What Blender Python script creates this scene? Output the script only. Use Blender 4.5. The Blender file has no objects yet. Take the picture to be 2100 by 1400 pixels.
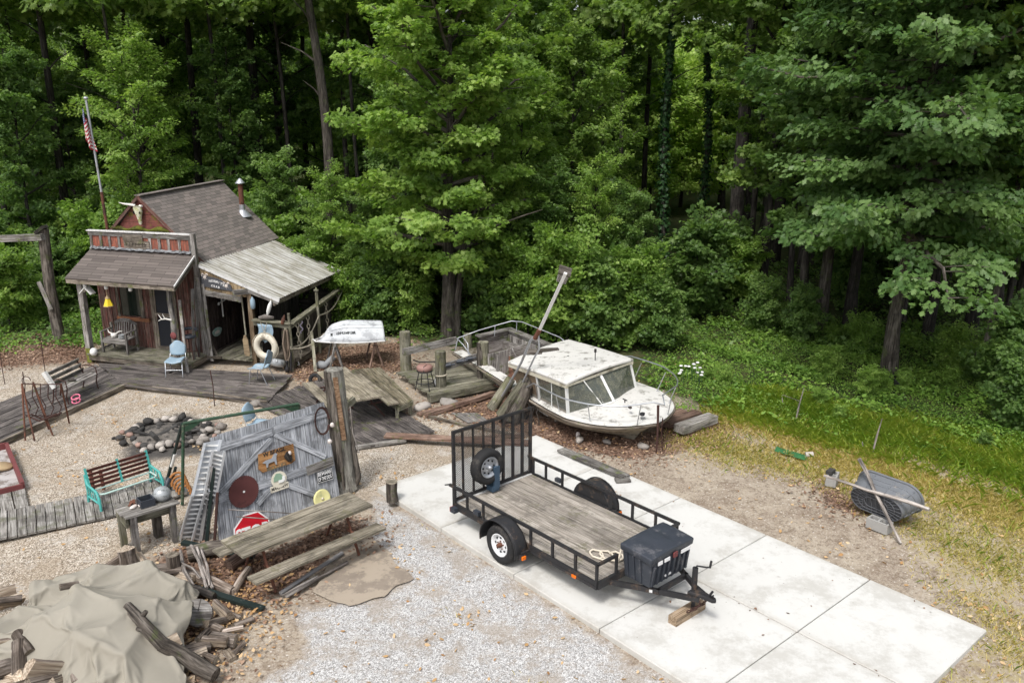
import bpy, math, random
import numpy as np
from mathutils import Vector as V, Matrix
SC = bpy.context.scene
COL = SC.collection
# ---------------- camera, sky, sun, exposure ----------------
CAM_H, FPX, PITCH = 7.3, 1700.0, math.radians(15.7)
cd = bpy.data.cameras.new('camera'); cam = bpy.data.objects.new('camera', cd); COL.objects.link(cam)
cam.location = (0, 0, CAM_H); cam.rotation_euler = (math.pi/2 - PITCH, 0, 0)
cd.sensor_width = 36; cd.lens = 36*FPX/2100; cd.clip_start = .1; cd.clip_end = 800
SC.camera = cam
SUN_EL, SUN_AZ = math.radians(58), math.radians(205)   # azimuth clockwise from +Y: high, behind the camera
world = bpy.data.worlds.new('World'); SC.world = world; world.use_nodes = True
wn = world.node_tree; wn.nodes.clear()
sky = wn.nodes.new('ShaderNodeTexSky'); sky.sky_type = 'NISHITA'; sky.sun_disc = False
sky.sun_elevation = SUN_EL; sky.sun_rotation = SUN_AZ; sky.air_density = 1.0; sky.dust_density = 4.0
hs = wn.nodes.new('ShaderNodeHueSaturation'); hs.inputs['Saturation'].default_value = .35
bg = wn.nodes.new('ShaderNodeBackground'); bg.inputs['Strength'].default_value = .15
wo = wn.nodes.new('ShaderNodeOutputWorld')
wn.links.new(sky.outputs[0], hs.inputs['Color']); wn.links.new(hs.outputs[0], bg.inputs[0]); wn.links.new(bg.outputs[0], wo.inputs[0])
sl = bpy.data.lights.new('sun', 'SUN'); sl.energy = 1.5; sl.angle = math.radians(11); sl.color = (1, .965, .91)
sun = bpy.data.objects.new('sun', sl); COL.objects.link(sun); sun.location = (-10, -10, 40)
sd = V((math.sin(SUN_AZ)*math.cos(SUN_EL), math.cos(SUN_AZ)*math.cos(SUN_EL), math.sin(SUN_EL)))
sun.rotation_euler = sd.to_track_quat('Z', 'Y').to_euler()
SC.view_settings.view_transform = 'Standard'; SC.view_settings.look = 'None'; SC.view_settings.gamma = 1
SC.view_settings.exposure = .55
SC.cycles.max_bounces = 8; SC.cycles.transparent_max_bounces = 8; SC.cycles.use_adaptive_sampling = True
SC.cycles.adaptive_threshold = .02
# ---------------- survey, mesh builder, tagging ----------------
rng = random.Random(7)
CP, SP = math.cos(PITCH), math.sin(PITCH)
def at(px, py, z=0.0):
    """survey: the world point at height z seen at photo pixel (px,py)"""
    x, y = px-1050.0, 700.0-py
    d = (x, FPX*CP+y*SP, -FPX*SP+y*CP); t = (z-CAM_H)/d[2]
    return V((d[0]*t, d[1]*t, z))
def zat(p, py):
    y = 700.0-py
    return CAM_H + p[1]*(-FPX*SP+y*CP)/(FPX*CP+y*SP)
class Fr:
    """a local frame (may be skewed): local (x,y,z) -> world"""
    def __init__(s, o=(0,0,0), ax=(1,0,0), ay=(0,1,0), az=(0,0,1)):
        s.o, s.ax, s.ay, s.az = V(o), V(ax), V(ay), V(az)
    def __call__(s, x, y=None, z=None):
        if y is None: x, y, z = x
        return s.o + s.ax*x + s.ay*y + s.az*z
def frz(o, deg):   # frame turned about z: x axis points at deg
    a = math.radians(deg)
    return Fr(o, (math.cos(a), math.sin(a), 0), (-math.sin(a), math.cos(a), 0))
ID = Fr()
class MB:
    def __init__(s, fr=ID):
        s.fr = fr; s.v = []; s.f = []; s.sm = []; s.l = []; s.r = []
    def add(s, vs, fs, ls, smooth=False, rnd=None):
        b = len(s.v); r = rng.random() if rnd is None else rnd
        s.v += [s.fr(*v) for v in vs]; s.l += [tuple(l) for l in ls]; s.r += [r]*len(vs)
        s.f += [tuple(i+b for i in f) for f in fs]; s.sm += [smooth]*len(fs)
        return s
    def box(s, c, size, R=None, taper=1.0, rnd=None):
        c = V(c); h = [k/2 for k in size]; R = R or Matrix.Identity(3)
        ax = max(range(3), key=lambda i: size[i]); o = [ax]+[i for i in range(3) if i != ax]
        vs, ls = [], []
        for k in (-1, 1):
            for j in (-1, 1):
                for i in (-1, 1):
                    t = taper if k > 0 else 1
                    p = V((i*h[0]*t, j*h[1]*t, k*h[2])); vs.append(c+R@p); ls.append((p[o[0]], p[o[1]], p[o[2]]))
        fs = [(0,2,3,1),(4,5,7,6),(0,1,5,4),(2,6,7,3),(0,4,6,2),(1,3,7,5)]
        return s.add(vs, fs, ls, rnd=rnd)
    def bb(s, x0, x1, y0, y1, z0, z1, rnd=None):
        return s.box(((x0+x1)/2, (y0+y1)/2, (z0+z1)/2), (abs(x1-x0), abs(y1-y0), abs(z1-z0)), rnd=rnd)
    def beam(s, p0, p1, w, h, up=(0,0,1), rnd=None):
        p0, p1 = V(p0), V(p1); d = p1-p0; L = d.length; x = d/L
        up = V(up); z = up-x*up.dot(x)
        if z.length < 1e-4: z = V((0,1,0))-x*x[1] if abs(x[1]) < .9 else V((1,0,0))
        z.normalize(); y = z.cross(x)
        return s.box((p0+p1)/2, (L, w, h), Matrix((x, y, z)).transposed(), rnd=rnd)
    def tube(s, pts, r, n=8, caps=True, closed=False, smooth=True, rnd=None, jit=0, wob=0):
        pts = [V(p) for p in pts]; m = len(pts)
        rs = [r]*m if isinstance(r, (int, float)) else list(r)
        t0 = pts[1]-pts[0]; ref = V((0,0,1)) if abs(t0.normalized()[2]) < .9 else V((1,0,0))
        u = t0.cross(ref).normalized(); vs, ls = [], []; acc = 0
        ph = [1+wob*(rng.random()-.5) for _ in range(n)]
        for i, p in enumerate(pts):
            a = pts[(i+1) % m] if (closed or i < m-1) else pts[i]
            b = pts[i-1] if (closed or i > 0) else pts[i]
            t = (a-b).normalized(); u = (u-t*u.dot(t)).normalized(); w = t.cross(u)
            if i: acc += (p-pts[i-1]).length
            for k in range(n):
                an = 2*math.pi*k/n; rr = rs[i]*ph[k]*(1+jit*(rng.random()-.5))
                vs.append(p+(u*math.cos(an)+w*math.sin(an))*rr); ls.append((acc, rs[i]*math.cos(an), rs[i]*math.sin(an)))
        fs = []
        for i in range(m if closed else m-1):
            for k in range(n):
                a, b = i*n+k, i*n+(k+1) % n; c = (i+1) % m*n
                fs.append((a, b, c+(k+1) % n, c+k))
        r0 = rng.random() if rnd is None else rnd
        s.add(vs, fs, ls, smooth, r0)
        if caps and not closed:
            e = (m-1)*n
            s.add(vs[:n], [tuple(range(n))[::-1]], ls[:n], False, r0); s.add(vs[e:], [tuple(range(n))], ls[e:], False, r0)
        return s
    def lathe(s, prof, c=(0,0,0), R=None, n=20, smooth=True, rnd=None):
        c = V(c); R = R or Matrix.Identity(3); vs, ls, fs = [], [], []
        for (r, z) in prof:
            for k in range(n):
                a = 2*math.pi*k/n; p = V((r*math.cos(a), r*math.sin(a), z)); vs.append(c+R@p); ls.append(tuple(p))
        for i in range(len(prof)-1):
            for k in range(n): fs.append((i*n+k, i*n+(k+1) % n, (i+1)*n+(k+1) % n, (i+1)*n+k))
        return s.add(vs, fs, ls, smooth, rnd)
    def prism(s, poly, t, fr=None, rnd=None):
        """polygon in the frame's xy plane, thickness t along its z"""
        fr = fr or ID; n = len(poly)
        vs = [fr(x, y, 0) for x, y in poly]+[fr(x, y, t) for x, y in poly]
        ls = [(x, y, 0) for x, y in poly]+[(x, y, t) for x, y in poly]
        fs = [tuple(range(n))[::-1], tuple(range(n, 2*n))]+[(i, (i+1) % n, n+(i+1) % n, n+i) for i in range(n)]
        return s.add(vs, fs, ls, rnd=rnd)
    def grid(s, fn, nu, nv, smooth=True, rnd=None):
        vs, ls, fs = [], [], []
        for j in range(nv+1):
            for i in range(nu+1):
                p = V(fn(i/nu, j/nv)); vs.append(p); ls.append(tuple(p))
        for j in range(nv):
            for i in range(nu):
                a = j*(nu+1)+i; fs.append((a, a+1, a+nu+2, a+nu+1))
        return s.add(vs, fs, ls, smooth, rnd)
    def rock(s, c, size, n=9, m=6, rough=.35, rnd=None, R=None):
        c = V(c); vs, ls, fs = [], [], []; R = R or Matrix.Rotation(rng.random()*6, 3, 'Z')
        for j in range(m+1):
            th = math.pi*j/m
            for k in range(n):
                a = 2*math.pi*k/n; f = 1+rough*(rng.random()-.5)
                p = V((math.sin(th)*math.cos(a)*size[0]*f, math.sin(th)*math.sin(a)*size[1]*f, math.cos(th)*size[2]*(1+rough*.4*(rng.random()-.5))))/2
                vs.append(c+R@p); ls.append(tuple(p))
        for j in range(m):
            for k in range(n): fs.append((j*n+k, (j+1)*n+k, (j+1)*n+(k+1) % n, j*n+(k+1) % n))
        return s.add(vs, fs, ls, True, rnd)
    def mesh(s, name, mat, off=V((0,0,0))):
        me = bpy.data.meshes.new(name)
        me.from_pydata([v-off for v in s.v], [], s.f)
        me.polygons.foreach_set('use_smooth', s.sm)
        a = me.attributes.new('luv', 'FLOAT_VECTOR', 'POINT'); a.data.foreach_set('vector', [c for l in s.l for c in l])
        a = me.attributes.new('rnd', 'FLOAT', 'POINT'); a.data.foreach_set('value', s.r)
        me.materials.append(mat); me.update(); return me
    def build(s, name, mat, parent=None, at=None, label=None, bevel=0):
        off = V((0,0,0)); p = parent
        while p is not None: off = off+V(p.location); p = p.parent
        if at is not None: off = off+V(at)
        o = bpy.data.objects.new(name, s.mesh(name, mat, off)); COL.objects.link(o)
        if parent is not None: o.parent = parent
        if at is not None: o.location = V(at)
        if label: o['label'] = label
        if bevel:
            b = o.modifiers.new('bevel', 'BEVEL'); b.width = bevel; b.segments = 2; b.limit_method = 'ANGLE'
        return o
def tag(o, label, cat, group=None, kind=None):
    if label: o['label'] = label
    if cat: o['category'] = cat
    if group: o['group'] = group
    if kind: o['kind'] = kind
    return o
def thing(name, label, cat, loc=(0,0,0), group=None):
    o = bpy.data.objects.new(name, None); o.empty_display_size = .2; COL.objects.link(o); o.location = V(loc)
    return tag(o, label, cat, group)
def single(mb, name, mat, label, cat, at, group=None, bevel=0):
    return tag(mb.build(name, mat, None, at, bevel=bevel), label, cat, group)
def structure(mb, name, mat, kind='structure', label=None, cat=None):
    o = mb.build(name, mat); o['kind'] = kind
    o['label'] = label or name.replace('_', ' '); o['category'] = cat or name.replace('_', ' '); return o
def dup(root, loc, rotz=0, label=None, group=None, scale=None, rot=None):
    r = root.copy(); COL.objects.link(r); r.location = V(loc); r.rotation_euler = rot or (0, 0, rotz)
    if scale: r.scale = scale if not isinstance(scale, (int, float)) else (scale,)*3
    if label: r['label'] = label
    if group: r['group'] = group
    for ch in list(root.children):
        c = ch.copy(); COL.objects.link(c); c.parent = r
        for g in list(ch.children):
            d = g.copy(); COL.objects.link(d); d.parent = c
    return r
def lettering(txt, fr, size, mat, parent, name='lettering', ext=.002, align='CENTER', bold=0, label=None, sx=1.0):
    """raised letters lying in the frame's xy plane"""
    cu = bpy.data.curves.new(name, 'FONT'); cu.body = txt; cu.size = size; cu.align_x = align; cu.align_y = 'CENTER'
    cu.extrude = ext; cu.offset = bold; cu.resolution_u = 3
    tmp = bpy.data.objects.new('tmp', cu); me = bpy.data.meshes.new_from_object(tmp); bpy.data.objects.remove(tmp)
    off = V((0,0,0)); p = parent
    while p is not None: off = off+V(p.location); p = p.parent
    for v in me.vertices: v.co = fr(v.co[0]*sx, v.co[1], v.co[2])-off
    me.materials.clear(); me.materials.append(mat)
    o = bpy.data.objects.new(name, me); COL.objects.link(o); o.parent = parent
    if label: o['label'] = label
    return o
def lerp(a, b, t): return a+(b-a)*t
def vl(a, b, t): return V(a)*(1-t)+V(b)*t
def arc(c, r, a0, a1, n, ax=(1,0,0), ay=(0,1,0)):
    c, ax, ay = V(c), V(ax), V(ay)
    return [c+ax*(r*math.cos(lerp(a0, a1, i/n)))+ay*(r*math.sin(lerp(a0, a1, i/n))) for i in range(n+1)]
def rotm(z=0, y=0, x=0):
    return Matrix.Rotation(z, 3, 'Z')@Matrix.Rotation(y, 3, 'Y')@Matrix.Rotation(x, 3, 'X')
# ---------------- materials ----------------
class G:
    def __init__(s, name):
        s.m = bpy.data.materials.new(name); s.m.use_nodes = True; s.t = s.m.node_tree; s.t.nodes.clear()
        s.out = s.t.nodes.new('ShaderNodeOutputMaterial')
    def n(s, typ, ins=None, **props):
        nd = s.t.nodes.new('ShaderNode'+typ)
        for k, v in props.items(): setattr(nd, k, v)
        for k, v in (ins or {}).items(): s.set(nd.inputs[k], v)
        return nd
    def set(s, sock, v):
        if hasattr(v, 'is_output') or isinstance(v, bpy.types.NodeSocket): s.t.links.new(v, sock)
        else:
            if isinstance(v, tuple) and len(v) == 3 and sock.type == 'RGBA': v = (*v, 1)
            sock.default_value = v
    def mix(s, f, a, b, blend='MIX'):
        nd = s.t.nodes.new('ShaderNodeMix'); nd.data_type = 'RGBA'; nd.blend_type = blend; nd.clamp_factor = True
        s.set(nd.inputs[0], f); s.set(nd.inputs[6], a); s.set(nd.inputs[7], b); return nd.outputs[2]
    def math(s, op, a, b=0.0, c=0.0, clamp=False):
        nd = s.t.nodes.new('ShaderNodeMath'); nd.operation = op; nd.use_clamp = clamp
        s.set(nd.inputs[0], a); s.set(nd.inputs[1], b); s.set(nd.inputs[2], c); return nd.outputs[0]
    def vmul(s, v, k):
        nd = s.t.nodes.new('ShaderNodeVectorMath'); nd.operation = 'MULTIPLY'; s.set(nd.inputs[0], v); s.set(nd.inputs[1], k); return nd.outputs[0]
    def vadd(s, v, k):
        nd = s.t.nodes.new('ShaderNodeVectorMath'); nd.operation = 'ADD'; s.set(nd.inputs[0], v); s.set(nd.inputs[1], k); return nd.outputs[0]
    def noise(s, vec, scale, detail=4, rough=.6, dist=0):
        nd = s.n('TexNoise', {'Scale': scale, 'Detail': detail, 'Roughness': rough, 'Distortion': dist}); s.set(nd.inputs['Vector'], vec); return nd.outputs['Fac']
    def vor(s, vec, scale, feature='F1', out='Color', rand=1.0):
        nd = s.n('TexVoronoi', {'Scale': scale, 'Randomness': rand}, feature=feature); s.set(nd.inputs['Vector'], vec); return nd.outputs[out]
    def ramp(s, f, *st, interp='LINEAR'):
        nd = s.t.nodes.new('ShaderNodeValToRGB'); e = nd.color_ramp.elements; nd.color_ramp.interpolation = interp
        while len(e) < len(st): e.new(.5)
        for i, (p, c) in enumerate(st):
            e[i].position = p; e[i].color = (*c, 1) if isinstance(c, tuple) else (c, c, c, 1)
        s.set(nd.inputs[0], f); return nd.outputs[0]
    def step(s, f, lo, hi):
        nd = s.n('MapRange', {'From Min': lo, 'From Max': hi}, interpolation_type='SMOOTHSTEP'); s.set(nd.inputs[0], f); return nd.outputs[0]
    def attr(s, name): return s.n('Attribute', attribute_name=name)
    def pos(s): return s.n('NewGeometry').outputs['Position']
    def luv(s):
        a = s.attr('luv').outputs['Vector']; r = s.attr('rnd').outputs['Fac']
        c = s.n('CombineXYZ', {0: s.math('MULTIPLY', r, 31.0), 1: s.math('MULTIPLY', r, 17.0), 2: s.math('MULTIPLY', r, 57.0)}).outputs[0]
        return s.vadd(a, c), r
    def bump(s, h, strength=.3, dist=.02):
        return s.n('Bump', {'Height': h, 'Strength': strength, 'Distance': dist}).outputs[0]
    def done(s, col, rough=.8, metal=0.0, normal=None, spec=.3, **kw):
        b = s.n('BsdfPrincipled', {'Base Color': col, 'Roughness': rough, 'Metallic': metal, 'Specular IOR Level': spec, **kw})
        if normal is not None: s.set(b.inputs['Normal'], normal)
        s.t.links.new(b.outputs[0], s.out.inputs[0]); return s.m
def wood(name, dark, mid, light, moss=0.0, mosscol=(.10,.12,.03), paint=None, wear=.5, rough=.85, tonev=.35, grain=1.0):
    g = G(name); v, r = g.luv()
    gr = g.noise(g.vmul(v, (2.2, 55*grain, 55*grain)), 1.0, 5, .65)
    big = g.noise(g.vmul(v, (1.3, 6, 6)), 1.0, 3)
    f = g.math('ADD', g.math('MULTIPLY', gr, .75), g.math('MULTIPLY', big, .35))
    col = g.ramp(f, (.43, dark), (.55, mid), (.66, light))
    if paint:
        k = g.step(g.noise(g.vmul(v, (3, 22, 22)), 1.0, 5, .7), wear-.06, wear+.05)
        pv = g.mix(g.noise(v, 3.0), paint, tuple(c*.62 for c in paint))
        col = g.mix(k, col, pv)
    tone = g.math('ADD', g.math('MULTIPLY', r, 2*tonev), 1-tonev)
    col = g.mix(1.0, col, g.n('CombineXYZ', {0: tone, 1: tone, 2: tone}).outputs[0], 'MULTIPLY')
    p = g.pos()
    st = g.step(g.noise(p, 2.3, 5, .7), .50, .64)
    col = g.mix(g.math('MULTIPLY', st, .5), col, tuple(c*.45 for c in dark))
    if moss:
        mk = g.step(g.noise(p, 3.1, 6, .72), .60-.25*moss, .70-.22*moss)
        col = g.mix(g.math('MULTIPLY', mk, .8), col, mosscol)
    crack = g.step(g.noise(g.vmul(v, (1.2, 60, 60)), 1.0, 2), .42, .34)
    col = g.mix(g.math('MULTIPLY', crack, .7), col, tuple(c*.3 for c in dark))
    return g.done(col, rough, normal=g.bump(gr, .5, .01))
def plain(name, col, var=.25, scale=6, rough=.6, metal=0.0, dirt=None, dirtf=.5, bump=.15, spec=.3, dscale=3.0, fine=40.0, tonev=0.0):
    g = G(name); v, r = g.luv(); p = g.pos()
    n1 = g.noise(p, scale, 5, .65); n2 = g.noise(p, fine, 3)
    c = g.mix(n1, tuple(k*(1+var) for k in col), tuple(k*(1-var) for k in col))
    c = g.mix(g.math('MULTIPLY', n2, .3), c, tuple(k*.7 for k in col))
    if tonev:
        t = g.math('ADD', g.math('MULTIPLY', r, 2*tonev), 1-tonev)
        c = g.mix(1.0, c, g.n('CombineXYZ', {0: t, 1: t, 2: t}).outputs[0], 'MULTIPLY')
    if dirt:
        k = g.step(g.noise(p, dscale, 7, .75), .62-.24*dirtf, .72-.24*dirtf); c = g.mix(g.math('MULTIPLY', k, .85), c, dirt)
    return g.done(c, rough, metal, g.bump(n2, bump, .01) if bump else None, spec)
M = {}
GREY = ((.06,.052,.048), (.20,.185,.17), (.36,.345,.33))
M['grey_wood'] = wood('weathered_grey_wood', *GREY, moss=.25)
M['gate_wood'] = wood('silver_grey_boards', (.14,.145,.155), (.29,.305,.33), (.47,.485,.515), tonev=.12)
M['old_wood'] = wood('brown_weathered_wood', (.05,.04,.03), (.15,.125,.10), (.28,.245,.205), moss=.2)
M['table_wood'] = wood('olive_weathered_wood', (.085,.075,.055), (.21,.185,.14), (.35,.315,.25), moss=.18, mosscol=(.16,.148,.09), tonev=.15)
M['deck_wood'] = wood('dark_wet_deck_boards', (.035,.03,.03), (.105,.092,.085), (.22,.195,.18), moss=.1, tonev=.3)
M['walk_wood'] = wood('pale_walk_boards', (.10,.09,.08), (.25,.235,.215), (.40,.385,.36), moss=.25, mosscol=(.12,.12,.08), tonev=.22)
M['platform_wood'] = wood('dark_mossy_platform', (.055,.045,.03), (.145,.125,.085), (.24,.215,.16), moss=.3, mosscol=(.12,.115,.05), tonev=.3)
M['table_pale'] = wood('pale_tan_table_boards', (.11,.095,.07), (.27,.235,.175), (.40,.36,.285), moss=.12, mosscol=(.17,.16,.09), tonev=.2)
M['porch_wood'] = wood('porch_floor_boards', (.06,.055,.04), (.17,.16,.12), (.28,.265,.21), moss=.3, mosscol=(.09,.10,.04))
M['red_board'] = wood('worn_red_painted_board', (.05,.035,.03), (.13,.075,.06), (.22,.15,.12), paint=(.15,.055,.046), wear=.53, tonev=.35)
M['orange_board'] = wood('faded_orange_red_panel', (.2,.08,.06), (.36,.10,.06), (.45,.16,.1), paint=(.27,.11,.08), wear=.48, tonev=.1)
M['trailer_wood'] = wood('trailer_floor_boards', (.17,.15,.125), (.285,.255,.22), (.41,.375,.33), moss=.25, mosscol=(.16,.15,.10), tonev=.13)
M['timber'] = wood('rusty_brown_timber', (.07,.04,.03), (.19,.12,.09), (.33,.24,.19), moss=.1)
M['post_wood'] = wood('mossy_post_wood', (.07,.065,.045), (.19,.18,.13), (.32,.305,.245), moss=.32, mosscol=(.14,.145,.07))
M['bark'] = wood('rough_bark', (.025,.02,.016), (.085,.072,.06), (.17,.15,.13), moss=.2, mosscol=(.07,.085,.03), grain=.35)
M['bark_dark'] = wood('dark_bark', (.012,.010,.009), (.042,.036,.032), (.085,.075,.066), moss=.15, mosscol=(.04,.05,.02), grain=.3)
M['log'] = wood('firewood_bark', (.06,.045,.035), (.20,.16,.13), (.36,.31,.27), grain=.5, tonev=.4)
M['branch'] = wood('grey_branch_bark', (.09,.08,.07), (.25,.22,.20), (.42,.39,.36), grain=.5)
M['plaque'] = wood('carved_brown_plaque', (.10,.045,.015), (.26,.125,.045), (.38,.21,.09), tonev=.1)
M['black_metal'] = plain('black_painted_steel', (.024,.024,.026), .3, rough=.5, dirt=(.085,.06,.045), dirtf=.36, dscale=5)
M['black_plastic'] = plain('black_ribbed_plastic', (.034,.040,.052), .25, rough=.5, dirt=(.11,.11,.12), dirtf=.35, spec=.4)
M['rubber'] = plain('tyre_rubber', (.022,.022,.023), .2, rough=.8, dirt=(.06,.055,.05), dirtf=.35)
M['white_rim'] = plain('white_painted_rim', (.72,.73,.74), .08, rough=.35, dirt=(.35,.3,.25), dirtf=.1)
M['galv'] = plain('galvanised_steel', (.45,.47,.50), .18, rough=.42, metal=.6, dirt=(.30,.27,.24), dirtf=.25)
M['alu'] = plain('aluminium', (.62,.64,.67), .12, rough=.38, metal=.55, dirt=(.42,.42,.42), dirtf=.3)
M['rust'] = plain('rusty_iron', (.13,.055,.035), .4, rough=.85, dirt=(.05,.03,.025), dirtf=.4)
M['dark_rust'] = plain('dark_rusted_iron', (.06,.03,.025), .4, rough=.85)
M['saw_rust'] = plain('red_brown_saw_rust', (.095,.032,.030), .3, rough=.8, dirt=(.05,.02,.02), dirtf=.3)
M['chain_rust'] = plain('orange_rusty_chain', (.34,.15,.05), .35, rough=.8, dirt=(.1,.05,.03), dirtf=.4)
M['gel'] = plain('white_gelcoat_stained', (.63,.62,.59), .10, rough=.5, dirt=(.22,.21,.185), dirtf=.40, dscale=4.0)
M['gel_old'] = plain('mildewed_hull_gelcoat', (.50,.47,.38), .15, rough=.55, dirt=(.15,.13,.09), dirtf=.45, dscale=2.0)
M['rowboat'] = plain('chalky_white_aluminium', (.56,.58,.60), .14, rough=.5, dirt=(.33,.34,.36), dirtf=.55, dscale=3.0)
M['bird_white'] = plain('white_paint', (.75,.75,.73), .08, rough=.5, dirt=(.3,.28,.25), dirtf=.15)
M['ring'] = plain('cream_life_ring', (.62,.58,.48), .12, rough=.7, dirt=(.25,.22,.17), dirtf=.3)
M['blue_plastic'] = plain('faded_blue_plastic', (.27,.37,.45), .12, rough=.5, dirt=(.42,.44,.45), dirtf=.35, dscale=4)
M['chrome'] = plain('chromed_steel', (.55,.57,.6), .1, rough=.3, metal=.8)
M['aqua'] = plain('turquoise_paint', (.075,.36,.33), .15, rough=.45, dirt=(.62,.72,.68), dirtf=.25, dscale=6)
M['aqua_pale'] = plain('chalky_turquoise_paint', (.45,.62,.58), .15, rough=.5)
M['bench_red'] = wood('red_brown_slats', (.05,.022,.018), (.13,.045,.035), (.20,.085,.065), tonev=.3)
M['green_metal'] = plain('dark_green_paint', (.035,.075,.045), .3, rough=.5, dirt=(.12,.12,.09), dirtf=.4, dscale=8)
M['green_black'] = plain('black_green_painted_metal', (.016,.026,.024), .3, rough=.45, dirt=(.2,.2,.18), dirtf=.12, dscale=14)
M['stop_red'] = plain('stop_sign_red', (.56,.012,.025), .06, rough=.4, bump=0)
M['sign_white'] = plain('reflective_white', (.80,.80,.80), .04, rough=.4, bump=0)
M['sign_black'] = plain('black_sign', (.012,.014,.015), .1, rough=.4, bump=0)
M['yellow'] = plain('yellow_glass', (.72,.55,.035), .1, rough=.3)
M['pale_yellow'] = plain('pale_yellow_plastic', (.66,.63,.30), .1, rough=.5, dirt=(.4,.42,.22), dirtf=.4)
M['deep_blue'] = plain('deep_blue_paint', (.015,.05,.13), .2, rough=.5)
M['orange_lens'] = plain('orange_lens', (.75,.16,.01), .1, rough=.2)
M['red_lens'] = plain('red_lens', (.4,.02,.015), .1, rough=.25)
M['red_paint'] = plain('dull_red_paint', (.17,.05,.05), .25, rough=.7, dirt=(.12,.08,.07), dirtf=.3)
M['pink'] = plain('pink_plastic', (.72,.20,.30), .1, rough=.4)
M['rope'] = plain('old_rope', (.42,.38,.30), .2, rough=.9, fine=120)
M['tub_grey'] = plain('grey_stock_tank_plastic', (.150,.160,.175), .14, rough=.55, dirt=(.26,.24,.215), dirtf=.3, dscale=4)
M['tub_dark'] = plain('dark_tank_bottom', (.075,.078,.085), .2, rough=.6)
M['cinder'] = plain('cinder_block', (.34,.335,.32), .12, rough=.95, fine=160, bump=.5)
M['hollow_shade'] = plain('painted_hollow_shade', (.01,.01,.01), 0, rough=.9)  # black colour painted in for the shade inside hollows
M['green_cloth'] = plain('green_turf_mat', (.035,.14,.05), .3, rough=.95, fine=90, bump=.4)
M['stone'] = plain('field_stone', (.36,.33,.30), .25, rough=.85, dirt=(.16,.14,.12), dirtf=.35, dscale=7, tonev=.35)
M['stone_red'] = plain('reddish_stone', (.30,.20,.165), .25, rough=.85, tonev=.25)
M['char'] = plain('charred_stone', (.05,.048,.046), .4, rough=.95, tonev=.4)
M['shell'] = plain('pale_shell', (.62,.56,.52), .15, rough=.6)
M['cushion'] = plain('pink_brown_vinyl', (.30,.175,.15), .12, rough=.5)
M['skull'] = plain('mossy_bone', (.55,.54,.42), .15, rough=.8, dirt=(.25,.27,.06), dirtf=.6, dscale=12)
M['bone'] = plain('bleached_antler', (.66,.64,.60), .12, rough=.7)
M['trim'] = plain('white_drip_edge', (.62,.62,.61), .12, rough=.6, dirt=(.3,.28,.26), dirtf=.4, dscale=6)
M['pot'] = plain('silver_grey_pot', (.40,.42,.43), .2, rough=.35, metal=.3, dirt=(.15,.16,.16), dirtf=.4, dscale=14)
M['mat'] = plain('dusty_grey_carpet', (.245,.205,.165), .25, rough=.95, dirt=(.36,.305,.24), dirtf=.72, dscale=2.0, fine=80, bump=.3)
M['screen'] = plain('dark_insect_screen', (.018,.02,.026), .2, rough=.7, bump=0)
M['pvc'] = plain('grey_pipe', (.22,.215,.215), .15, rough=.6, dirt=(.35,.32,.29), dirtf=.3)
M['brown_canvas'] = plain('brown_canvas', (.24,.22,.17), .2, rough=.9)
M['brass'] = plain('tan_round_board', (.42,.31,.18), .15, rough=.7)
def tarp_mat():
    g = G('faded_khaki_tarp'); p = g.pos(); n = g.noise(p, 1.3, 6, .7)
    c = g.mix(n, (.315,.295,.25), (.24,.22,.178)); c = g.mix(g.math('MULTIPLY', g.step(g.noise(p, 3.0, 7, .75), .54, .70), .35), c, (.26,.24,.175))
    w = g.vadd(p, g.n('CombineXYZ', {0: g.math('MULTIPLY', n, .9), 1: g.math('MULTIPLY', g.noise(p, 2.1, 3), .9), 2: 0.0}).outputs[0])
    def crease(sc): return g.math('POWER', g.math('SUBTRACT', 1.0, g.math('ABSOLUTE', g.math('MULTIPLY', g.math('SUBTRACT', g.noise(p, sc, 2, .5, .6), .5), 3.2))), 5.0)
    h = g.math('ADD', g.noise(p, 1.5, 3), g.math('MULTIPLY', g.noise(p, 7.0, 4), .3))
    h = g.math('ADD', h, g.math('MULTIPLY', g.noise(p, 120.0, 2), .03))
    return g.done(c, .75, normal=g.bump(h, .25, .03))
M['tarp'] = tarp_mat()
def glass_mat():
    g = G('dirty_boat_glass'); p = g.pos()
    d = g.step(g.noise(p, 5.0, 6, .7), .35, .75)
    a = g.n('BsdfPrincipled', {'Base Color': (.10,.115,.10), 'Roughness': .08, 'Specular IOR Level': .8, 'Alpha': .55})
    b = g.n('BsdfPrincipled', {'Base Color': (.20,.20,.15), 'Roughness': .5, 'Alpha': .75})
    m = g.n('MixShader', {0: d, 1: a.outputs[0], 2: b.outputs[0]}); g.t.links.new(m.outputs[0], g.out.inputs[0]); return g.m
M['glass'] = glass_mat()
def window_mat():
    g = G('dark_window_glass')
    return g.done((.012,.018,.014), .08, spec=.5)
M['window'] = window_mat()
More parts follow.
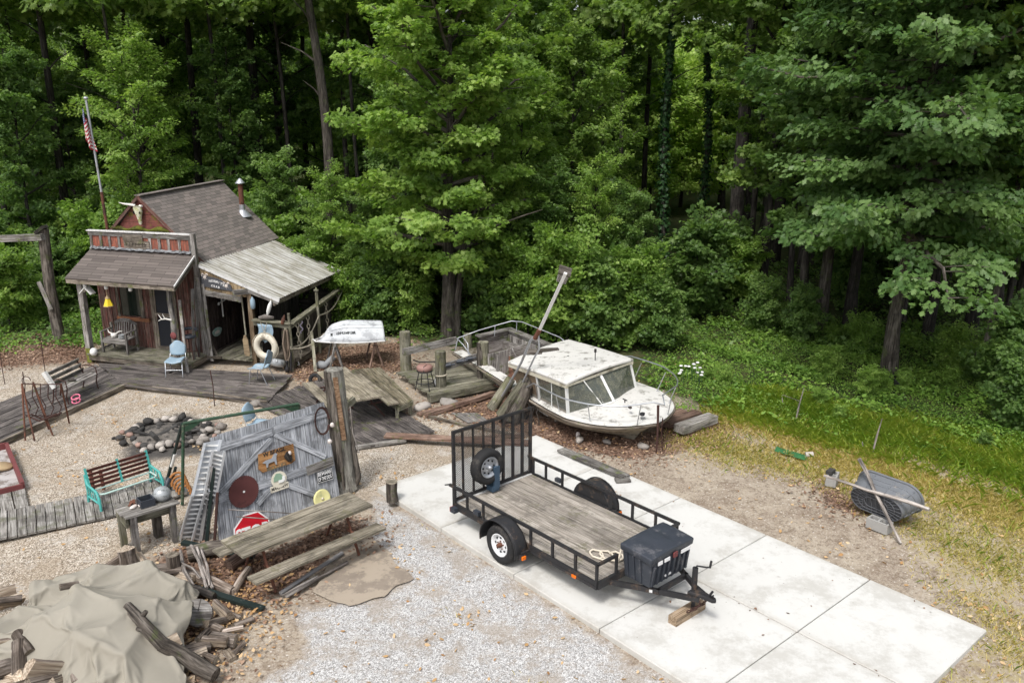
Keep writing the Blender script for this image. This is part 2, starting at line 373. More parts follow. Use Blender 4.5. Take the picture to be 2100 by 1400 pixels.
def shingle(name, cols, w=.16, h=.13, moss=.1):
    """asphalt shingles in rows; luv x across the slope, y down the slope (metres)"""
    g = G(name); v = g.attr('luv').outputs['Vector']
    br = g.n('TexBrick', {'Scale': 1.0, 'Mortar Size': .006, 'Brick Width': w*2, 'Row Height': h, 'Color1': (0,0,0,1), 'Color2': (1,1,1,1), 'Mortar': (.5,.5,.5,1), 'Bias': 0.0}, offset=.5)
    g.set(br.inputs['Vector'], v)
    c = g.ramp(g.math('ADD', g.math('MULTIPLY', br.outputs['Color'], .8), g.math('MULTIPLY', g.noise(v, 1.6, 4), .25)), (.1, cols[0]), (.5, cols[1]), (.9, cols[2]))
    c = g.mix(g.math('MULTIPLY', g.noise(v, 60.0, 2), .5), c, tuple(k*.55 for k in cols[1]))
    c = g.mix(br.outputs['Fac'], c, tuple(k*.35 for k in cols[0]))
    c = g.mix(g.math('MULTIPLY', g.step(g.noise(g.vmul(v, (2, .7, 1)), 1.5, 6, .7), .55, .75), moss*4), c, (.09,.085,.06))
    sep = g.n('SeparateXYZ'); g.set(sep.inputs[0], v)
    saw = g.math('FRACT', g.math('DIVIDE', sep.outputs[1], h))
    return g.done(c, .95, normal=g.bump(saw, .5, .012))
M['shingle'] = shingle('grey_brown_shingles', ((.14,.125,.115), (.205,.18,.165), (.265,.225,.205)))
M['shingle_porch'] = shingle('dark_brown_shingles', ((.095,.08,.073), (.14,.12,.108), (.18,.152,.138)), w=.4)
def metal_roof():
    g = G('ribbed_metal_roof'); v = g.attr('luv').outputs['Vector']
    sep = g.n('SeparateXYZ'); g.set(sep.inputs[0], v)
    n = g.noise(g.vmul(v, (2.0, .9, 1)), 1.6, 6, .72); n2 = g.noise(g.vmul(v, (30, 1.0, 1)), 1.0, 4, .6)
    c = g.ramp(g.math('ADD', g.math('MULTIPLY', n, .5), g.math('MULTIPLY', n2, .5)), (.38, (.15,.135,.10)), (.46, (.31,.30,.255)), (.54, (.43,.425,.40)), (.63, (.56,.56,.55)))
    rib_shade = g.step(g.math('FRACT', g.math('MULTIPLY', sep.outputs[0], 5.4)), .62, .86); c = g.mix(g.math('MULTIPLY', rib_shade, .62), c, (.13,.12,.10))  # shadow lines of the ribs painted into the sheet colour
    k = g.step(g.noise(v, 1.1, 4), .6, .72); c = g.mix(g.math('MULTIPLY', k, .6), c, (.25,.21,.13))
    return g.done(c, .6, .1)
M['metal_roof'] = metal_roof()
def concrete():
    g = G('pale_concrete'); p = g.pos(); v, r = g.luv()
    c = g.mix(g.noise(p, .8, 5), (.63,.628,.605), (.55,.547,.525))
    c = g.mix(g.math('MULTIPLY', g.noise(p, 70.0, 2), .35), c, (.47,.465,.44))
    c = g.mix(g.math('MULTIPLY', g.step(g.noise(p, 1.1, 8, .78), .46, .62), .6), c, (.375,.36,.325))
    c = g.mix(g.step(g.vor(p, 5.0, out='Distance'), .05, .03), c, (.25,.22,.18))
    ab = g.n('SeparateXYZ'); g.set(ab.inputs[0], g.n('VectorMath', {0: g.attr('luv').outputs['Vector']}, operation='ABSOLUTE').outputs[0])
    ed = g.step(g.math('ADD', g.math('MAXIMUM', ab.outputs[0], ab.outputs[1]), g.math('MULTIPLY', g.noise(p, 6.0, 5, .7), .22)), 1.02, 1.20); c = g.mix(g.math('MULTIPLY', ed, .40), c, (.36,.33,.28))
    br = g.step(g.noise(g.vmul(p, (9, .7, 1)), 1.0, 4), .4, .7)
    c = g.mix(g.math('MULTIPLY', br, .12), c, (.5,.49,.46))
    return g.done(c, .9, normal=g.bump(g.noise(p, 120.0, 3), .15, .005))
M['concrete'] = concrete()
def leafmat(name, a, b, c, trans=.30, rough=.45, spec=.35):
    g = G(name); t = g.math('ADD', g.attr('tone').outputs['Fac'], g.math('MULTIPLY', g.math('SUBTRACT', g.n('ObjectInfo').outputs['Random'], .5), .35))
    col = g.ramp(t, (0.0, a), (.5, b), (1.0, c))
    pb = g.n('BsdfPrincipled', {'Base Color': col, 'Roughness': rough, 'Specular IOR Level': spec})
    tr = g.n('BsdfTranslucent'); g.set(tr.inputs[0], g.mix(1.0, col, (1.25,1.35,.7), 'MULTIPLY'))
    m = g.n('MixShader', {0: trans, 1: pb.outputs[0], 2: tr.outputs[0]}); g.t.links.new(m.outputs[0], g.out.inputs[0]); return g.m
M['lf_maple'] = leafmat('bright_maple_leaves', (.130,.225,.044), (.205,.33,.066), (.31,.43,.105), trans=.45)
M['lf_forest'] = leafmat('forest_leaves', (.105,.180,.040), (.175,.275,.062), (.27,.37,.095), trans=.45)
M['lf_deep'] = leafmat('deep_green_leaves', (.080,.150,.042), (.135,.230,.060), (.205,.31,.085), trans=.45)
M['lf_oak'] = leafmat('bluish_oak_leaves', (.070,.140,.038), (.120,.210,.060), (.185,.28,.095), spec=.35, rough=.45, trans=.38)
M['lf_lime'] = leafmat('sunlit_lime_leaves', (.17,.29,.05), (.28,.42,.08), (.42,.54,.14), trans=.45)  # sunlit brightness of the gap is put into this leaf colour
M['lf_weed'] = leafmat('weed_leaves', (.075,.165,.026), (.135,.25,.040), (.225,.35,.065))
M['lf_ivy'] = leafmat('ivy_leaves', (.015,.05,.015), (.03,.085,.024), (.055,.125,.035))
M['lf_dry'] = leafmat('fallen_leaves', (.11,.065,.045), (.25,.155,.11), (.46,.33,.24), trans=.1, rough=.8, spec=.1)
M['lf_pale'] = leafmat('pale_fallen_leaves', (.28,.15,.07), (.45,.28,.13), (.62,.47,.30), trans=.1, rough=.8, spec=.1)
M['grass_dry'] = leafmat('yellow_green_grass', (.40,.38,.10), (.66,.54,.23), (.80,.68,.40), trans=.42, rough=.6)
M['grass_green'] = leafmat('green_grass', (.27,.42,.065), (.46,.56,.11), (.66,.64,.20), trans=.5, rough=.6)
def ground_mat():
    g = G('yard_ground'); p = g.pos()
    za, zb = g.attr('zone_a'), g.attr('zone_b')
    sa = g.n('SeparateColor'); g.set(sa.inputs[0], za.outputs['Color']); sb = g.n('SeparateColor'); g.set(sb.inputs[0], zb.outputs['Color'])
    wn_, ed = g.noise(p, 1.3, 6, .7), g.noise(p, 9.0, 4, .7)
    edge = g.math('ADD', g.math('MULTIPLY', wn_, .65), g.math('MULTIPLY', ed, .35))
    def msk(sock, soft=.10):
        return g.step(g.math('ADD', sock, g.math('MULTIPLY', g.math('SUBTRACT', edge, .5), .9)), .5-soft, .5+soft)
    # sandy dirt (base)
    d1 = g.mix(g.step(g.noise(p, .9, 7, .75), .36, .64), (.37,.315,.245), (.235,.185,.14))
    d1 = g.mix(g.math('MULTIPLY', g.step(g.noise(p, 30.0, 5, .75), .48, .62), .7), d1, (.47,.43,.37))
    d1 = g.mix(g.math('MULTIPLY', g.step(g.noise(p, 16.0, 5, .75), .52, .60), .6), d1, (.15,.11,.08))
    d1 = g.mix(g.math('MULTIPLY', g.step(g.noise(p, 4.0, 7, .78), .50, .62), .6), d1, (.17,.13,.095))
    d1 = g.mix(g.step(g.vor(p, 9.0, out='Distance'), .16, .10), d1, (.55,.51,.46))
    # white crushed stone
    vc = g.vor(p, 55.0); vb = g.n('RGBToBW'); g.set(vb.inputs[0], vc)
    w = g.ramp(vb.outputs[0], (.15, (.26,.25,.24)), (.4, (.455,.45,.44)), (.62, (.575,.57,.565)), (.9, (.72,.715,.705)))
    w = g.mix(g.step(g.vor(p, 55.0, 'DISTANCE_TO_EDGE', 'Distance'), .10, .02), w, (.17,.165,.16))
    w = g.mix(g.math('MULTIPLY', g.step(g.noise(p, 1.5, 7, .76), .46, .60), .62), w, (.31,.265,.215)); w = g.mix(g.math('MULTIPLY', g.step(g.noise(p, 9.0, 5, .76), .56, .62), .55), w, (.25,.205,.16))
    # tan pea gravel
    vd = g.vor(p, 52.0); vt = g.n('RGBToBW'); g.set(vt.inputs[0], vd)
    t = g.ramp(vt.outputs[0], (.15, (.14,.11,.08)), (.38, (.35,.29,.225)), (.6, (.55,.485,.40)), (.9, (.78,.72,.63)))
    t = g.mix(g.step(g.vor(p, 52.0, 'DISTANCE_TO_EDGE', 'Distance'), .10, .02), t, (.12,.095,.07))
    t = g.mix(g.math('MULTIPLY', g.step(g.noise(p, .8, 7, .76), .46, .62), .55), t, (.29,.23,.165)); t = g.mix(g.math('MULTIPLY', g.step(g.noise(p, 1.7, 7, .78), .52, .60), .35), t, (.50,.48,.45))
    # leaf litter
    vl_ = g.vor(p, 26.0); vlb = g.n('RGBToBW'); g.set(vlb.inputs[0], vl_)
    l = g.ramp(vlb.outputs[0], (.2, (.06,.04,.03)), (.5, (.19,.12,.09)), (.75, (.32,.22,.16)), (.95, (.46,.35,.27)))
    l = g.mix(g.noise(p, 2.0, 5), l, g.mix(.5, l, (.10,.06,.04)))
    # forest floor
    fl = g.mix(g.step(g.noise(p, 3.0, 6, .7),.4,.6), (.035,.065,.018), (.07,.065,.03))
    col = g.mix(msk(sa.outputs[1]), d1, t); col = g.mix(msk(sa.outputs[0]), col, w)
    col = g.mix(msk(sb.outputs[0]), col, l); col = g.mix(msk(sb.outputs[1]), col, fl)
    gm = g.mix(g.noise(p, 4.0, 6, .7), (.27,.235,.11), (.38,.31,.17))
    col = g.mix(g.math('MULTIPLY', msk(sa.outputs[2]), g.math('MULTIPLY', g.step(g.noise(p, 6.0, 6, .75), .42, .62), .75)), col, gm)
    ch = g.mix(g.noise(p, 11.0, 5, .7), (.02,.02,.02), (.13,.12,.11))
    col = g.mix(msk(sb.outputs[2], .2), col, ch)
    return g.done(col, .95, normal=g.bump(vb.outputs[0], .35, .015), spec=.15)
M['ground'] = ground_mat()
# ---------------- ground, slab, boardwalks ----------------
def poly_w(X, Y, poly, soft=.5):
    """0..1 weight of points inside a polygon, .5 on its outline"""
    P_ = np.array([(p[0], p[1]) for p in poly]); n = len(P_)
    ins = np.zeros(X.shape, bool); dm = np.full(X.shape, 1e9)
    for i in range(n):
        a, b = P_[i], P_[(i+1) % n]; d = b-a
        t = np.clip(((X-a[0])*d[0]+(Y-a[1])*d[1])/(d@d+1e-9), 0, 1)
        dm = np.minimum(dm, np.hypot(X-a[0]-t*d[0], Y-a[1]-t*d[1]))
        c = ((a[1] > Y) != (b[1] > Y)) & (X < (b[0]-a[0])*(Y-a[1])/(b[1]-a[1]+1e-12)+a[0]); ins ^= c
    return np.clip(.5+np.where(ins, dm, -dm)/(2*soft), 0, 1)
def pxpoly(*pts): return [at(x, y) for x, y in pts]
Z_TAN = pxpoly((-300,760),(-100,755),(90,752),(200,748),(300,790),(600,800),(860,850),(1000,835),(1080,890),(1095,905),(775,1010),(730,1000),(690,1060),(480,1120),(400,1130),(260,1135),(120,1200),(-50,1290),(-400,1400))
Z_WHITE = pxpoly((772,1012),(1000,1160),(1380,1405),(1500,1500),(560,1560),(520,1420),(660,1330),(600,1250),(760,1225),(845,1190),(745,1090),(770,1050))
Z_LITTER = [pxpoly((-200,690),(120,680),(185,700),(190,745),(60,745),(-200,760)), pxpoly((590,770),(630,715),(830,700),(845,760),(780,760),(640,790)),
            pxpoly((860,845),(950,815),(1060,800),(1100,850),(1300,890),(1480,850),(1500,880),(1400,925),(1290,940),(1150,915),(1080,895),(960,850)),
            pxpoly((380,1105),(470,1115),(560,1130),(720,1060),(760,1090),(700,1130),(560,1220),(480,1260),(400,1400),(340,1400),(330,1150)),
            pxpoly((1680,1000),(1760,985),(1800,1060),(1700,1040))]
Z_GRASS = [pxpoly((1380,905),(1470,845),(1560,800),(1700,832),(1880,868),(2130,930),(2400,990),(2400,1600),(2130,1400),(2040,1310),(1960,1210),(1880,1140),(1840,1090),(1740,1010),(1660,985),(1560,965),(1480,960),(1400,935)),
           pxpoly((2030,1300),(2200,1330),(2200,1500),(1960,1420))]
Z_FLOOR = [V((-300,25.8,0)), V((-17,25.2,0)), V((-12.5,26.2,0)), V((-9,29.5,0)), V((-5,27,0)), V((-2,25.5,0)), V((1,24.3,0)), V((3.6,21.5,0)), V((5,20.0,0)), V((7.5,18.2,0)), V((10,15.8,0)), V((14,13.2,0)), V((24,9,0)), V((300,5,0)), V((300,500,0)), V((-300,500,0))]
Z_FIRE = pxpoly((262,905),(300,860),(370,848),(440,860),(450,890),(430,930),(330,940),(250,945))
def axis(lo, hi, a, b, st):
    return np.unique(np.concatenate([np.linspace(lo, a, 16), np.arange(a, b, st), np.linspace(b, hi, 22)]).round(4))
gx = axis(-260, 260, -18, 15, .22); gy = axis(-60, 420, 8, 30, .22)
GX, GY = np.meshgrid(gx, gy)
def ground_z(X, Y):
    X, Y = np.asarray(X, float), np.asarray(Y, float)
    z = .02*np.sin(X*1.7+Y*.6)*np.sin(Y*1.3-X*.4)-.02
    far = np.clip((Y-26)/10, 0, 1); z = z+far*.12*np.sin(X*.5)*np.sin(Y*.4)
    return z+np.clip(Y-72, 0, 400)*.13
GZ = ground_z(GX, GY)
wt = poly_w(GX, GY, Z_TAN, .55); ww = poly_w(GX, GY, Z_WHITE, .7)
wl = np.max([poly_w(GX, GY, z, .6) for z in Z_LITTER], 0); wg = np.max([poly_w(GX, GY, z, .7) for z in Z_GRASS], 0)
wf = poly_w(GX, GY, Z_FLOOR, .8); wc = poly_w(GX, GY, Z_FIRE, .55)
me = bpy.data.meshes.new('ground'); ny, nx = GX.shape
me.vertices.add(nx*ny); me.vertices.foreach_set('co', np.stack([GX, GY, GZ], -1).ravel())
ii = np.arange((ny-1)*(nx-1)); r_, c_ = ii//(nx-1), ii % (nx-1); q = r_*nx+c_
fs = np.stack([q, q+1, q+nx+1, q+nx], -1); me.loops.add(fs.size); me.loops.foreach_set('vertex_index', fs.ravel())
me.polygons.add(len(fs)); me.polygons.foreach_set('loop_start', np.arange(0, fs.size, 4)); me.polygons.foreach_set('use_smooth', np.ones(len(fs), bool))
for nm, ch in (('zone_a', (ww, wt, wg)), ('zone_b', (wl, wf, wc))):
    a = me.attributes.new(nm, 'FLOAT_COLOR', 'POINT'); a.data.foreach_set('color', np.stack([*ch, np.ones_like(ww)], -1).astype(np.float32).ravel())
me.materials.append(M['ground']); me.update(); me.validate()
ground = bpy.data.objects.new('ground', me); COL.objects.link(ground); tag(ground, 'gravel yard, sandy verge and forest floor', 'ground', kind='structure')

# the concrete slab: ten poured panels with tooled joints
S0, SA = V((.56, 17.79, 0)), -49.7
SLAB = frz(S0, SA)            # x along the slab to the lower right, y to the far side
SL_W = 4.25
b = MB(SLAB); js = [0, 2.16, 4.17, 6.08, 7.97, 9.73]; ys = [0, -SL_W/2, -SL_W]
for i in range(5):
    for j in range(2):
        g_ = .008; z = .075+rng.uniform(-.002, .002)
        b.bb(js[i]+g_, js[i+1]-g_, ys[j]-g_, ys[j+1]+g_, -.1, z)
o = structure(b, 'concrete_slab', M['concrete'], label='pale concrete parking slab of ten panels', cat='slab')
bv = o.modifiers.new('bevel', 'BEVEL'); bv.width = .012; bv.segments = 1
b = MB(SLAB); b.bb(.02, 9.71, -SL_W+.02, -.02, -.1, .045); structure(b, 'slab_joint_filler', plain('dark_joint', (.10,.085,.07), .2), label='dark filler in the slab joints', cat='joint')

def quad_board(b, A, B, C, D, t, rnd=None):
    """one board: top quad A-B (one long edge) D-C (other edge), thickness t"""
    A, B, C, D = V(A), V(B), V(C), V(D); L = (B-A).length; w = (D-A).length; dn = V((0,0,-t))
    vs = [A, B, C, D, A+dn, B+dn, C+dn, D+dn]
    ls = [(0,0,0),(L,0,0),(L,w,0),(0,w,0),(0,0,t),(L,0,t),(L,w,t),(0,w,t)]
    b.add(vs, [(0,1,2,3),(7,6,5,4),(0,4,5,1),(1,5,6,2),(2,6,7,3),(3,7,4,0)], ls, rnd=rnd)
def deck(b, A, B, C, D, n, t=.04, gap=.10, ragged=.0, zj=.005, split=0):
    """n boards running A->B, laid side by side from edge AB to edge DC"""
    A, B, C, D = V(A), V(B), V(C), V(D)
    for i in range(n):
        f0, f1 = i/n, (i+1-gap)/n; dz = V((0,0,rng.uniform(-zj, zj)))
        a, bb_, c, d = vl(A, D, f0)+dz, vl(B, C, f0)+dz, vl(B, C, f1)+dz, vl(A, D, f1)+dz
        e0, e1 = rng.uniform(-ragged, ragged), rng.uniform(-ragged, ragged); L = (bb_-a).length
        x = (bb_-a)/L; a, d, bb_, c = a+x*e0, d+x*e0, bb_+x*e1, c+x*e1
        if split:
            s = rng.uniform(.3, .7); m0, m1 = vl(a, bb_, s), vl(d, c, s)
            quad_board(b, a, m0-x*.004, m1-x*.004, d, t); quad_board(b, m0+x*.004, bb_, c, m1+x*.004, t)
        else: quad_board(b, a, bb_, c, d, t)
b = MB(); z = .11
deck(b, at(-60,935,z), at(256,789,z), at(196,746,z), at(-60,848,z), 9, split=1)
deck(b, at(257,790,z), at(548,824,z), at(602,768,z), at(200,744,z), 11, split=1, ragged=.04)
structure(b, 'boardwalk', M['deck_wood'], label='dark boardwalk in front of the cabin', cat='boardwalk')
b = MB(); z = .08
deck(b, at(520,822,z), at(716,922,z), at(895,884,z), at(690,765,z), 13, split=1, ragged=.08)
structure(b, 'plank_deck', M['deck_wood'], label='dark plank deck under the picnic table', cat='deck')
b = MB()                       # edging along the gravel
for p, q_ in (((-60,938),(256,792)),((258,790),(312,797)),((313,797),(430,810)),((431,810),(548,827))):
    A, B = at(*p, .06), at(*q_, .06); b.beam(A, B, .07, .14)
structure(b, 'boardwalk_edging', M['old_wood'], label='timber edging along the boardwalk', cat='edging')
b = MB(); z = .07              # pale crosswise walk
near = [(-60,1117),(0,1104),(105,1083),(210,1061),(300,1037),(385,1009)]; far = [(-60,1062),(0,1048),(100,1030),(200,1009),(290,988),(372,968)]
def along(pl, s):
    k = min(int(s*(len(pl)-1)), len(pl)-2); f = s*(len(pl)-1)-k; return at(lerp(pl[k][0], pl[k+1][0], f), lerp(pl[k][1], pl[k+1][1], f), z)
nb = 26
for i in range(nb):
    s0, s1 = i/nb, (i+.9)/nb; dz = V((0,0,rng.uniform(-.006,.006)))
    A, B, C, D = along(near, s0)+dz, along(far, s0)+dz, along(far, s1)+dz, along(near, s1)+dz
    quad_board(b, A, B, C, D, .04)
for i in range(3):
    A, B = (-26+i*29, 1056-i*6.5), (-26+(i+.9)*29, 1056-(i+.9)*6.5)
    quad_board(b, at(*A, z), at(A[0]-10, A[1]-48, z), at(B[0]-10, B[1]-48, z), at(*B, z), .04)
structure(b, 'plank_walk', M['walk_wood'], label='pale walk of crosswise planks', cat='walk')
# platform deck beside the grey posts
b = MB(); z = .2
deck(b, at(884,812,z), at(1014,786,z), at(1000,742,z), at(815,762,z), 11, ragged=.05)
structure(b, 'boat_dock_deck', M['porch_wood'], label='grey dock deck beside the old boat', cat='deck')
# ---------------- the cabin ----------------
CO = V((-9.13, 23.67, 0)); cw, cl = math.radians(-17), math.radians(80)
CF = Fr(CO, (math.cos(cw), math.sin(cw), 0), (math.cos(cl), math.sin(cl), 0))   # u right along the front, v back, z up
WID, LEN, FZ = 3.6, 5.0, .3
cabin = thing('cabin', 'weathered red board cabin with a shingled gable roof, false front porch and tin lean-to', 'cabin', CF(-1.8, 2.4, 0))
def part(b, name, mat, parent=None, label=None, bevel=0): return b.build(name, M[mat] if isinstance(mat, str) else mat, parent or cabin, label=label, bevel=bevel)
def roof4(b, A, B, C, D, t):
    """sloping sheet: A-B eave line, D-C upper line (world via frame); luv = metres across and down"""
    A, B, C, D = [b.fr(*p) for p in (A, B, C, D)]; n = (B-A).cross(D-A).normalized()*t
    if n[2] > 0: n = -n
    w0, h0 = (B-A).length, (D-A).length; fr = b.fr; b.fr = ID
    vs = [A, B, C, D, A+n, B+n, C+n, D+n]; ls = [(0,h0,0),(w0,h0,0),(w0,0,0),(0,0,0)]*2
    b.add(vs, [(0,1,2,3),(7,6,5,4),(0,4,5,1),(1,5,6,2),(2,6,7,3),(3,7,4,0)], ls, rnd=.5); b.fr = fr
# walls: vertical boards and battens
b = MB(CF); u = -WID
def wall_boards(b, u0, u1, v0, v1, z0, z1, n, batten=True, skip=()):
    for i in range(n):
        f0, f1 = i/n, (i+1)/n
        a0, a1 = lerp(u0, u1, f0), lerp(u0, u1, f1); c0, c1 = lerp(v0, v1, f0), lerp(v0, v1, f1)
        if u0 != u1:
            if any(s0 < (a0+a1)/2 < s1 for s0, s1, _, _ in skip):
                for s0, s1, zz0, zz1 in skip:
                    if s0 < (a0+a1)/2 < s1:
                        if zz0 > z0: b.bb(a0, a1-.006, v0-.015, v0+.015, z0, zz0)
                        if zz1 < z1: b.bb(a0, a1-.006, v0-.015, v0+.015, zz1, z1)
                continue
            b.bb(a0, a1-.006, v0-.015, v0+.015, z0, z1)
            if batten: b.bb(a0-.025, a0+.025, v0-.034, v0-.016, z0, z1)
        else:
            b.bb(u0-.015, u0+.015, c0, c1-.006, z0, z1)
            if batten: b.bb(u0+.016, u0+.034, c0-.025, c0+.025, z0, z1)
WIN = (-2.88, -2.12, 1.25, 2.15); DOOR = (-1.62, -.92, FZ, 2.32)
wall_boards(b, -WID, 0, 0, 0, FZ, 2.95, 19, skip=(WIN, DOOR)); part(b, 'front_wall', 'red_board')
b = MB(CF); wall_boards(b, 0, 0, 0, LEN, FZ-.1, 2.9, 22); part(b, 'side_wall', wood('shaded_side_boards', (.02,.015,.013), (.065,.045,.04), (.12,.09,.08)), label='side wall under the tin lean-to, boards coloured dark for its shade')  # board colour darkened to paint in the lean-to's interior shade
b = MB(CF); wall_boards(b, -WID, -WID, 0, LEN, FZ, 2.9, 20); part(b, 'side_wall', 'red_board')
b = MB(CF); b.bb(-WID, 0, LEN-.03, LEN, FZ, 2.95); part(b, 'rear_wall', 'old_wood')
b = MB(CF); b.bb(-WID, .0, .05, LEN-.05, .05, FZ-.02); part(b, 'floor', 'old_wood')
# gable of horizontal boards
AP = (-1.95, 4.80); b = MB(CF); zb = 2.9; k = 0
while zb < AP[1]-.04:
    zt = min(zb+.23, AP[1]-.03); f = (AP[1]-(zb+zt)/2)/(AP[1]-2.9)
    gf = Fr(CF(0, .32, zb), CF.ax, (0,0,1), CF.ay)
    f0, f1 = (AP[1]-zb)/(AP[1]-2.9), max((AP[1]-zt)/(AP[1]-2.9), .0)
    b.fr = ID; b.prism([(lerp(AP[0], -3.78, f0), 0), (lerp(AP[0], .0, f0), 0), (lerp(AP[0], .0, f1), zt-zb-.008), (lerp(AP[0], -3.78, f1), zt-zb-.008)], .03, gf); zb = zt; b.fr = CF
part(b, 'gable', wood('red_gable_boards', (.06,.03,.028), (.15,.06,.05), (.24,.12,.09), paint=(.215,.072,.058), wear=.40, moss=.28, mosscol=(.13,.12,.015), tonev=.15))
b = MB(CF)
b.grid(lambda s, t: (lerp(-3.05, -.98, s), .28-.09*math.sin(t*math.pi)*(.6+.4*math.sin(s*31)), 3.78+.13*t+.05*math.sin(s*17)*t), 30, 4)
part(b, 'moss', plain('bright_moss', (.10,.108,.014), .5, 14, .95, fine=70, bump=.6, dirt=(.05,.045,.015), dirtf=.5))
rf = MB(CF); E0, EB = .25, 5.12
roof4(rf, (.16,E0,2.93), (.16,EB,2.98), (AP[0],EB,4.88), (AP[0],E0,4.84), .05)
roof4(rf, (-4.0,EB,2.98), (-4.0,E0,2.93), (AP[0],E0,4.84), (AP[0],EB,4.88), .05)
roof = part(rf, 'roof', 'shingle')
b = MB(CF); b.beam((AP[0],E0-.02,4.85), (AP[0],EB+.02,4.89), .22, .025); part(b, 'ridge_cap', 'shingle', roof)
b = MB(CF)
for A, B in (((.17,E0-.02,2.90),(AP[0],E0-.02,4.80)), ((-4.02,E0-.02,2.90),(AP[0],E0-.02,4.80))): b.beam(A, B, .03, .09)
part(b, 'rake_board', 'red_board', roof)
# stove pipe
cp = CF(-.86, 4.5, 3.78); b = MB()
b.tube([cp+V((0,0,.0)), cp+V((0,0,.38))], .095, 16); b.lathe([(.30,.0),(.22,.08),(.12,.2),(.10,.22)], cp+V((0,0,-.02)), n=18); ch = part(b, 'stove_pipe', 'galv', roof)
b = MB(); b.tube([cp+V((0,0,.38)), cp+V((0,0,1.05))], .085, 16); part(b, 'rusty_pipe', 'rust', roof)
b = MB(); b.lathe([(.0,.22),(.04,.20),(.16,.06),(.165,.04),(.0,.04)], cp+V((0,0,1.04)), n=18); part(b, 'pipe_cap', 'galv', roof)
# false front above the porch roof
b = MB(CF); ZT = 3.80
pn = 10; u0, u1 = -3.62, -.12
for i in range(pn):
    a0, a1 = lerp(u0, u1, i/pn), lerp(u0, u1, (i+1)/pn); b.bb(a0+.01, a1-.01, -.03, -.005, 3.30, ZT-.10)
ff = part(b, 'false_front', 'orange_board')
b = MB(CF)
for i in range(pn+1):
    a = lerp(u0, u1, i/pn)+rng.uniform(-.03,.03); b.bb(a-.045, a+.045, -.055, -.032, 3.27, ZT-.02)
b.bb(u0-.06, u1+.1, -.06, -.03, ZT-.14, ZT-.03); part(b, 'batten', 'grey_wood', ff)
b = MB(CF); b.beam((u0-.1,-.02,ZT), (u1+.12,-.02,ZT+.02), .13, .035); part(b, 'cap_board', 'trim', ff)
b = MB(CF); b.bb(u0, u1, -.001, .03, 3.2, ZT-.05); b.beam((u0,.03,3.66),(u0,.3,3.5),.06,.06); b.beam((u1,.03,3.66),(u1,.3,3.3),.06,.06); part(b, 'backing_board', 'old_wood', ff)
b = MB(CF)                                      # tarred flashing where porch roof meets the front
b.grid(lambda s, t: (lerp(u0, u1+.05, s), -.06-.10*t+.01*math.sin(s*60), 3.34-.055*t+.012*math.sin(s*90+t*5)), 60, 3); part(b, 'flashing', plain('tarred_flashing', (.22,.23,.24), .5, 20, .8, dirt=(.05,.05,.055), dirtf=.7, dscale=8), ff)
# porch
b = MB(CF); roof4(b, (-3.62,-1.38,2.62), (.13,-1.42,2.62), (.02,-.02,3.27), (-3.66,-.02,3.27), .05); pr = part(b, 'porch_roof', 'shingle_porch')
b = MB(CF); b.beam((.145,-1.43,2.60),(.03,0,3.26),.03,.05); part(b, 'drip_edge', 'trim', pr)
b = MB(CF); b.beam((-3.6,-1.34,2.53),(.1,-1.36,2.53),.05,.12); b.beam((.06,-1.36,2.50),(.0,0,3.14),.05,.14); b.beam((-3.5,-1.3,2.50),(-3.5,0,3.14),.05,.12); part(b, 'porch_beam', 'old_wood', pr)
b = MB(CF); deck(b, CF(-3.35,-1.14,FZ), CF(.14,-1.20,FZ), CF(.12,-.02,FZ), CF(-3.35,-.02,FZ), 8) if False else None
fr0 = b.fr; b.fr = ID; deck(b, CF(-3.45,-1.10,FZ), CF(.16,-1.22,FZ), CF(.14,-.03,FZ), CF(-3.45,-.03,FZ), 9, t=.04); b.fr = fr0
part(b, 'porch_floor', 'porch_wood')
b = MB(CF); b.beam((-3.4,-1.06,.19),(.13,-1.18,.19),.05,.17); b.beam((.12,-1.15,.19),(.1,0,.19),.05,.17); part(b, 'porch_joist', 'old_wood')
b = MB(CF); b.bb(-1.95,-.25,-1.56,-1.20,.13,.17); b.bb(-1.9,-.3,-1.50,-1.22,.05,.13); part(b, 'porch_step', 'deck_wood')
for (p0, p1, w, m, lb) in (((-3.42,-.98,.05),(-3.42,-.98,2.6),.17,'grey_wood','square porch post with a mossy foot'), ((-.32,-1.0,.28),(-.30,-1.0,2.62),.15,'grey_wood','gnarled driftwood porch post')):
    b = MB(CF)
    if lb.startswith('gn'):
        b.tube([(-.30,-1.02,.28),(-.34,-1.0,.9),(-.30,-1.02,1.5),(-.36,-1.0,2.1),(-.30,-1.02,2.62)], [.10,.085,.09,.08,.085], 9, jit=.15)
    else: b.beam(p0, p1, w, w, up=(0,1,0))
    part(b, 'porch_post', m, label=lb)
b = MB(CF); b.bb(-3.5,-3.34,-1.08,-.88,.0,.45); part(b, 'mossy_foot', plain('mossy_post_foot', (.15,.16,.03), .4, 12, .95, dirt=(.08,.07,.04), dirtf=.5))
# corner post beside the lean-to, leaning boards
b = MB(CF); b.beam((.07,-.06,.1),(.02,-.06,3.86),.13,.12,up=(0,1,0)); b.beam((.16,-.12,.15),(.06,-.16,2.6),.16,.03,up=(0,1,0)); b.beam((.28,-.1,.1),(.18,-.05,2.4),.10,.03,up=(0,1,0)); part(b, 'corner_post', 'grey_wood')
b = MB(CF); b.beam((.18,-1.28,.1),(-.10,-.9,2.1),.09,.03,up=(0,1,0)); b.beam((.05,-.7,.3),(-.02,-.3,2.3),.12,.03,up=(1,0,0)); b.beam((.02,-.4,.3),(.02,-.15,2.5),.14,.03,up=(1,0,0)); part(b, 'loose_board', 'grey_wood')
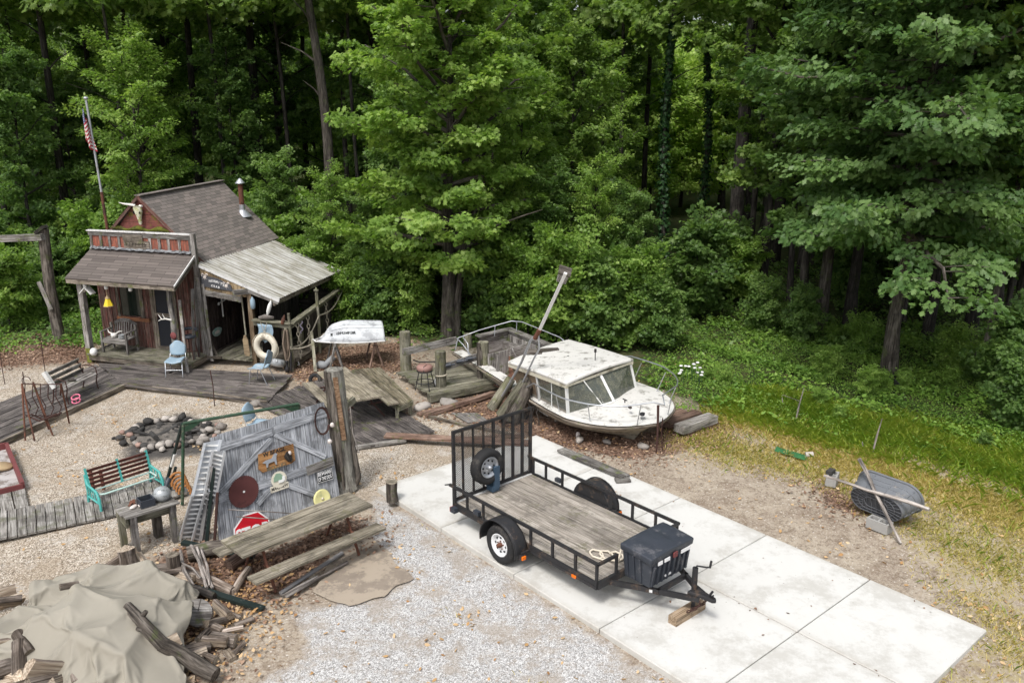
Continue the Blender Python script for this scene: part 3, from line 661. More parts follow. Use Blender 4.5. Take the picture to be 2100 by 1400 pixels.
# window and screen door
b = MB(CF); x0, x1, z0, z1 = WIN
b.bb(x0-.09,x0,-.05,.0,z0-.05,z1+.08); b.bb(x1,x1+.12,-.05,.0,z0-.05,z1+.08); b.bb(x0-.09,x1+.12,-.055,.0,z1+.0,z1+.1)
w_ = part(b, 'window', 'old_wood')
b = MB(CF); b.bb(x0,x1,.0,.01,z0,z1); part(b, 'pane', 'window', w_)
b = MB(CF); b.bb(x0-.12,x1+.3,-.09,.0,z0-.13,z0-.03); part(b, 'sill', wood('orange_sill', (.15,.06,.03), (.28,.12,.06), (.38,.2,.1)), w_)
b = MB(CF); x0, x1, z0, z1 = DOOR
b.bb(x0-.10,x0,-.06,.0,z0,z1+.08); b.bb(x1,x1+.10,-.06,.0,z0,z1+.08); b.bb(x0,x1,-.06,.0,z1,z1+.1); b.bb(x0,x1,-.055,-.015,1.32,1.42); b.bb(x0,x1,-.055,-.015,z0,z0+.1)
for xx in (x0, x1-.07): b.bb(xx,xx+.07,-.05,-.012,z0,z1)
d_ = part(b, 'screen_door', 'old_wood')
b = MB(CF); b.bb(x0+.07,x1-.07,-.03,-.02,z0+.1,z1); part(b, 'screen', 'screen', d_)
b = MB(CF); b.bb(x0+.10,x0+.13,-.08,-.05,1.25,1.37); part(b, 'handle', 'dark_rust', d_)
# tin lean-to on the right
b = MB(CF); T0, T1 = (.04,-.02,2.99), (2.66,.02,2.10)
A, B, C, D = CF(2.66,.0,2.10), CF(2.55,5.02,1.96), CF(.06,4.8,2.96), CF(.04,-.02,2.99); ns = 34
def rp(s, t):          # s along the building, t down the slope; ribs run down the slope
    p = vl(vl(D, C, s), vl(A, B, s), t); return p
vs, ls, fs = [], [], []; nn = ns*2
for i in range(nn+1):
    s = i/nn; up = V((0,0,.03 if i % 2 else 0))
    for t in (0, .5, 1): p = rp(s, t)+up; vs.append(p); ls.append((s*5, t*2.75, 0))
for i in range(nn):
    for k in range(2): a = i*3+k; fs.append((a, a+3, a+4, a+1))
b = MB(); b.add(vs, fs, ls); lt = part(b, 'lean_to_roof', 'metal_roof'); so = lt.modifiers.new('sheet', 'SOLIDIFY'); so.thickness = .006
b = MB(); b.beam(D-V((0,0,.05)), A-V((0,0,.05)), .04, .08); part(b, 'rake_board', 'trim', lt)
b = MB()
for s in (.02,.25,.5,.75,.97): b.beam(rp(s,.02)-V((0,0,.1)), rp(s,.97)-V((0,0,.1)), .05, .11)
b.beam(rp(0,.93)-V((0,0,.2)), rp(1,.93)-V((0,0,.2)), .06, .12); part(b, 'rafter', 'old_wood', lt)
b = MB(CF)
for p0, p1, w in (((1.62,.12,.05),(1.62,.12,2.4),.13), ((1.5,2.3,.0),(1.5,2.3,2.45),.1), ((2.5,4.6,.0),(2.5,4.6,1.95),.1), ((2.55,2.2,0),(2.55,2.2,2.0),.1)):
    pass
for uu, vv, zt, w in ((1.66,.10,2.36,.14), (2.52,4.7,1.95,.10)):
    b = MB(CF); b.beam((uu,vv,.02),(uu,vv,zt),w,w,up=(0,1,0)); part(b, 'lean_to_post', wood('warm_post', (.09,.06,.035), (.22,.155,.095), (.33,.26,.18)))
b = MB(CF)                                        # boards closing the gable end of the lean-to
n = 11
for i in range(n):
    a0, a1 = lerp(.12, 1.6, i/n), lerp(.12, 1.6, (i+1)/n); zt = 2.92-.34*a1; b.bb(a0, a1-.008, -.01, .015, max(2.22-.02*i, 2.1), zt)
part(b, 'lean_to_gable', wood('tan_gable_boards', (.12,.085,.05), (.25,.185,.11), (.36,.28,.18)))
b = MB(CF); b.beam((1.36,-.32,2.28),(1.66,.1,2.26),.14,.14); b.beam((1.66,.0,2.28),(2.62,.02,2.0),.05,.10); part(b, 'header_beam', 'grey_wood')
b = MB(CF); fr0 = b.fr; b.fr = ID; deck(b, CF(.2,-.12,.22), CF(.2,4.8,.22), CF(2.7,4.8,.22), CF(1.62,-.02,.22), 14); b.fr = fr0; part(b, 'lean_to_floor', 'porch_wood')
b = MB(CF); b.beam((.15,-.1,.22),(.62,-.12,.24),.08,.05); b.beam((.35,.1,.2),(.08,-.02,1.0),.07,.03,up=(0,1,0)); part(b, 'door_ramp', 'old_wood')
b = MB(CF); b.bb(.08,2.5,4.72,4.76,.2,2.0); part(b, 'lean_to_shade_back_wall', 'bark_dark')  # full-height dark back wall, added to darken the lean-to interior
b = MB(CF); wall_boards(b, 2.42, 2.42, 1.6, 4.7, .2, 1.25, 14, False); part(b, 'lean_to_shade_outer_wall', 'bark_dark')  # dark outer wall added to keep light out of the lean-to
b = MB(CF); wall_boards(b, 1.72, 1.72, .5, 3.2, .2, 1.9, 12, False); part(b, 'lean_to_shade_partition', 'bark_dark')  # dark inner wall added so the lean-to interior stays dark
# deck rail of the lean-to, with its poles
b = MB(CF)
R0, R1, R2 = (1.74,.02,1.42), (2.98,.0,1.42), (2.55,5.2,1.42)
b.beam((1.74,.0,1.44),(3.0,-.02,1.44),.18,.045); b.beam((3.02,-.05,1.44),(2.55,5.3,1.44),.18,.045); b.beam((1.74,.02,1.34),(2.96,.0,1.34),.05,.12); b.beam((2.98,.0,1.34),(2.5,5.3,1.34),.05,.12)
b.beam((2.5,5.2,1.4),(1.6,5.0,1.4),.1,.08); part(b, 'deck_rail', 'post_wood')
for uu, vv, z0, z1, r in ((2.94,-.03,.0,1.72,.045), (2.98,1.9,.0,1.95,.055), (2.56,5.3,.0,1.95,.045), (2.8,-.0,.1,1.3,.06)):
    b = MB(CF); b.tube([(uu,vv,z0),(uu+.02,vv,z1*.5),(uu,vv,z1)], r, 8)
    if vv == 1.9: b.lathe([(.055,0),(.085,.01),(.085,.05),(.03,.07),(.02,.12),(0,.13)], (uu,vv,1.95), n=10)
    part(b, 'rail_pole', 'post_wood')
b = MB(CF); b.beam((2.6,1.4,.0),(2.6,1.4,1.3),.12,.12,up=(0,1,0)); part(b, 'rail_pole', 'post_wood')
b = MB(CF); b.beam((2.75,.6,.12),(3.0,.2,.3),.1,.1); b.bb(1.8,2.9,.1,4.7,.02,.2); b.bb(2.6,2.72,.1,.14,.2,1.3); part(b, 'deck_frame', 'old_wood')
b = MB(CF); b.beam((3.62,.1,.0),(3.2,.9,.95),.09,.09); part(b, 'prop_beam', 'post_wood')
# ---------------- things hung on and standing round the cabin ----------------
def onfr(px, py, fr):
    """survey: local (x,y) where the line of sight to a photo pixel meets the frame's xy plane"""
    a = at(px, py, 0); d = V((a[0], a[1], -CAM_H)); n = fr.ax.cross(fr.ay); c0 = V((0,0,CAM_H))
    p = c0+d*((fr.o-c0).dot(n)/d.dot(n))-fr.o
    axx, ayy, axy = fr.ax.dot(fr.ax), fr.ay.dot(fr.ay), fr.ax.dot(fr.ay); pa, pb = p.dot(fr.ax), p.dot(fr.ay); D = axx*ayy-axy*axy
    return (pa*ayy-pb*axy)/D, (pb*axx-pa*axy)/D
FRONT = Fr(CO, CF.ax, (0,0,1), -CF.ay)           # facade plane: x = u, y = height, z towards the yard
# cow skull on the gable
t = thing('cow_skull', 'mossy cow skull with one horn nailed to the red gable', 'skull', CF(-1.97,.24,4.3))
b = MB(CF)
sec = [(.0,4.55,.10,.07),(.0,4.48,.15,.09),(.02,4.36,.13,.10),(.03,4.26,.085,.08),(.04,4.14,.06,.06),(.05,4.04,.055,.045),(.05,4.0,.03,.03)]
vs, ls, fs = [], [], []; n = 12
for (x, z, a, c) in sec:
    for k in range(n):
        an = 2*math.pi*k/n; p = (-1.97+x+a*math.cos(an), .20+c*math.sin(an), z); vs.append(p); ls.append(p)
for i in range(len(sec)-1):
    for k in range(n): fs.append((i*n+k, i*n+(k+1) % n, (i+1)*n+(k+1) % n, (i+1)*n+k))
fs.append(tuple(range(n))); b.add(vs, fs, ls, True); b.build('cranium', M['skull'], t)
b = MB(CF); b.tube([(-2.05,.22,4.55),(-2.25,.20,4.58),(-2.42,.16,4.60),(-2.55,.12,4.64)], [.04,.035,.025,.008], 8); b.tube([(-1.9,.22,4.54),(-1.8,.2,4.55)], [.04,.03], 8); b.build('horn', M['bone'], t)
for sx in (-.085, .115):
    b = MB(CF); b.rock((-1.97+sx,.125,4.36), (.07,.04,.085), rough=.1); b.build('eye_socket_shade', M['hollow_shade'], t)  # black lumps paint the shade of the sockets on the solid skull
# name boards on the false front
t = thing('name_board', 'cracked dark name board with faded carved letters on the false front', 'sign', CF(-1.9,-.09,3.5))
b = MB(CF); b.bb(-2.40,-1.5,-.085,-.06,3.36,3.56); b.bb(-2.36,-1.62,-.08,-.06,3.28,3.355); b.build('lower_board', M['old_wood'], t)
b = MB(CF); b.bb(-2.42,-1.72,-.083,-.06,3.565,3.74); b.build('upper_board', M['old_wood'], t)
b = MB(CF)
for i, x in enumerate((-2.3,-2.2,-2.09,-1.98,-1.86,-1.75,-1.64)):
    b.beam((x,-.088,3.41),(x+.02*((i*7)%3-1),-.088,3.51),.008,.012); b.beam((x,-.088,3.46+.03*(i%2)),(x+.05,-.088,3.46+.02*(i%3)),.008,.012)
b.build('carved_marks', M['bark_dark'], t)
# crab sign and the scalloped board below
t = thing('crab_sign', 'dark slanted board painted HERMITS CRAB between two pale crabs', 'sign', CF(.62,-.06,2.5))
b = MB(); b.prism([(.13,2.34),(1.18,2.24),(1.12,2.42),(.72,2.58),(.15,2.68)], .025, Fr(CO-CF.ay*.02, CF.ax, (0,0,1), -CF.ay)); b.build('board', plain('slate_board', (.075,.078,.088), .3), t)
lf = lambda x, y, a: Fr(FRONT(x, y, .05), FRONT.ax*math.cos(a)+FRONT.ay*math.sin(a), FRONT.ay*math.cos(a)-FRONT.ax*math.sin(a), FRONT.az)
hw = 'HERMITS'
for i, c in enumerate(hw):
    x = .44+i*.075; lettering(c, lf(x, 2.505-.004*i*i+.012*i-.004*i, -.12-.03*i), .10, M['sign_white'], t, bold=.002)
for i, c in enumerate('CRAB'): lettering(c, lf(.50+i*.075, 2.37-.012*i, -.1), .085, M['sign_white'], t, bold=.002)
for (x, y, s) in ((.27,2.60,1.0), (.97,2.39,1.0)):
    b = MB(FRONT); b.lathe([(.0,.02),(.05*s,.015),(.065*s,0)], (x,y,.03), n=12)
    for k in range(6): a = k*1.05+.3; b.tube([(x+.05*math.cos(a),y+.05*math.sin(a),.035),(x+.10*math.cos(a+.3),y+.09*math.sin(a+.3),.04)], [.012,.007], 5)
    for sg in (-1,1): b.tube(arc((x+.07*sg,y+.07,.04), .035, 0, 4.4, 6), .014, 5)
    b.build('crab', M['shell'], t)
t = thing('scalloped_board', 'grey scalloped-edge board with faint lettering over the lean-to doorway', 'sign', CF(.8,-.05,2.2))
b = MB(); pl = []
for i in range(25): pl.append((lerp(.22,1.42,i/24), lerp(2.15,2.02,i/24)-.07-.018*abs(math.sin(i*.9))))
for i in range(25)[::-1]: pl.append((lerp(.22,1.42,i/24), lerp(2.15,2.02,i/24)+.085))
pl2 = [(x+(.02 if k in (0,49,24,25) else 0), y) for k, (x, y) in enumerate(pl)]
b.prism(pl2, .02, Fr(CO-CF.ay*.03, CF.ax, (0,0,1), -CF.ay)); b.build('board', M['grey_wood'], t)
b = MB(FRONT)
for i in range(9): x = .5+i*.085; y = 2.1-.10*(i/9)-.02; b.beam((x,y-.03,.055),(x+.01,y+.03,.055),.006,.008); b.beam((x,y,.055),(x+.04,y+.02*(i%2),.055),.006,.008)
b.build('carved_marks', M['old_wood'], t)
# hanging ornaments of the porch
b = MB(CF); bh = thing('birdhouse', 'little deep blue birdhouse with a white gable roof hanging by the left porch post', 'birdhouse', CF(-3.0,-1.2,2.2))
b.prism([(-.13,0),(.13,0),(.13,.12),(0,.25),(-.13,.12)], .16, Fr(CF(-3.06,-1.1,2.08), CF.ax, (0,0,1), -CF.ay)); b.build('house', M['deep_blue'], bh)
b = MB(); f = Fr(CF(-3.06,-1.08,2.08), CF.ax, (0,0,1), -CF.ay); b.fr = f
b.beam((-.20,.08,.08),(.012,.285,.08),.022,.24,up=(0,0,1)); b.beam((-.012,.285,.08),(.20,.08,.08),.022,.24,up=(0,0,1))
b.fr = ID; b.v = b.v; b.build('roof', M['bird_white'], bh); b = MB(f); b.tube([(0,.28,.1),(0,.5,.1)],.006,5); b.build('hook', M['dark_rust'], bh)
lt_ = thing('porch_lantern', 'yellow glass lantern hanging under the porch roof', 'lantern', CF(-2.42,-1.1,2.0))
b = MB(CF); lc = (-2.42,-1.1); b.lathe([(.15,.0),(.07,.20),(.06,.21),(0,.22)], (*lc,1.83), n=6, smooth=False); b.build('shade', M['yellow'], lt_)
b = MB(CF); b.lathe([(.16,.0),(.165,.02),(.15,.02)], (*lc,1.81), n=6, smooth=False); b.lathe([(.08,0),(.04,.06),(.015,.1),(.01,.3),(0,.3)], (*lc,2.04), n=8); b.build('frame', M['brass'], lt_)
for k, (u, z) in enumerate(((-3.05,2.36),(-2.32,2.38),(-1.5,2.38))):
    b = MB(CF); b.lathe([(0,0),(.05,.01),(.06,.08),(.045,.14),(.02,.19),(.008,.2),(.006,.28),(0,.28)], (u,-1.22,z-.05), n=10, R=rotm(0,.2*(k-1)))
    single(b, 'hanging_ornament', M['bird_white'], ('white bell ornament under the porch eave over the blue birdhouse','white bell ornament under the porch eave beside the yellow lantern','white bell ornament under the porch eave near the screen door')[k], 'ornament', CF(u,-1.22,z), 'white ornaments under the porch eave')
# garden armchair on the porch
t = thing('garden_armchair', 'grey wooden garden armchair with a curved slatted back on the porch', 'chair', CF(-2.55,-.55,FZ))
ch = Fr(CF(-2.6,-.62,FZ), CF.ax, CF.ay)
b = MB(ch)
for i in range(6): b.bb(-.42,.42,-.22+i*.085,-.15+i*.085,.40,.43)
b.build('seat', M['grey_wood'], t)
b = MB(ch)
for i in range(9): x = -.33+i*.0825; b.beam((x,.27,.44),(x,.36,.86-.10*(x/.36)**2),.04,.02,up=(0,1,0))
b.grid(lambda s, q: (lerp(-.42,.42,s), .34+.05*(q>.5), .84-.14*(2*s-1)**2+.09*q), 14, 1); b.grid(lambda s, q: (lerp(-.42,.42,s), .39-.05*(q>.5), .93-.14*(2*s-1)**2-.09*q), 14, 1)
b.build('backrest', M['grey_wood'], t)
for sx in (-.44,.44):
    b = MB(ch); b.bb(sx-.03,sx+.03,-.26,.32,.62,.65); b.build('armrest', M['grey_wood'], t)
    for y, zt in ((-.22,.62),(.28,.80)):
        b = MB(ch); b.bb(sx-.03,sx+.03,y-.03,y+.03,0,zt); b.build('leg', M['grey_wood'], t)
b = MB(ch); b.bb(-.42,.42,-.24,-.21,.30,.40); b.bb(-.45,-.42,-.2,.26,.12,.17); b.bb(.42,.45,-.2,.26,.12,.17); b.build('apron', M['grey_wood'], t)
b = MB(ch); b.rock((-.12,-.05,.50),(.2,.26,.15)); b.tube([(-.12,-.05,.52),(-.28,-.08,.6),(-.35,-.02,.66)],[.03,.02,.008],6); b.tube([(-.1,-.03,.52),(.05,.0,.62),(.14,.05,.62)],[.03,.02,.008],6)
single(b, 'deer_skull', M['bone'], 'bleached deer skull with short antlers on the porch armchair seat', 'skull', ch(-.12,-.05,.43))
b = MB(ch); b.lathe([(.0,0),(.09,.01),(.11,.06),(.09,.12),(.10,.13),(.08,.12),(0,.06)], (.2,-.1,.43), n=14); single(b, 'metal_jug', M['pot'], 'small silver bowl on the porch armchair seat', 'bowl', ch(.2,-.1,.43))
b = MB(CF); p = CF(-.36,-1.13,1.62)
b.tube([(-.30,-1.1,1.55),(-.42,-1.18,1.6),(-.55,-1.2,1.58),(-.66,-1.2,1.72)],[.03,.025,.02,.006],6); b.tube([(-.45,-1.19,1.6),(-.5,-1.22,1.75)],[.02,.006],5); b.tube([(-.57,-1.2,1.58),(-.68,-1.2,1.52)],[.018,.006],5)
single(b, 'antler', M['bone'], 'white antler fixed to the gnarled porch post', 'antler', p)
b = MB(CF); b.lathe([(.0,.02),(.09,.015),(.11,0),(.0,0)], (-.28,-1.12,1.10), R=rotm(0,0,math.pi/2), n=14); single(b, 'red_plate', M['red_paint'], 'round red plate on the gnarled porch post', 'plate', CF(-.28,-1.12,1.10))
t = thing('bar_stool', 'dark bar stool with a low back standing at the porch end', 'stool', CF(-.1,-.65,FZ)); f = Fr(CF(-.08,-.62,FZ))
b = MB(f); b.lathe([(0,.70),(.17,.70),(.19,.66),(.17,.63),(0,.63)], n=16); b.build('seat', M['black_plastic'], t)
b = MB(f); b.tube(arc((0,0,.86),.19,.2,2.9,8),.05,8); b.build('backrest', M['black_plastic'], t)
for k in range(4):
    a = k*math.pi/2+.6; b = MB(f); b.tube([(.12*math.cos(a),.12*math.sin(a),.64),(.21*math.cos(a),.21*math.sin(a),0)],.014,6); b.build('leg', M['dark_rust'], t)
b = MB(f); b.tube(arc((0,0,.25),.18,0,6.283,14),.011,6); b.build('foot_ring', M['dark_rust'], t)
b = MB(CF); b.rock((-3.12,-1.18,.40),(.26,.22,.24),n=12,m=9,rough=.06); single(b, 'white_float', M['bird_white'], 'round white float at the foot of the mossy porch post', 'float', CF(-3.12,-1.18,.3))
# blue plastic chairs
def make_chair(label):
    t = thing('plastic_chair', label, 'chair', (0,0,0), 'blue plastic stacking chairs')
    b = MB(); b.grid(lambda s, q: ((s-.5)*.46*(1-.12*q), -.24+q*.46, .45+.02*math.cos(s*6.28)-.03*(1-q)**4), 10, 8); o = b.build('seat', M['blue_plastic'], t)
    m = o.modifiers.new('shell', 'SOLIDIFY'); m.thickness = .02
    def bk(s, q):
        w = .22*(1-.25*max(0, q-.55)**2*5)*(.86+.14*min(1, q*6)); x = (2*s-1)
        return (x*w, .235+.10*q-.05*(1-x*x), .52+.40*q-.10*max(0, q-.6)*x*x*2.5)
    b = MB(); b.grid(bk, 10, 10); o = b.build('backrest', M['blue_plastic'], t); m = o.modifiers.new('shell', 'SOLIDIFY'); m.thickness = .018
    for sx in (-1, 1):
        b = MB(); b.tube([(sx*.235,-.22,0),(sx*.225,-.16,.42),(sx*.215,.0,.435),(sx*.22,.2,.44),(sx*.20,.27,.6)], .0125, 7); b.build('leg', M['chrome'], t)
        b = MB(); b.tube([(sx*.235,.30,0),(sx*.225,.12,.43)], .0125, 7); b.build('leg', M['chrome'], t)
    b = MB(); b.tube([(-.232,-.19,.19),(.232,-.19,.19)], .010, 6); b.build('cross_bar', M['chrome'], t)
    return t
c0 = make_chair('blue plastic chair facing the yard in front of the porch step'); c0.location = at(363,768,.11); c0.rotation_euler = (0,0,math.radians(3))
dup(c0, at(535,783,.11), math.radians(-100), 'pale blue plastic chair turned sideways beside the life ring')
dup(c0, at(537,905,.0), math.radians(75), 'blue plastic chair on the gravel behind the silver-grey gate')
# things of the lean-to
p = CF(.16,.9,1.55); f = Fr(p, CF.ay, (0,0,1), CF.ax)
b = MB(f); b.tube([(0,-.35,.03),(0,.35,.03)],.025,7); b.tube([(-.2,.1,.03),(.22,.14,.05)],.02,7); b.rock((-.22,.1,.05),(.1,.1,.06)); b.rock((.02,.3,.05),(.08,.12,.06)); single(b, 'boat_cleat', M['bird_white'], 'white metal cross-shaped boat fitting on the dark lean-to wall', 'fitting', p)
p = CF(.06,.65,.78); f = Fr(p, CF.ay, (0,0,1), CF.ax); t = thing('teal_plaque', 'worn teal fish-shaped plaque low on the lean-to wall', 'plaque', p)
b = MB(); b.prism([(.26*math.cos(a)*(1+.1*math.sin(3*a)), .13*math.sin(a)) for a in [i*.42 for i in range(15)]], .03, f); b.build('board', plain('teal_worn', (.22,.36,.33), .3, 9, dirt=(.5,.48,.42), dirtf=.6, dscale=8), t)
b = MB(); b.prism([(.14*math.cos(a)-.02, .05*math.sin(a)) for a in [i*.63 for i in range(10)]], .012, Fr(f(0,0,.03), f.ax, f.ay, f.az)); b.build('fish_relief', M['shell'], t)
t = thing('oar', 'old wooden oar standing against the lean-to post', 'oar', CF(1.52,-.12,.1))
b = MB(CF); b.tube([(1.44,-.02,2.15),(1.50,-.08,1.2),(1.53,-.12,1.0)],[.025,.025,.03],8); b.build('shaft', M['post_wood'], t)
b = MB(); b.prism([(-.03,.62),(.03,.62),(.085,.48),(.095,.05),(.06,0),(-.06,0),(-.095,.05),(-.085,.48)], .025, Fr(CF(1.54,-.13,.38), CF.ax, (-.05,0,1), -CF.ay)); b.build('blade', wood('oar_blade_paint', (.13,.09,.06), (.28,.21,.13), (.42,.33,.2)), t)
p = CF(1.78,.0,1.92); b = MB(); b.lathe([(0,-.17),(.06,-.14),(.075,-.02),(.07,.1),(.03,.16),(.01,.2),(0,.2)], p, n=12); single(b, 'blue_buoy', M['blue_plastic'], 'small pale blue buoy hanging on the lean-to post', 'buoy', p)
t = thing('carved_gull', 'white carved gull perched head-up on the driftwood over the deck rail', 'bird', CF(2.3,-.05,1.6))
b = MB(CF); b.tube([(2.26,-.05,1.62),(2.30,-.05,1.74),(2.36,-.05,1.9),(2.40,-.05,2.0),(2.42,-.05,2.07)],[.02,.06,.065,.04,.01],8); b.build('body', M['bird_white'], t)
b = MB(CF); b.tube([(2.41,-.05,2.05),(2.44,-.05,2.12)],[.012,.003],5); b.build('beak', M['brass'], t)
b = MB(CF); b.tube([(2.0,-.05,1.53),(2.2,-.08,1.58),(2.45,-.02,1.55)],[.05,.07,.04],8,jit=.3); single(b, 'driftwood', M['branch'], 'short piece of driftwood lying on the deck rail', 'driftwood', CF(2.2,-.05,1.5))
# life ring
t = thing('life_ring', 'cream life ring hanging on the lean-to deck rail behind the blue chair', 'life ring', CF(2.18,-.16,.72)); f = Fr(CF(2.18,-.15,.72), CF.ax, (0,0,1), -CF.ay)
b = MB(f); b.tube(arc((0,0,0),.30,0,6.2832,32)[:-1],.095,12,closed=True); b.build('ring', M['ring'], t)
b = MB(f); 
for k in range(4):
    a0 = k*math.pi/2+.4; b.tube([(.30*math.cos(a0)+.41*0,.30*math.sin(a0),.1)]+[(lerp(.40,.43,math.sin(j*.785))*math.cos(a0+j*.39),lerp(.40,.43,math.sin(j*.785))*math.sin(a0+j*.39),.02) for j in range(5)],.012,5)
b.tube([(0,.40,.0),(.12,.72,.05)],.012,5); b.tube([(0,.40,.0),(-.08,.72,.05)],.012,5); b.build('grab_rope', M['rope'], t)
b = MB(CF); b.grid(lambda s, q: (lerp(1.93,2.42,s)+.04*math.sin(q*4), -.10-.03*math.sin(s*14), 1.36-.55*q*(1-.25*abs(2*s-1))), 18, 8); o = single(b, 'hanging_cloth', M['blue_plastic'], 'pale blue work cloth hung over the lean-to deck rail', 'cloth', CF(2.18,-.1,1.3)); o.modifiers.new('s','SOLIDIFY').thickness = .01
b = MB(CF); b.tube([(2.75,-.1,1.42),(2.8,-.1,1.55),(2.84,-.1,1.68)],[.05,.06,.02],7); single(b, 'red_bottle', M['rust'], 'rust red bottle standing on the corner of the deck rail', 'bottle', CF(2.75,-.1,1.42))
def chain(pts, r=.018, link=.09):
    """links along a polyline"""
    b = MB(); acc = 0; k = 0
    for a, c in zip(pts[:-1], pts[1:]):
        a, c = V(a), V(c); d = (c-a); L = d.length; d /= L; n_ = max(1, int(L/link))
        up = V((0,0,1)) if abs(d[2]) < .9 else V((1,0,0)); s1 = d.cross(up).normalized(); s2 = d.cross(s1)
        for i in range(n_):
            m = a+d*(L*(i+.5)/n_); s = s1 if k % 2 else s2; k += 1
            b.tube([m+d*(link*.62*math.cos(q))+s*(link*.34*math.sin(q)) for q in [j*.785 for j in range(8)]], r*.5, 5, closed=True)
    return b
for k, v in enumerate((.45,1.35,3.1,4.4)):
    u = lerp(3.0,2.55,v/5.2); p = CF(u,v,1.3); b = chain([CF(u,v,1.32), CF(u+.04,v,.25)], .03, .13)
    single(b, 'hanging_chain', M['rope'], ('pale rusty chain hanging from the deck rail, nearest the corner pole','pale chain hanging from the deck rail just before the capped pole','pale chain hanging from the deck rail just behind the capped pole','pale chain hanging from the far end of the deck rail')[k], 'chain', p, 'chains hanging from the deck rail')
b = MB(); pts = []
for A, B in ((CF(2.96,-.1,.75),CF(3.02,1.9,1.2)),(CF(3.02,1.9,1.2),CF(2.62,5.2,1.55))):
    for i in range(13): q = i/12; pts.append(vl(A,B,q)-V((0,0,.30*math.sin(math.pi*q))))
b.tube(pts, .022, 7); pts = [vl(CF(2.96,-.1,.7),CF(3.5,1.2,.85),i/10)-V((0,0,.15*math.sin(math.pi*i/10))) for i in range(11)]; b.tube(pts, .022, 7)
single(b, 'swag_rope', M['rope'], 'thick old rope swagged along the poles of the deck rail', 'rope', CF(2.96,-.1,.75))
p = CF(2.9,-.14,.7); b = MB(CF)
for k in range(14): a = rng.random()*6; b.tube([(2.86+.05*math.cos(a),-.12+.04*math.sin(a),1.25),(2.84+.10*math.cos(a),-.14+.08*math.sin(a),.85),(2.86+.09*math.cos(a+.6),-.14+.07*math.sin(a+.6),.55),(2.84+.05*math.cos(a),-.14,.35)],.016,5)
single(b, 'net_bundle', plain('brown_net', (.22,.17,.13), .4), 'tangled brown net bundle hanging at the deck corner', 'net', p)
b = MB(CF); b.lathe([(.0,0),(.06,.0),(.065,.12),(.04,.15),(.04,.3),(.06,.32),(0,.34)], (2.84,-.18,.02), n=10); b.tube([(2.94,-.14,.05),(2.96,-.1,.6)],.035,8); single(b, 'black_lantern', M['black_metal'], 'black lantern and pipe at the foot of the deck corner', 'lantern', CF(2.84,-.18,.02))
b = MB(); p = at(609,744,.12); b.tube([p+V((-.07,0,-.06)),p+V((.07,0,-.06)),p+V((.02,0,.10)),p+V((-.03,0,.10))],.02,7,closed=True); single(b, 'triangle_shackle', M['bird_white'], 'white triangular shackle hanging by the deck corner', 'shackle', p)
b = MB(); p = at(568,752,.12); b.lathe([(0,0),(.18,.02),(.22,.12),(.19,.22),(.1,.24),(.09,.2),(0,.16)], p, n=18, R=rotm(0,.25,-.3)); b.rock(p+V((.02,-.08,.2)),(.22,.16,.14)); single(b, 'dented_pan', M['pot'], 'dented silver pan beside the life ring', 'pan', p)
b = MB(CF); b.tube([(2.66,1.34,1.15+.06*0)]+[(2.66+.05*math.sin(i*1.5),1.33,1.15-.05*i) for i in range(1,9)],.02,6); single(b, 'snake_ornament', plain('pale_violet', (.55,.5,.62), .1), 'pale violet snake ornament on a post of the deck rail', 'ornament', CF(2.66,1.34,1.0))
# rowing boat upside down on trestles
RB0, RB1 = at(648,708,.80), at(790,698,.80); rd = (RB1-RB0); RL = 3.05; ra = rd.normalized()
RBF = Fr(RB0+V((0,0,0)), ra, V((-ra[1], ra[0], 0)), (0,0,1)); print('rowboat', rd.length)
t = thing('rowing_boat', 'white aluminium rowing boat upside down on trestles with registration numbers', 'boat', RBF(1.2,.45,0)); LB = rd.length
def rb(s, q):      # s along from bow to stern, q across 0..1
    w = .60*min(1, math.sin(min(s*1.9+.10, 1.5708)))**.8*(1-.12*max(0, s-.6)); h = .52*(.16+.84*(1-(1-min(1, s/.5))**2))*(1-.16*max(0,s-.5)*2)
    a = (q-.5)*2; sa = abs(a); prof = max(0, 1-sa*sa)**.62
    x = s*LB-(.16*(1-sa)*0); 
    return (x+.22*(prof)*(1-min(1,s*4)), .6+a*w*(1-.14*prof), -.02+h*prof+(.02 if sa < .05 else 0))
b = MB(RBF); b.grid(rb, 40, 28); hull = b.build('hull', M['rowboat'], t); hull.modifiers.new('s','SOLIDIFY').thickness = .012
b = MB(RBF); b.grid(lambda q, k: tuple(lerp(rb(1,q)[i], (LB-.0, .6, .0)[i] if False else (LB+.03*k, rb(1,q)[1], lerp(rb(1,q)[2], -.02, k))[i], 1 if k else 0) for i in range(3)), 28, 1); b.build('transom', M['rowboat'], t)
b = MB(RBF)
for qq in (0.0, 1.0): b.tube([rb(i/30, qq) for i in range(31)], .022, 7)
b.tube([rb(0, i/12) for i in range(0,13) if i in (0,12)] , .022, 7); b.tube([rb(0,0), (-.06,.6,.02), rb(0,1)], .022, 7); b.build('gunwale', M['trim'], t)
b = MB(RBF)
for qq in (.20,.30,.70,.80,.5): b.tube([(lambda p: (p[0],p[1]-.004*(1 if qq < .5 else -1),p[2]+.006))(rb(.12+.86*i/26, qq)) for i in range(27)], .009, 5)
b.build('strake', M['rowboat'], t)
p0, p1, p2 = V(rb(.30,.06)), V(rb(.62,.06)), V(rb(.46,.15)); lx = -(RBF(p1)-RBF(p0)).normalized(); ly = -(RBF(p2)-RBF((p0+p1)/2)); nl = lx.cross(ly).normalized(); ly = nl.cross(lx).normalized()
lettering('MC-8413-NY', Fr(RBF(rb(.44,.10))+nl*.022, lx, ly, nl), .105, M['sign_black'], t, 'registration_number', .004, bold=.003, sx=.95)
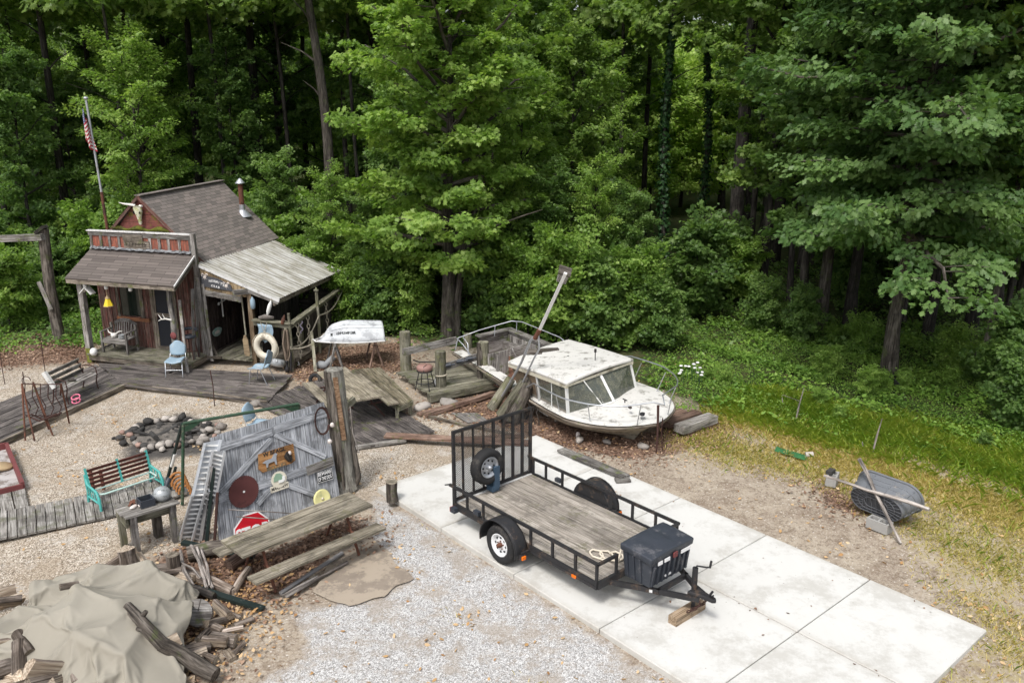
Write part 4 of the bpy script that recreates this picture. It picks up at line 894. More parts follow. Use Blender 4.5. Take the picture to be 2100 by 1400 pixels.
b = MB(Fr(RBF(rb(.235,.10))+nl*.02, lx, ly, nl)); b.box((0,0,0),(.06,.07,.006)); b.build('registration_sticker', M['sign_black'], t)
for i, s in enumerate((.27,.86)):
    tt = thing('trestle', ('grey trestle under the bow of the rowing boat','dark leaning trestle under the stern of the rowing boat')[i], 'trestle', RBF(s*LB,.5,-.8))
    b = MB(RBF); b.beam((s*LB,.02,-.06),(s*LB,1.15,-.06),.07,.07); b.build('top_beam', M['grey_wood' if not i else 'timber'], tt)
    for y in (.12,1.05):
        for dx in (-.2,.2):
            b = MB(RBF); b.beam((s*LB,y,-.08),(s*LB+dx,y+(.08 if y > .5 else -.1),-.80),.06,.05); b.build('leg', M['grey_wood' if not i else 'timber'], tt)
p = at(660,748,.1); b = MB(); b.rock(p,(.45,.26,.24),rough=.2); b.tube([p+V((.1,0,0)),p+V((.35,.1,.22))],.09,9); single(b, 'outboard_cowl', plain('grey_engine', (.24,.25,.26), .25), 'grey outboard engine lying under the bow of the rowing boat', 'engine', p)
p = at(646,778,.12); b = MB(); b.tube(arc(p,.13,0,6.28,16,(1,0,0),(0,.3,.95))[:-1],.055,9,closed=True); single(b, 'small_wheel', M['rubber'], 'small grey wheel on the deck beside the picnic table', 'wheel', p)
# rustic gateway on the far left
t = thing('rustic_gateway', 'leafy timber gateway post with a mossy crossbeam at the far left', 'gateway', at(122,695)); p = at(122,695); zt = zat(p, 470)
b = MB(); b.tube([p, p+V((-.05,0,zt*.5)), p+V((.0,0,zt))], [.19,.17,.17], 10, jit=.1); b.build('post', M['bark'], t)
b = MB(); q_ = p+V((.1,-.2,zt-.22)); b.beam(q_, q_+V((-6,1.0,-.35)), .22, .20); b.build('crossbeam', M['grey_wood'], t)
b = MB(); b.beam(p+V((-.3,-.15,1.95)), p+V((.0,-.22,1.05)), .14,.03,up=(0,1,0)); b.build('nailed_board', M['grey_wood'], t)
b = MB(); b.beam(p+V((-.15,-.1,zt-.1)),p+V((.15,-.1,zt+.1)),.3,.1); b.build('post_cap', M['bark_dark'], t)
# flagpole behind the cabin
fp = V((-13.2, 27.2, 0)); zb_ = zat(fp, 205); print('flagpole top', zb_)
t = thing('flagpole', 'tall leaning metal flagpole behind the cabin', 'flagpole', fp)
b = MB(); b.tube([fp, fp+V((-.12,0,zb_*.62))], .05, 8); b.build('lower_pole', M['rust'], t)
b = MB(); b.tube([fp+V((-.12,0,zb_*.62)), fp+V((-.22,0,zb_))], .038, 8); b.build('upper_pole', M['galv'], t)
b = MB(); b.lathe([(0,0),(.07,.02),(.08,.06),(.05,.09),(0,.1)], fp+V((-.22,0,zb_)), n=10); b.build('finial', M['galv'], t)
def flag_mat():
    g = G('stars_and_stripes'); v = g.attr('luv').outputs['Vector']; sp = g.n('SeparateXYZ'); g.set(sp.inputs[0], v)
    st = g.math('FRACT', g.math('MULTIPLY', sp.outputs[1], 6.5)); c = g.mix(g.step(st, .49, .51), (.36,.035,.05), (.66,.62,.58))
    k = g.math('MULTIPLY', g.math('LESS_THAN', sp.outputs[0], .4), g.math('LESS_THAN', sp.outputs[1], .54)); c = g.mix(k, c, (.035,.06,.20))
    star = g.math('MULTIPLY', k, g.step(g.vor(g.vmul(v, (12,14,1)), 1.0, out='Distance', rand=0), .30, .22)); c = g.mix(star, c, (.7,.7,.68))
    return g.done(c, .85)
b = MB(); o_ = fp+V((-.19,-.04,zb_-.25)); vs, ls, fs = [], [], []; NU, NV = 24, 24
for j in range(NV+1):
    for i in range(NU+1):
        s, q = i/NU, j/NV       # s along the fly, q down the hoist; the limp cloth hangs in folds close to the pole
        fold = .13*math.sin(s*13)*(.35+.65*s); d = s*.16+.02
        vs.append(o_+V((-.08*(1-s)-.05+fold*.55+.22*(s**3)*q*.7, -.05+.11*math.cos(s*13)*s-.03, -q*.85-s*.62*(1-.2*q)))); ls.append((s, q, 0))
for j in range(NV):
    for i in range(NU): a = j*(NU+1)+i; fs.append((a,a+1,a+NU+2,a+NU+1))
b.add(vs, fs, ls, True); single(b, 'flag', flag_mat(), 'limp stars and stripes flag hanging from the pole', 'flag', o_)
# ---------------- yard: benches, tables, gate, fire pit, posts ----------------
# park bench on the boardwalk
A, B = at(138,799,.5), at(199,768,.5); ax = (B-A).normalized(); LN = (B-A).length
BF = Fr(V((A[0],A[1],.11)), ax, V((-ax[1],ax[0],0)))
t = thing('park_bench', 'weathered slatted park bench with rusty iron ends on the boardwalk', 'bench', BF(LN/2,.2,0))
b = MB(BF)
for y in (0,.13,.26): b.bb(-.06,LN+.06,y,y+.11,.40,.425)
b.build('seat', M['grey_wood'], t)
b = MB(BF)
for k, (y, z) in enumerate(((.42,.50),(.47,.63),(.52,.76))): b.beam((-.06,y,z),(LN+.06,y,z),.022,.115,up=(0,-.35,1))
b.build('backrest', M['grey_wood'], t)
for x in (0, LN):
    b = MB(BF); b.tube([(x,.02,0),(x,.05,.2),(x,.0,.40)],.018,6); b.tube([(x,.46,0),(x,.40,.2),(x,.38,.40),(x,.55,.84)],.018,6); b.tube([(x,.0,.40),(x,.38,.40)],.015,6); b.tube([(x,.45,.62),(x,.2,.66),(x,.02,.60),(x,.0,.40)],.015,6); b.build('iron_end', M['dark_rust'], t)
b = MB(BF); b.beam((-.05,.3,.44),(-.08,.5,.86),.10,.09,up=(1,0,0)); single(b, 'white_box', M['bird_white'], 'slim white metal box standing on the near end of the park bench', 'box', BF(-.05,.3,.44))
b = MB(BF); b.rock((LN*.45,.25,.46),(.25,.12,.06)); single(b, 'dark_rag', M['bark_dark'], 'dark rag lying on the park bench seat', 'rag', BF(LN*.45,.25,.43))
# rusty swing frame with hanging ironwork
p1, p2 = at(60,850,.1), at(140,862,.0); t = thing('rusty_swing_frame', 'thin rusty iron swing frame hung with tangled ironwork on the left gravel', 'swing frame', at(80,890))
z = 1.22; T0, T1 = at(45,786,z), at(125,787,z)
b = MB(); b.tube([T0, vl(T0,T1,.5)-V((0,0,.02)), T1], .014, 6); b.build('top_bar', M['dark_rust'], t)
for P0, e in ((T0,(71,904)),(T0,(52,903)),(T0+V((.2,.1,0)),(108,892)),(T0+V((.2,.1,0)),(100,880)),(T1,(142,867)),(T1,(124,812))):
    b = MB(); q = at(*e, .0); b.tube([P0, vl(P0,q,.5), q], .020, 6); b.build('leg', M['rust'], t)
b = MB()
for k in range(5): q = vl(T0,T1,.08+k*.2); b.tube([q, q-V((.03,.05,.3)), q-V((-.05,.02,.55+.03*(k%2))), q-V((.05,.0,.75))], .012, 5)
b.tube([vl(T0,T1,.1)-V((0,0,.75)), vl(T0,T1,.5)-V((0,.1,.85)), vl(T0,T1,.9)-V((0,0,.7))], .02, 6); b.tube([vl(T0,T1,.1)-V((0,.2,.7)), vl(T0,T1,.5)-V((0,.3,.8)), vl(T0,T1,.9)-V((0,.2,.65))], .02, 6)
for k in range(7): q = vl(T0,T1,.12+k*.12)-V((0,0,.76)); b.tube([q, q-V((0,.2,-.03))], .012, 5)
b.build('hanging_seat', M['dark_rust'], t)
b = MB(); b.tube(arc(T0+V((.1,.02,.06)),.10,0,3.6,8,(1,0,0),(0,0,1)),.010,5); b.tube([T0+V((.05,0,0)),T0+V((.06,0,.28))],.012,5); b.build('hook', M['dark_rust'], t)
for k, (x, y) in enumerate(((10,757),(96,752))):
    q = at(x,y+30); b = MB(); b.tube([q,q+V((0,0,.75)),q+V((.02,0,1.15))],.012,5); single(b, 'iron_stake', M['dark_rust'], ('thin iron stake at the far left edge of the gravel','thin iron stake behind the park bench')[k], 'stake', q)
b = MB(); q = at(157,826,.12); 
for dz in (.0,.10): b.tube(arc(q+V((0,0,.06+dz)),.10,0,6.283,16,(1,0,0),(0,.9,.4))[:-1],.018,6,closed=True)
b.tube([q+V((0,0,-.04)),q+V((0,0,.08))],.012,5); single(b, 'pink_ring', M['pink'], 'bright pink double ring on the boardwalk', 'ring', q)
q = at(440,832); b = MB(); b.tube([q,q+V((.01,0,.55)),q+V((-.02,0,.95))],.014,5); single(b, 'iron_stake', M['dark_rust'], 'thin iron stake in front of the boardwalk beside the fire pit', 'stake', q)
# fire pit
fc = at(352,890); stones = []
for k in range(34):
    a = k/34*6.283; r = .92+rng.uniform(-.12,.14); s = rng.uniform(.14,.29)
    stones.append((fc+V((r*math.cos(a)*1.05, r*math.sin(a)*.92, s*.25)), (s, s*rng.uniform(.65,.95), s*rng.uniform(.55,.8))))
for k in range(34):
    a = rng.random()*6.283; r = rng.uniform(.15,.85) if k < 24 else rng.uniform(1.0,1.2); s = rng.uniform(.10,.22)
    stones.append((fc+V((r*math.cos(a)*1.05, r*math.sin(a)*.92, s*.25)), (s, s*.8, s*.65)))
ms = ['stone','stone','stone','stone_red','char','stone','char']
for k, (c, s) in enumerate(stones):
    dx = c-fc; mk = 'char' if (dx[0] < -.2 and rng.random() < .5) or (c-fc).length < .8 and k % 3 else ms[k % 5]
    b = MB(); b.rock(c, s, n=8, m=5, rough=.55)
    lab = {'stone': 'grey field stone of the fire pit ring', 'stone_red': 'reddish stone of the fire pit ring', 'char': 'blackened stone of the fire pit ring'}[mk]
    single(b, 'fire_pit_stone', M[mk], lab, 'stone', c-V((0,0,s[2]*.4)), 'fire pit stones, '+{'stone':'grey','stone_red':'reddish','char':'charred'}[mk])
b = MB()
b.grid(lambda s, q: (lambda r, a: fc+V((r*math.cos(a)*.85, r*math.sin(a)*.78, .14*(1-r/1.0)**.7+.02*math.sin(a*5+r*9)+.01)))(s*1.0, q*6.283), 8, 36)
o = structure(b, 'ash_bed', plain('grey_ash', (.15,.135,.12), .4, 9, .95, fine=40, bump=.6, dirt=(.035,.033,.03), dirtf=.6, dscale=3), 'stuff', 'grey ash and charcoal bed of the fire pit', 'ash')
for k in range(9):
    a = rng.random()*6.283; r = rng.uniform(.1,.7); c = fc+V((r*math.cos(a), r*math.sin(a)*.85, .12)); d = V((rng.uniform(-1,1),rng.uniform(-1,1),.15)).normalized()*rng.uniform(.15,.3)
    b = MB(); b.tube([c-d, c+d], rng.uniform(.035,.06), 7, jit=.3); single(b, 'charred_log', M['char'], 'charred piece of wood in the ash of the fire pit', 'log', c, 'charred wood in the fire pit')
# red edged bed at the left frame edge
t = thing('raised_bed', 'red edged bed of pale gravel at the left edge beside the pale walk', 'raised bed', at(-20,960))
c1, c2, c3, c4 = at(47,996,.12), at(14,914,.12), at(-110,940,.12), at(-90,1030,.12)
b = MB(); b.beam(c1,c2,.07,.16); b.beam(c2,c3,.07,.16); b.beam(c3,c4,.07,.16); b.beam(c4,c1,.05,.10); b.build('red_edging', M['red_paint'], t)
b = MB(); quad_board(b, *[p-V((0,0,.06)) for p in (c1,c2,c3,c4)], .04); b.build('gravel_fill', plain('grey_white_grit', (.40,.38,.37), .4, 5, .95, fine=60, bump=.5, dirt=(.16,.13,.11), dirtf=.55, dscale=2.5), t)
b = MB(); b.lathe([(0,.05),(.22,.05),(.23,.03),(.22,0),(0,0)], at(2,958,.10), R=rotm(0,.15,-.1), n=20); single(b, 'round_board', M['brass'], 'round tan board lying in the red edged bed', 'board', at(2,958,.1))
# turquoise glider bench
A, B = at(206,1052), at(334,1008); ax = (B-A).normalized(); LN = (B-A).length; GB = Fr(V((A[0],A[1],.05)), ax, V((-ax[1],ax[0],0)))
t = thing('glider_bench', 'turquoise metal glider bench with red-brown back slats and no seat', 'bench', GB(LN/2,.3,0))
for k in range(5):
    for s0, s1 in ((.03,.5),(.52,.97)):
        b = MB(GB); z = .33+k*.078; y = .40+k*.022; b.beam((LN*s0,y,z),(LN*s1,y,z),.02,.055,up=(0,-.25,1)); b.build('back_slat', M['bench_red'], t)
for x in (.02,LN*.51,LN-.02):
    b = MB(GB); b.beam((x,.37,.26),(x,.51,.70),.045,.022,up=(0,1,0)); b.build('back_support', M['aqua'], t)
b = MB(GB); b.tube([(.04,.36,.28),(.06,.05,.30),(.12,.0,.30),(LN-.12,.0,.30),(LN-.06,.05,.30),(LN-.04,.36,.28)],.018,7); b.tube([(.02,.40,.26),(LN-.02,.40,.26)],.016,6); b.build('seat_frame', M['aqua_pale'], t)
for x in (0,LN):
    b = MB(GB); b.tube([(x,-.06,0),(x,-.05,.22),(x,.05,.36),(x,.42,.39),(x,.50,.52)],.026,7); b.tube([(x,.50,0),(x,.46,.25),(x,.50,.58)],.026,7); b.tube([(x,-.05,.15),(x,.47,.15)],.022,6)
    for k in range(4): y = .02+k*.11; b.tube([(x,y,.15),(x,y+.03,.37)],.015,5)
    b.build('side_frame', M['aqua'], t)
for k, (x, y, tp) in enumerate(((213,1003,963),(193,1008,985))):
    q = at(x, y); b = MB(); b.beam(q, q+V((-.02,0,.42+.04*k)), .05,.05,up=(0,1,0)); single(b, 'rusty_stake', M['rust'], ('rusty stake standing in gravel behind the turquoise bench','rusty stake at the left end of the turquoise bench')[k], 'stake', q)
# small work table
A, B = at(258,1062,.74), at(366,1030,.74); ax = (B-A).normalized(); LN = (B-A).length; WT = Fr(V((A[0],A[1],0)), ax, V((-ax[1],ax[0],0)))
t = thing('work_table', 'small weathered work table on thick square legs beside the ramp', 'table', WT(LN/2,.3,0))
b = MB(WT)
for k in range(4): b.bb(-.02+rng.uniform(-.02,.02),LN+rng.uniform(-.02,.03),.005+k*.155,.15+k*.155,.705,.74+rng.uniform(-.004,.004))
b.build('tabletop', M['walk_wood'], t)
b = MB(WT); b.bb(.02,LN-.02,.08,.12,.55,.70); b.bb(.02,LN-.02,.5,.54,.55,.70); b.bb(.0,.04,.03,.6,.53,.70); b.build('apron', M['post_wood'], t)
for x, y, w, m in ((.12,.07,.11,'grey_wood'),(LN-.09,.10,.10,'grey_wood'),(.03,.45,.10,'post_wood'),(LN-.25,.50,.14,'bark')):
    b = MB(WT); b.beam((x,y,-.02),(x,y,.70),w,w,up=(0,1,0)); b.build('leg', M[m], t)
bx = WT(.42,.28,.74); t = thing('black_bird_feeder', 'open black box holding yellow scraps on the work table', 'box', bx); f = Fr(bx, WT.ax, WT.ay)
b = MB(f); b.bb(-.12,.12,-.12,-.10,0,.13); b.bb(-.12,.12,.10,.12,0,.13); b.bb(-.12,-.10,-.1,.1,0,.13); b.bb(.10,.12,-.1,.1,0,.13); b.bb(-.1,.1,-.1,.1,0,.02); b.build('box', M['black_plastic'], t)
b = MB(f); b.rock((.02,-.03,.05),(.12,.09,.06)); b.build('yellow_scraps', M['pale_yellow'], t)
hp = WT(.70,.30,.74); t = thing('silver_pot', 'dull silver rounded kettle with a dark handle on the work table', 'kettle', hp); f = Fr(hp, WT.ax, WT.ay)
b = MB(f); b.lathe([(0,0),(.10,.0),(.15,.06),(.155,.13),(.11,.21),(.04,.24),(0,.245)], n=18); b.build('body', M['pot'], t)
b = MB(f); b.tube([(.10,.08,.17),(.16,.12,.25),(.20,.14,.30)],[.025,.05,.03],8); b.build('handle', M['black_plastic'], t)
q = WT(.22,.30,.74); b = MB(Fr(q)); b.rock((0,0,.02),(.17,.09,.05),rough=.5); b.rock((.12,.03,.02),(.15,.07,.05),rough=.5); single(b, 'shell_pile', M['shell'], 'pale broken shells on the work table', 'shells', q)
q = WT(.30,.42,.74); b = MB(Fr(q))
for k in range(14): a = rng.random()*6; c = V((rng.uniform(-.12,.12),rng.uniform(-.08,.08),.02)); b.grid(lambda s, w: c+V(((s-.5)*.09*math.cos(a)-(w-.5)*.05*math.sin(a),(s-.5)*.09*math.sin(a)+(w-.5)*.05*math.cos(a),.03*math.sin(s*3+k))),3,2)
o = single(b, 'dry_leaves', M['rust'], 'reddish dry leaves on the work table', 'leaves', q); o['kind'] = 'stuff'
# green A-frame swing stand
TB0, TB1 = at(376,868,1.62), at(612,828,1.62)
t = thing('green_swing_stand', 'old dark green tubular swing stand behind the gate', 'swing stand', at(360,1020))
b = MB(); b.tube([TB0, TB1], .032, 9); b.build('top_bar', M['green_metal'], t)
for P0, e in ((TB0+V((0,0,.0)),(374,1034)),(TB0+V((-.02,0,0)),(336,1010)),(TB1,(640,960))):
    b = MB(); q = at(*e); b.tube([P0, q], .032, 8); b.build('leg', M['green_black' if e[0] == 336 else 'green_metal'], t)
b = MB(); q0, q1 = TB0, at(336,1010); b.tube([vl(q0,q1,.42), vl(q0,q1,.60)], .036, 8); b.build('white_band', M['bird_white'], t)
b = MB(); q2 = vl(q0,q1,.62)+V((.09,0,0)); b.tube([q2, at(346,1012)], .03, 8); b.build('spare_pole', M['green_black'], t)
d = (TB1-TB0).normalized()
for P0, s in ((TB0,1),(TB1,-1)):
    b = MB(); b.prism([(0,0),(.34*s,0),(.10*s,-.16),(0,-.16)], .02, Fr(P0, d, (0,0,1), d.cross(V((0,0,1))))); b.build('corner_bracket', M['green_cloth'] if False else M['green_metal'], t)
b = MB(); q = at(364,985,.35)
for k in range(5): b.tube(arc(q+V((.03*k,.0,-.06*k)),.17-.01*k,-.5,3.4,10,(.8,.3,0),(0,.2,.9)),.026,6)
single(b, 'rusty_spring', M['chain_rust'], 'coil of orange rusty chain hung on the green stand', 'chain', q)
# aluminium folding ramp leaning on the gate
t = thing('folding_ramp', 'bent silver aluminium folding ramp leaning against the gate', 'ramp', at(380,1110))
W_ = .26
for k, (pb, pm, pt, wd) in enumerate((((368,1106,0),(395,1015,.98),(420,908,1.78),.27),((394,1108,0),(420,1010,.98),(436,925,1.70),.20))):
    b = MB(); pp = [at(*pb), at(*pm), at(*pt)]; sx = V((.80,.55,-.25 if k else .0)).normalized()*wd; nrm = V((.5,-.8,.2)).normalized()
    for e in (0, 1):
        q = [x+sx*e for x in pp]; b.beam(q[0], q[1], .035,.07,up=nrm); b.beam(q[1], q[2], .035,.07,up=nrm)
    b.build('side_rail', M['alu'], t)
    for i in range(19):
        s = (i+.5)/19; q = vl(pp[0],pp[1],s*2) if s < .5 else vl(pp[1],pp[2],s*2-1); b = MB(); b.beam(q-nrm*.012, q+sx-nrm*.012+V((0,0,-.06)), .03,.012,up=nrm); b.build('rung', M['bird_white'], t)
    b = MB(); quad_board(b, pp[0]+nrm*-.03, pp[1]+nrm*-.03, pp[1]+sx+nrm*-.03, pp[0]+sx+nrm*-.03, .004); quad_board(b, pp[1]+nrm*-.03, pp[2]+nrm*-.03, pp[2]+sx+nrm*-.03, pp[1]+sx+nrm*-.03, .004); b.build('mesh_tread', M['galv'], t)
# dark bars standing between the ramp and gate
for k, (p, q, r, m) in enumerate((((412,1108,0),(434,955,1.45),.03,'pvc'),((424,1112,0),(438,960,1.4),.026,'green_black'),((440,1112,0),(446,1010,.95),.02,'dark_rust'))):
    b = MB(); A, B = at(*p), at(*q); b.beam(A,B,r*2,r*2,up=(0,1,0)); single(b, 'leaning_bar', M[m], ('grey square bar leaning beside the silver ramp','dark green bar leaning between ramp and gate','thin rusty rod leaning by the lower left gate corner')[k], 'bar', A)
# silver-grey plank gate leaning on the trunk post
g0, g1 = at(449,1110), at(697,1022); TL, TR = at(430,897,1.78), at(664,824,1.82)
gxv = (g1-g0); GW = gxv.length; gyv = (((TL-g0)+(TR-g1))/2); GH = gyv.length; gxv /= GW; gyv /= GH; gzv = gxv.cross(gyv).normalized(); print('gate', GW, GH, gzv)
GT = Fr(g0, gxv, gyv, gzv)
t = thing('plank_gate', 'silver-grey double plank gate with Z braces leaning against the trunk post', 'gate', g0)
def gpx(*pts): return [onfr(x, y, GT) for x, y in pts]
tl, tr, mt, br = gpx((430,897),(664,824),(557,862),(697,1018))
nb = 17
for half in (0, 1):
    b = MB(GT)
    for i in range(nb):
        s0, s1 = i/nb, (i+1)/nb; half_i = 0 if s1 <= .475 else 1
        if half_i != half: continue
        xb0, xb1 = lerp(0,GW,s0), lerp(0,GW,s1)-.006; xt0, xt1 = lerp(tl[0],tr[0],s0), lerp(tl[0],tr[0],s1)-.006; yt0 = lerp(tl[1],tr[1],(s0+s1)/2)+rng.uniform(-.012,.012)
        vs = [(xb0,.01,0),(xb1,.01,0),(xt1,yt0,0),(xt0,yt0,0),(xb0,.01,.025),(xb1,.01,.025),(xt1,yt0,.025),(xt0,yt0,.025)]
        ls = [(v[1],v[0]-xb0,v[2]) for v in vs]; b.add(vs, [(3,2,1,0),(4,5,6,7),(0,1,5,4),(1,2,6,5),(2,3,7,6),(3,0,4,7)], ls)
    b.build('plank_leaf', M['gate_wood'], t)
def gbrace(p, q, w, z=.027, h=.028):
    (x0, y0), (x1, y1) = gpx(p, q); b = MB(GT); b.beam((x0,y0,z+h/2),(x1,y1,z+h/2),w,h); return b
for p, q, w in (((436,922),(556,884),.15),((559,880),(667,846),.15),((446,1022),(560,985),.15),((562,984),(680,944),.14)): gbrace(p,q,w).build('rail', M['gate_wood'], t)
for p, q, w in (((450,1010),(554,900),.10),((562,890),(665,936),.10),((526,1033),(556,1000),.10),((584,992),(645,1014),.10)): gbrace(p,q,w,z=.030).build('diagonal_brace', M['gate_wood'], t)
b = gbrace((626,965),(679,944),.17,.058,.03); b.build('latch_board', M['grey_wood'], t)
def gq(z=.056): return Fr(GT(0,0,z), GT.ax, GT.ay, GT.az)
def gcent(x, y): return gpx((x,y))[0]
# carved plaque
c = gpx((526,931),(597,909),(601,943),(594,949),(535,968),(527,962)); cx, cy = gcent(563,938)
t = thing('carved_plaque', 'brown carved wooden plaque with a silver dog hung on the grey gate', 'plaque', GT(cx,cy,.06))
b = MB(); b.prism([c[5],c[4],c[3],c[2],c[1],c[0]][::1], .03, gq(.06)); b.build('board', M['plaque'], t)
def tilt(x, y, z, p, q):      # frame on the gate whose x axis runs p->q in the photo
    a, b_ = gpx(p, q); d = V((b_[0]-a[0], b_[1]-a[1], 0)).normalized(); ax_ = GT.ax*d[0]+GT.ay*d[1]; ay_ = -GT.ax*d[1]+GT.ay*d[0]
    return Fr(GT(*gcent(x,y), z), ax_, ay_, GT.az)
pf = ((536,968),(594,949))
lettering('W BEAGL', tilt(558,926,.092,*pf), .105, M['bark_dark'], t, bold=.003); lettering('ENCLAND' if False else 'BICLLUO', tilt(562,956,.092,*pf), .095, M['post_wood'], t, bold=.001)
f = tilt(549,944,.091,*pf); b = MB(); b.prism([(-.15,.0),(-.09,.03),(.04,.035),(.08,.09),(.12,.11),(.155,.085),(.13,.06),(.12,.0),(.12,-.10),(.095,-.10),(.08,-.03),(-.04,-.035),(-.06,-.10),(-.085,-.10),(-.09,-.02)], .02, f); b.build('dog_relief', M['galv'], t)
f = tilt(586,936,.092,*pf); b = MB(f); b.rock((0,0,.02),(.22,.14,.06),rough=.3); b.build('dark_bird_relief', M['bark_dark'], t); b = MB(f); b.rock((.03,.07,.04),(.08,.06,.04)); b.build('bird_head', M['shell'], t)
# beware sign
c = gpx((645,969),(677,957),(681,981),(648,991)); t = thing('beware_sign', 'small black sign reading BEWARE OF THE DOG on the grey gate', 'sign', GT(*gcent(662,974),.06))
b = MB(); b.prism([c[3],c[2],c[1],c[0]], .008, gq(.058)); b.build('panel', M['sign_black'], t)
pf = ((648,991),(681,980)); lettering('BEWARE', tilt(661.8,969.3,.067,*pf), .098, M['sign_white'], t, bold=.001, sx=.76); lettering('OF THE DOG', tilt(663.3,979.3,.067,*pf), .098, M['sign_white'], t, bold=.001, sx=.49)
b = MB(gq(.0)); 
for i in range(4): a, d = c[i], c[(i+1)%4]; k = .93; m = (sum(x[0] for x in c)/4, sum(x[1] for x in c)/4); a = (lerp(m[0],a[0],k),lerp(m[1],a[1],k)); d = (lerp(m[0],d[0],k),lerp(m[1],d[1],k)); b.beam((*a,.067),(*d,.067),.006,.003)
b.build('border', M['sign_white'], t)
# circular saw blade
cx, cy = gcent(497,1007); t = thing('saw_blade', 'large rusty circular saw blade hung on the grey gate', 'saw blade', GT(cx,cy,.06)); R_ = .285
pl = []
for k in range(96): a = k/96*6.2832; r = R_*(1.0 if k % 2 else .955); pl.append((cx+r*math.cos(a), cy+r*math.sin(a)))
b = MB(); b.prism(pl, .006, gq(.062)); b.build('disc', M['saw_rust'], t)
b = MB(); b.prism([(cx+.02*math.cos(k*.5236), cy+.02*math.sin(k*.5236)) for k in range(12)], .01, gq(.066)); b.build('arbor_bolt', M['bird_white'], t)
# round badge with plate
cx, cy = gcent(568.5,982); t = thing('round_badge', 'round cream emblem with a green scene above a small name plate on the gate', 'emblem', GT(cx,cy,.06))
b = MB(); b.prism([(cx+.15*math.cos(k*.2618), cy+.15*math.sin(k*.2618)) for k in range(24)], .02, gq(.062)); b.build('disc', M['ring'], t)
b = MB(); f = tilt(568,980,.084,(540,1000),(580,987)); b.prism([(-.11,-.04),(.07,-.03),(.08,.03),(.03,.09),(-.05,.10),(-.10,.04)], .01, f); b.build('green_scene', plain('sage_green', (.22,.33,.24), .2), t)
b = MB(f); b.box((.03,-.055,.012),(.10,.05,.02)); b.box((.085,-.02,.010),(.05,.09,.012)); b.build('white_step', M['bird_white'], t)
f = tilt(570,998,.064,(560,1003),(583,995)); b = MB(f); b.box((0,0,.006),(.36,.11,.012)); b.build('name_plate', M['ring'], t); lettering('PARSONS' if False else 'MARSVIEW', Fr(f(0,0,.013),f.ax,f.ay,f.az), .085, M['bark_dark'], t, bold=.001, sx=.8)
# pale yellow disc
cx, cy = gcent(655,1021); t = thing('yellow_disc', 'pale yellow plastic disc propped between the picnic table and the gate', 'disc', GT(cx,cy,.1)); f = Fr(GT(cx,cy,.10), GT.ax, (GT.ay+GT.az*-.1).normalized(), GT.az)
b = MB(f); b.lathe([(0,.02),(.14,.02),(.165,.03),(.18,.0),(.16,-.02),(0,-.02)], n=28); b.build('disc', M['pale_yellow'], t); b = MB(f); b.lathe([(.0,.021),(.03,.03),(.0,.045)], n=10); b.build('hub', M['ring'], t)
# stop sign (lower half hidden behind the table)
c0 = gcent(514,1086); t = thing('stop_sign', 'red octagonal STOP sign propped against the gate behind the picnic table', 'sign', GT(c0[0],c0[1]-.2,.12))
d0, d1 = gpx((459,1080),(556,1051)); 
RS = .365
f = tilt(511,1088,.13,(455,1102),(560,1070))
oct_ = lambda r: [(r*math.cos(math.pi/8+k*math.pi/4), r*math.sin(math.pi/8+k*math.pi/4)) for k in range(8)]
b = MB(); b.prism(oct_(RS), .006, f); b.build('white_border', M['sign_white'], t)
b = MB(); b.prism(oct_(RS*.925), .003, Fr(f(0,0,.0065),f.ax,f.ay,f.az)); b.build('red_face', M['stop_red'], t)
lettering('STOP', Fr(f(0,-.01,.011),f.ax,f.ay,f.az), .30, M['sign_white'], t, bold=.010, sx=.86)
for k, (p, q) in enumerate((((458,1042),(590,1050)),((474,1056),(610,1068)))):
    f = gq(.22); a, b_ = gpx(p,q); b = MB(f); b.tube([(*a,.0),(lerp(a[0],b_[0],.5),lerp(a[1],b_[1],.5)+.01,.0),(*b_,-.02)],.010,5); single(b, 'twig', M['branch'], ('upper thin bare twig lying across the stop sign','lower thin bare twig lying across the stop sign')[k], 'twig', GT(*a,.2))
# wire coil on the gate
f = gq(.05); a = gcent(655,850); b = MB(f)
for k in range(4): b.tube([(a[0]+(.17+.012*k)*math.cos(q)*.8, a[1]-.12+(.24+.01*k)*math.sin(q), .02+.006*k) for q in [j*.42 for j in range(15)]],.006,5)
single(b, 'wire_loop', M['dark_rust'], 'loops of rusty wire hung on the top right corner of the gate', 'wire', GT(*a,.05))
# trunk post with its arm
tp = at(712,1000); hz = zat(tp, 757); t = thing('trunk_post', 'tall bare tree trunk post with flaking bark beside the gate', 'post', tp)
b = MB(); n_ = 10; pts = [tp+V((-.02-.10*(z/hz),.0,z)) for z in (0,.15,.4,.9,1.5,2.1,hz)]; b.tube(pts,[.27,.235,.21,.20,.19,.185,.18],16,jit=.09,wob=.12); b.build('trunk', wood('lichen_trunk', (.10,.09,.08), (.24,.23,.20), (.37,.36,.32), moss=.14, mosscol=(.17,.18,.11), grain=.4), t)
b = MB()
for k in range(7): a = 3.9+k*.13; r = .215; z0 = .05+.2*(k%3); b.tube([tp+V((r*1.08*math.cos(a),r*1.08*math.sin(a),z0)),tp+V((-.06+r*.95*math.cos(a),r*.95*math.sin(a),1.3)),tp+V((-.12+r*.9*math.cos(a),r*.9*math.sin(a),hz-.15*(k%4)))],.035,6,jit=.4)
b.build('bark_strip', M['bark'], t)
b = MB(); a = 4.75
b.grid(lambda s, q: tp+V((-.02-.10*q+.19*math.cos(a+s*.5), .195*math.sin(a+s*.5), lerp(1.1,hz-.1,q))), 3, 6); b.build('bare_wood_strip', wood('orange_heartwood', (.16,.09,.05), (.32,.19,.11), (.46,.32,.21)), t)
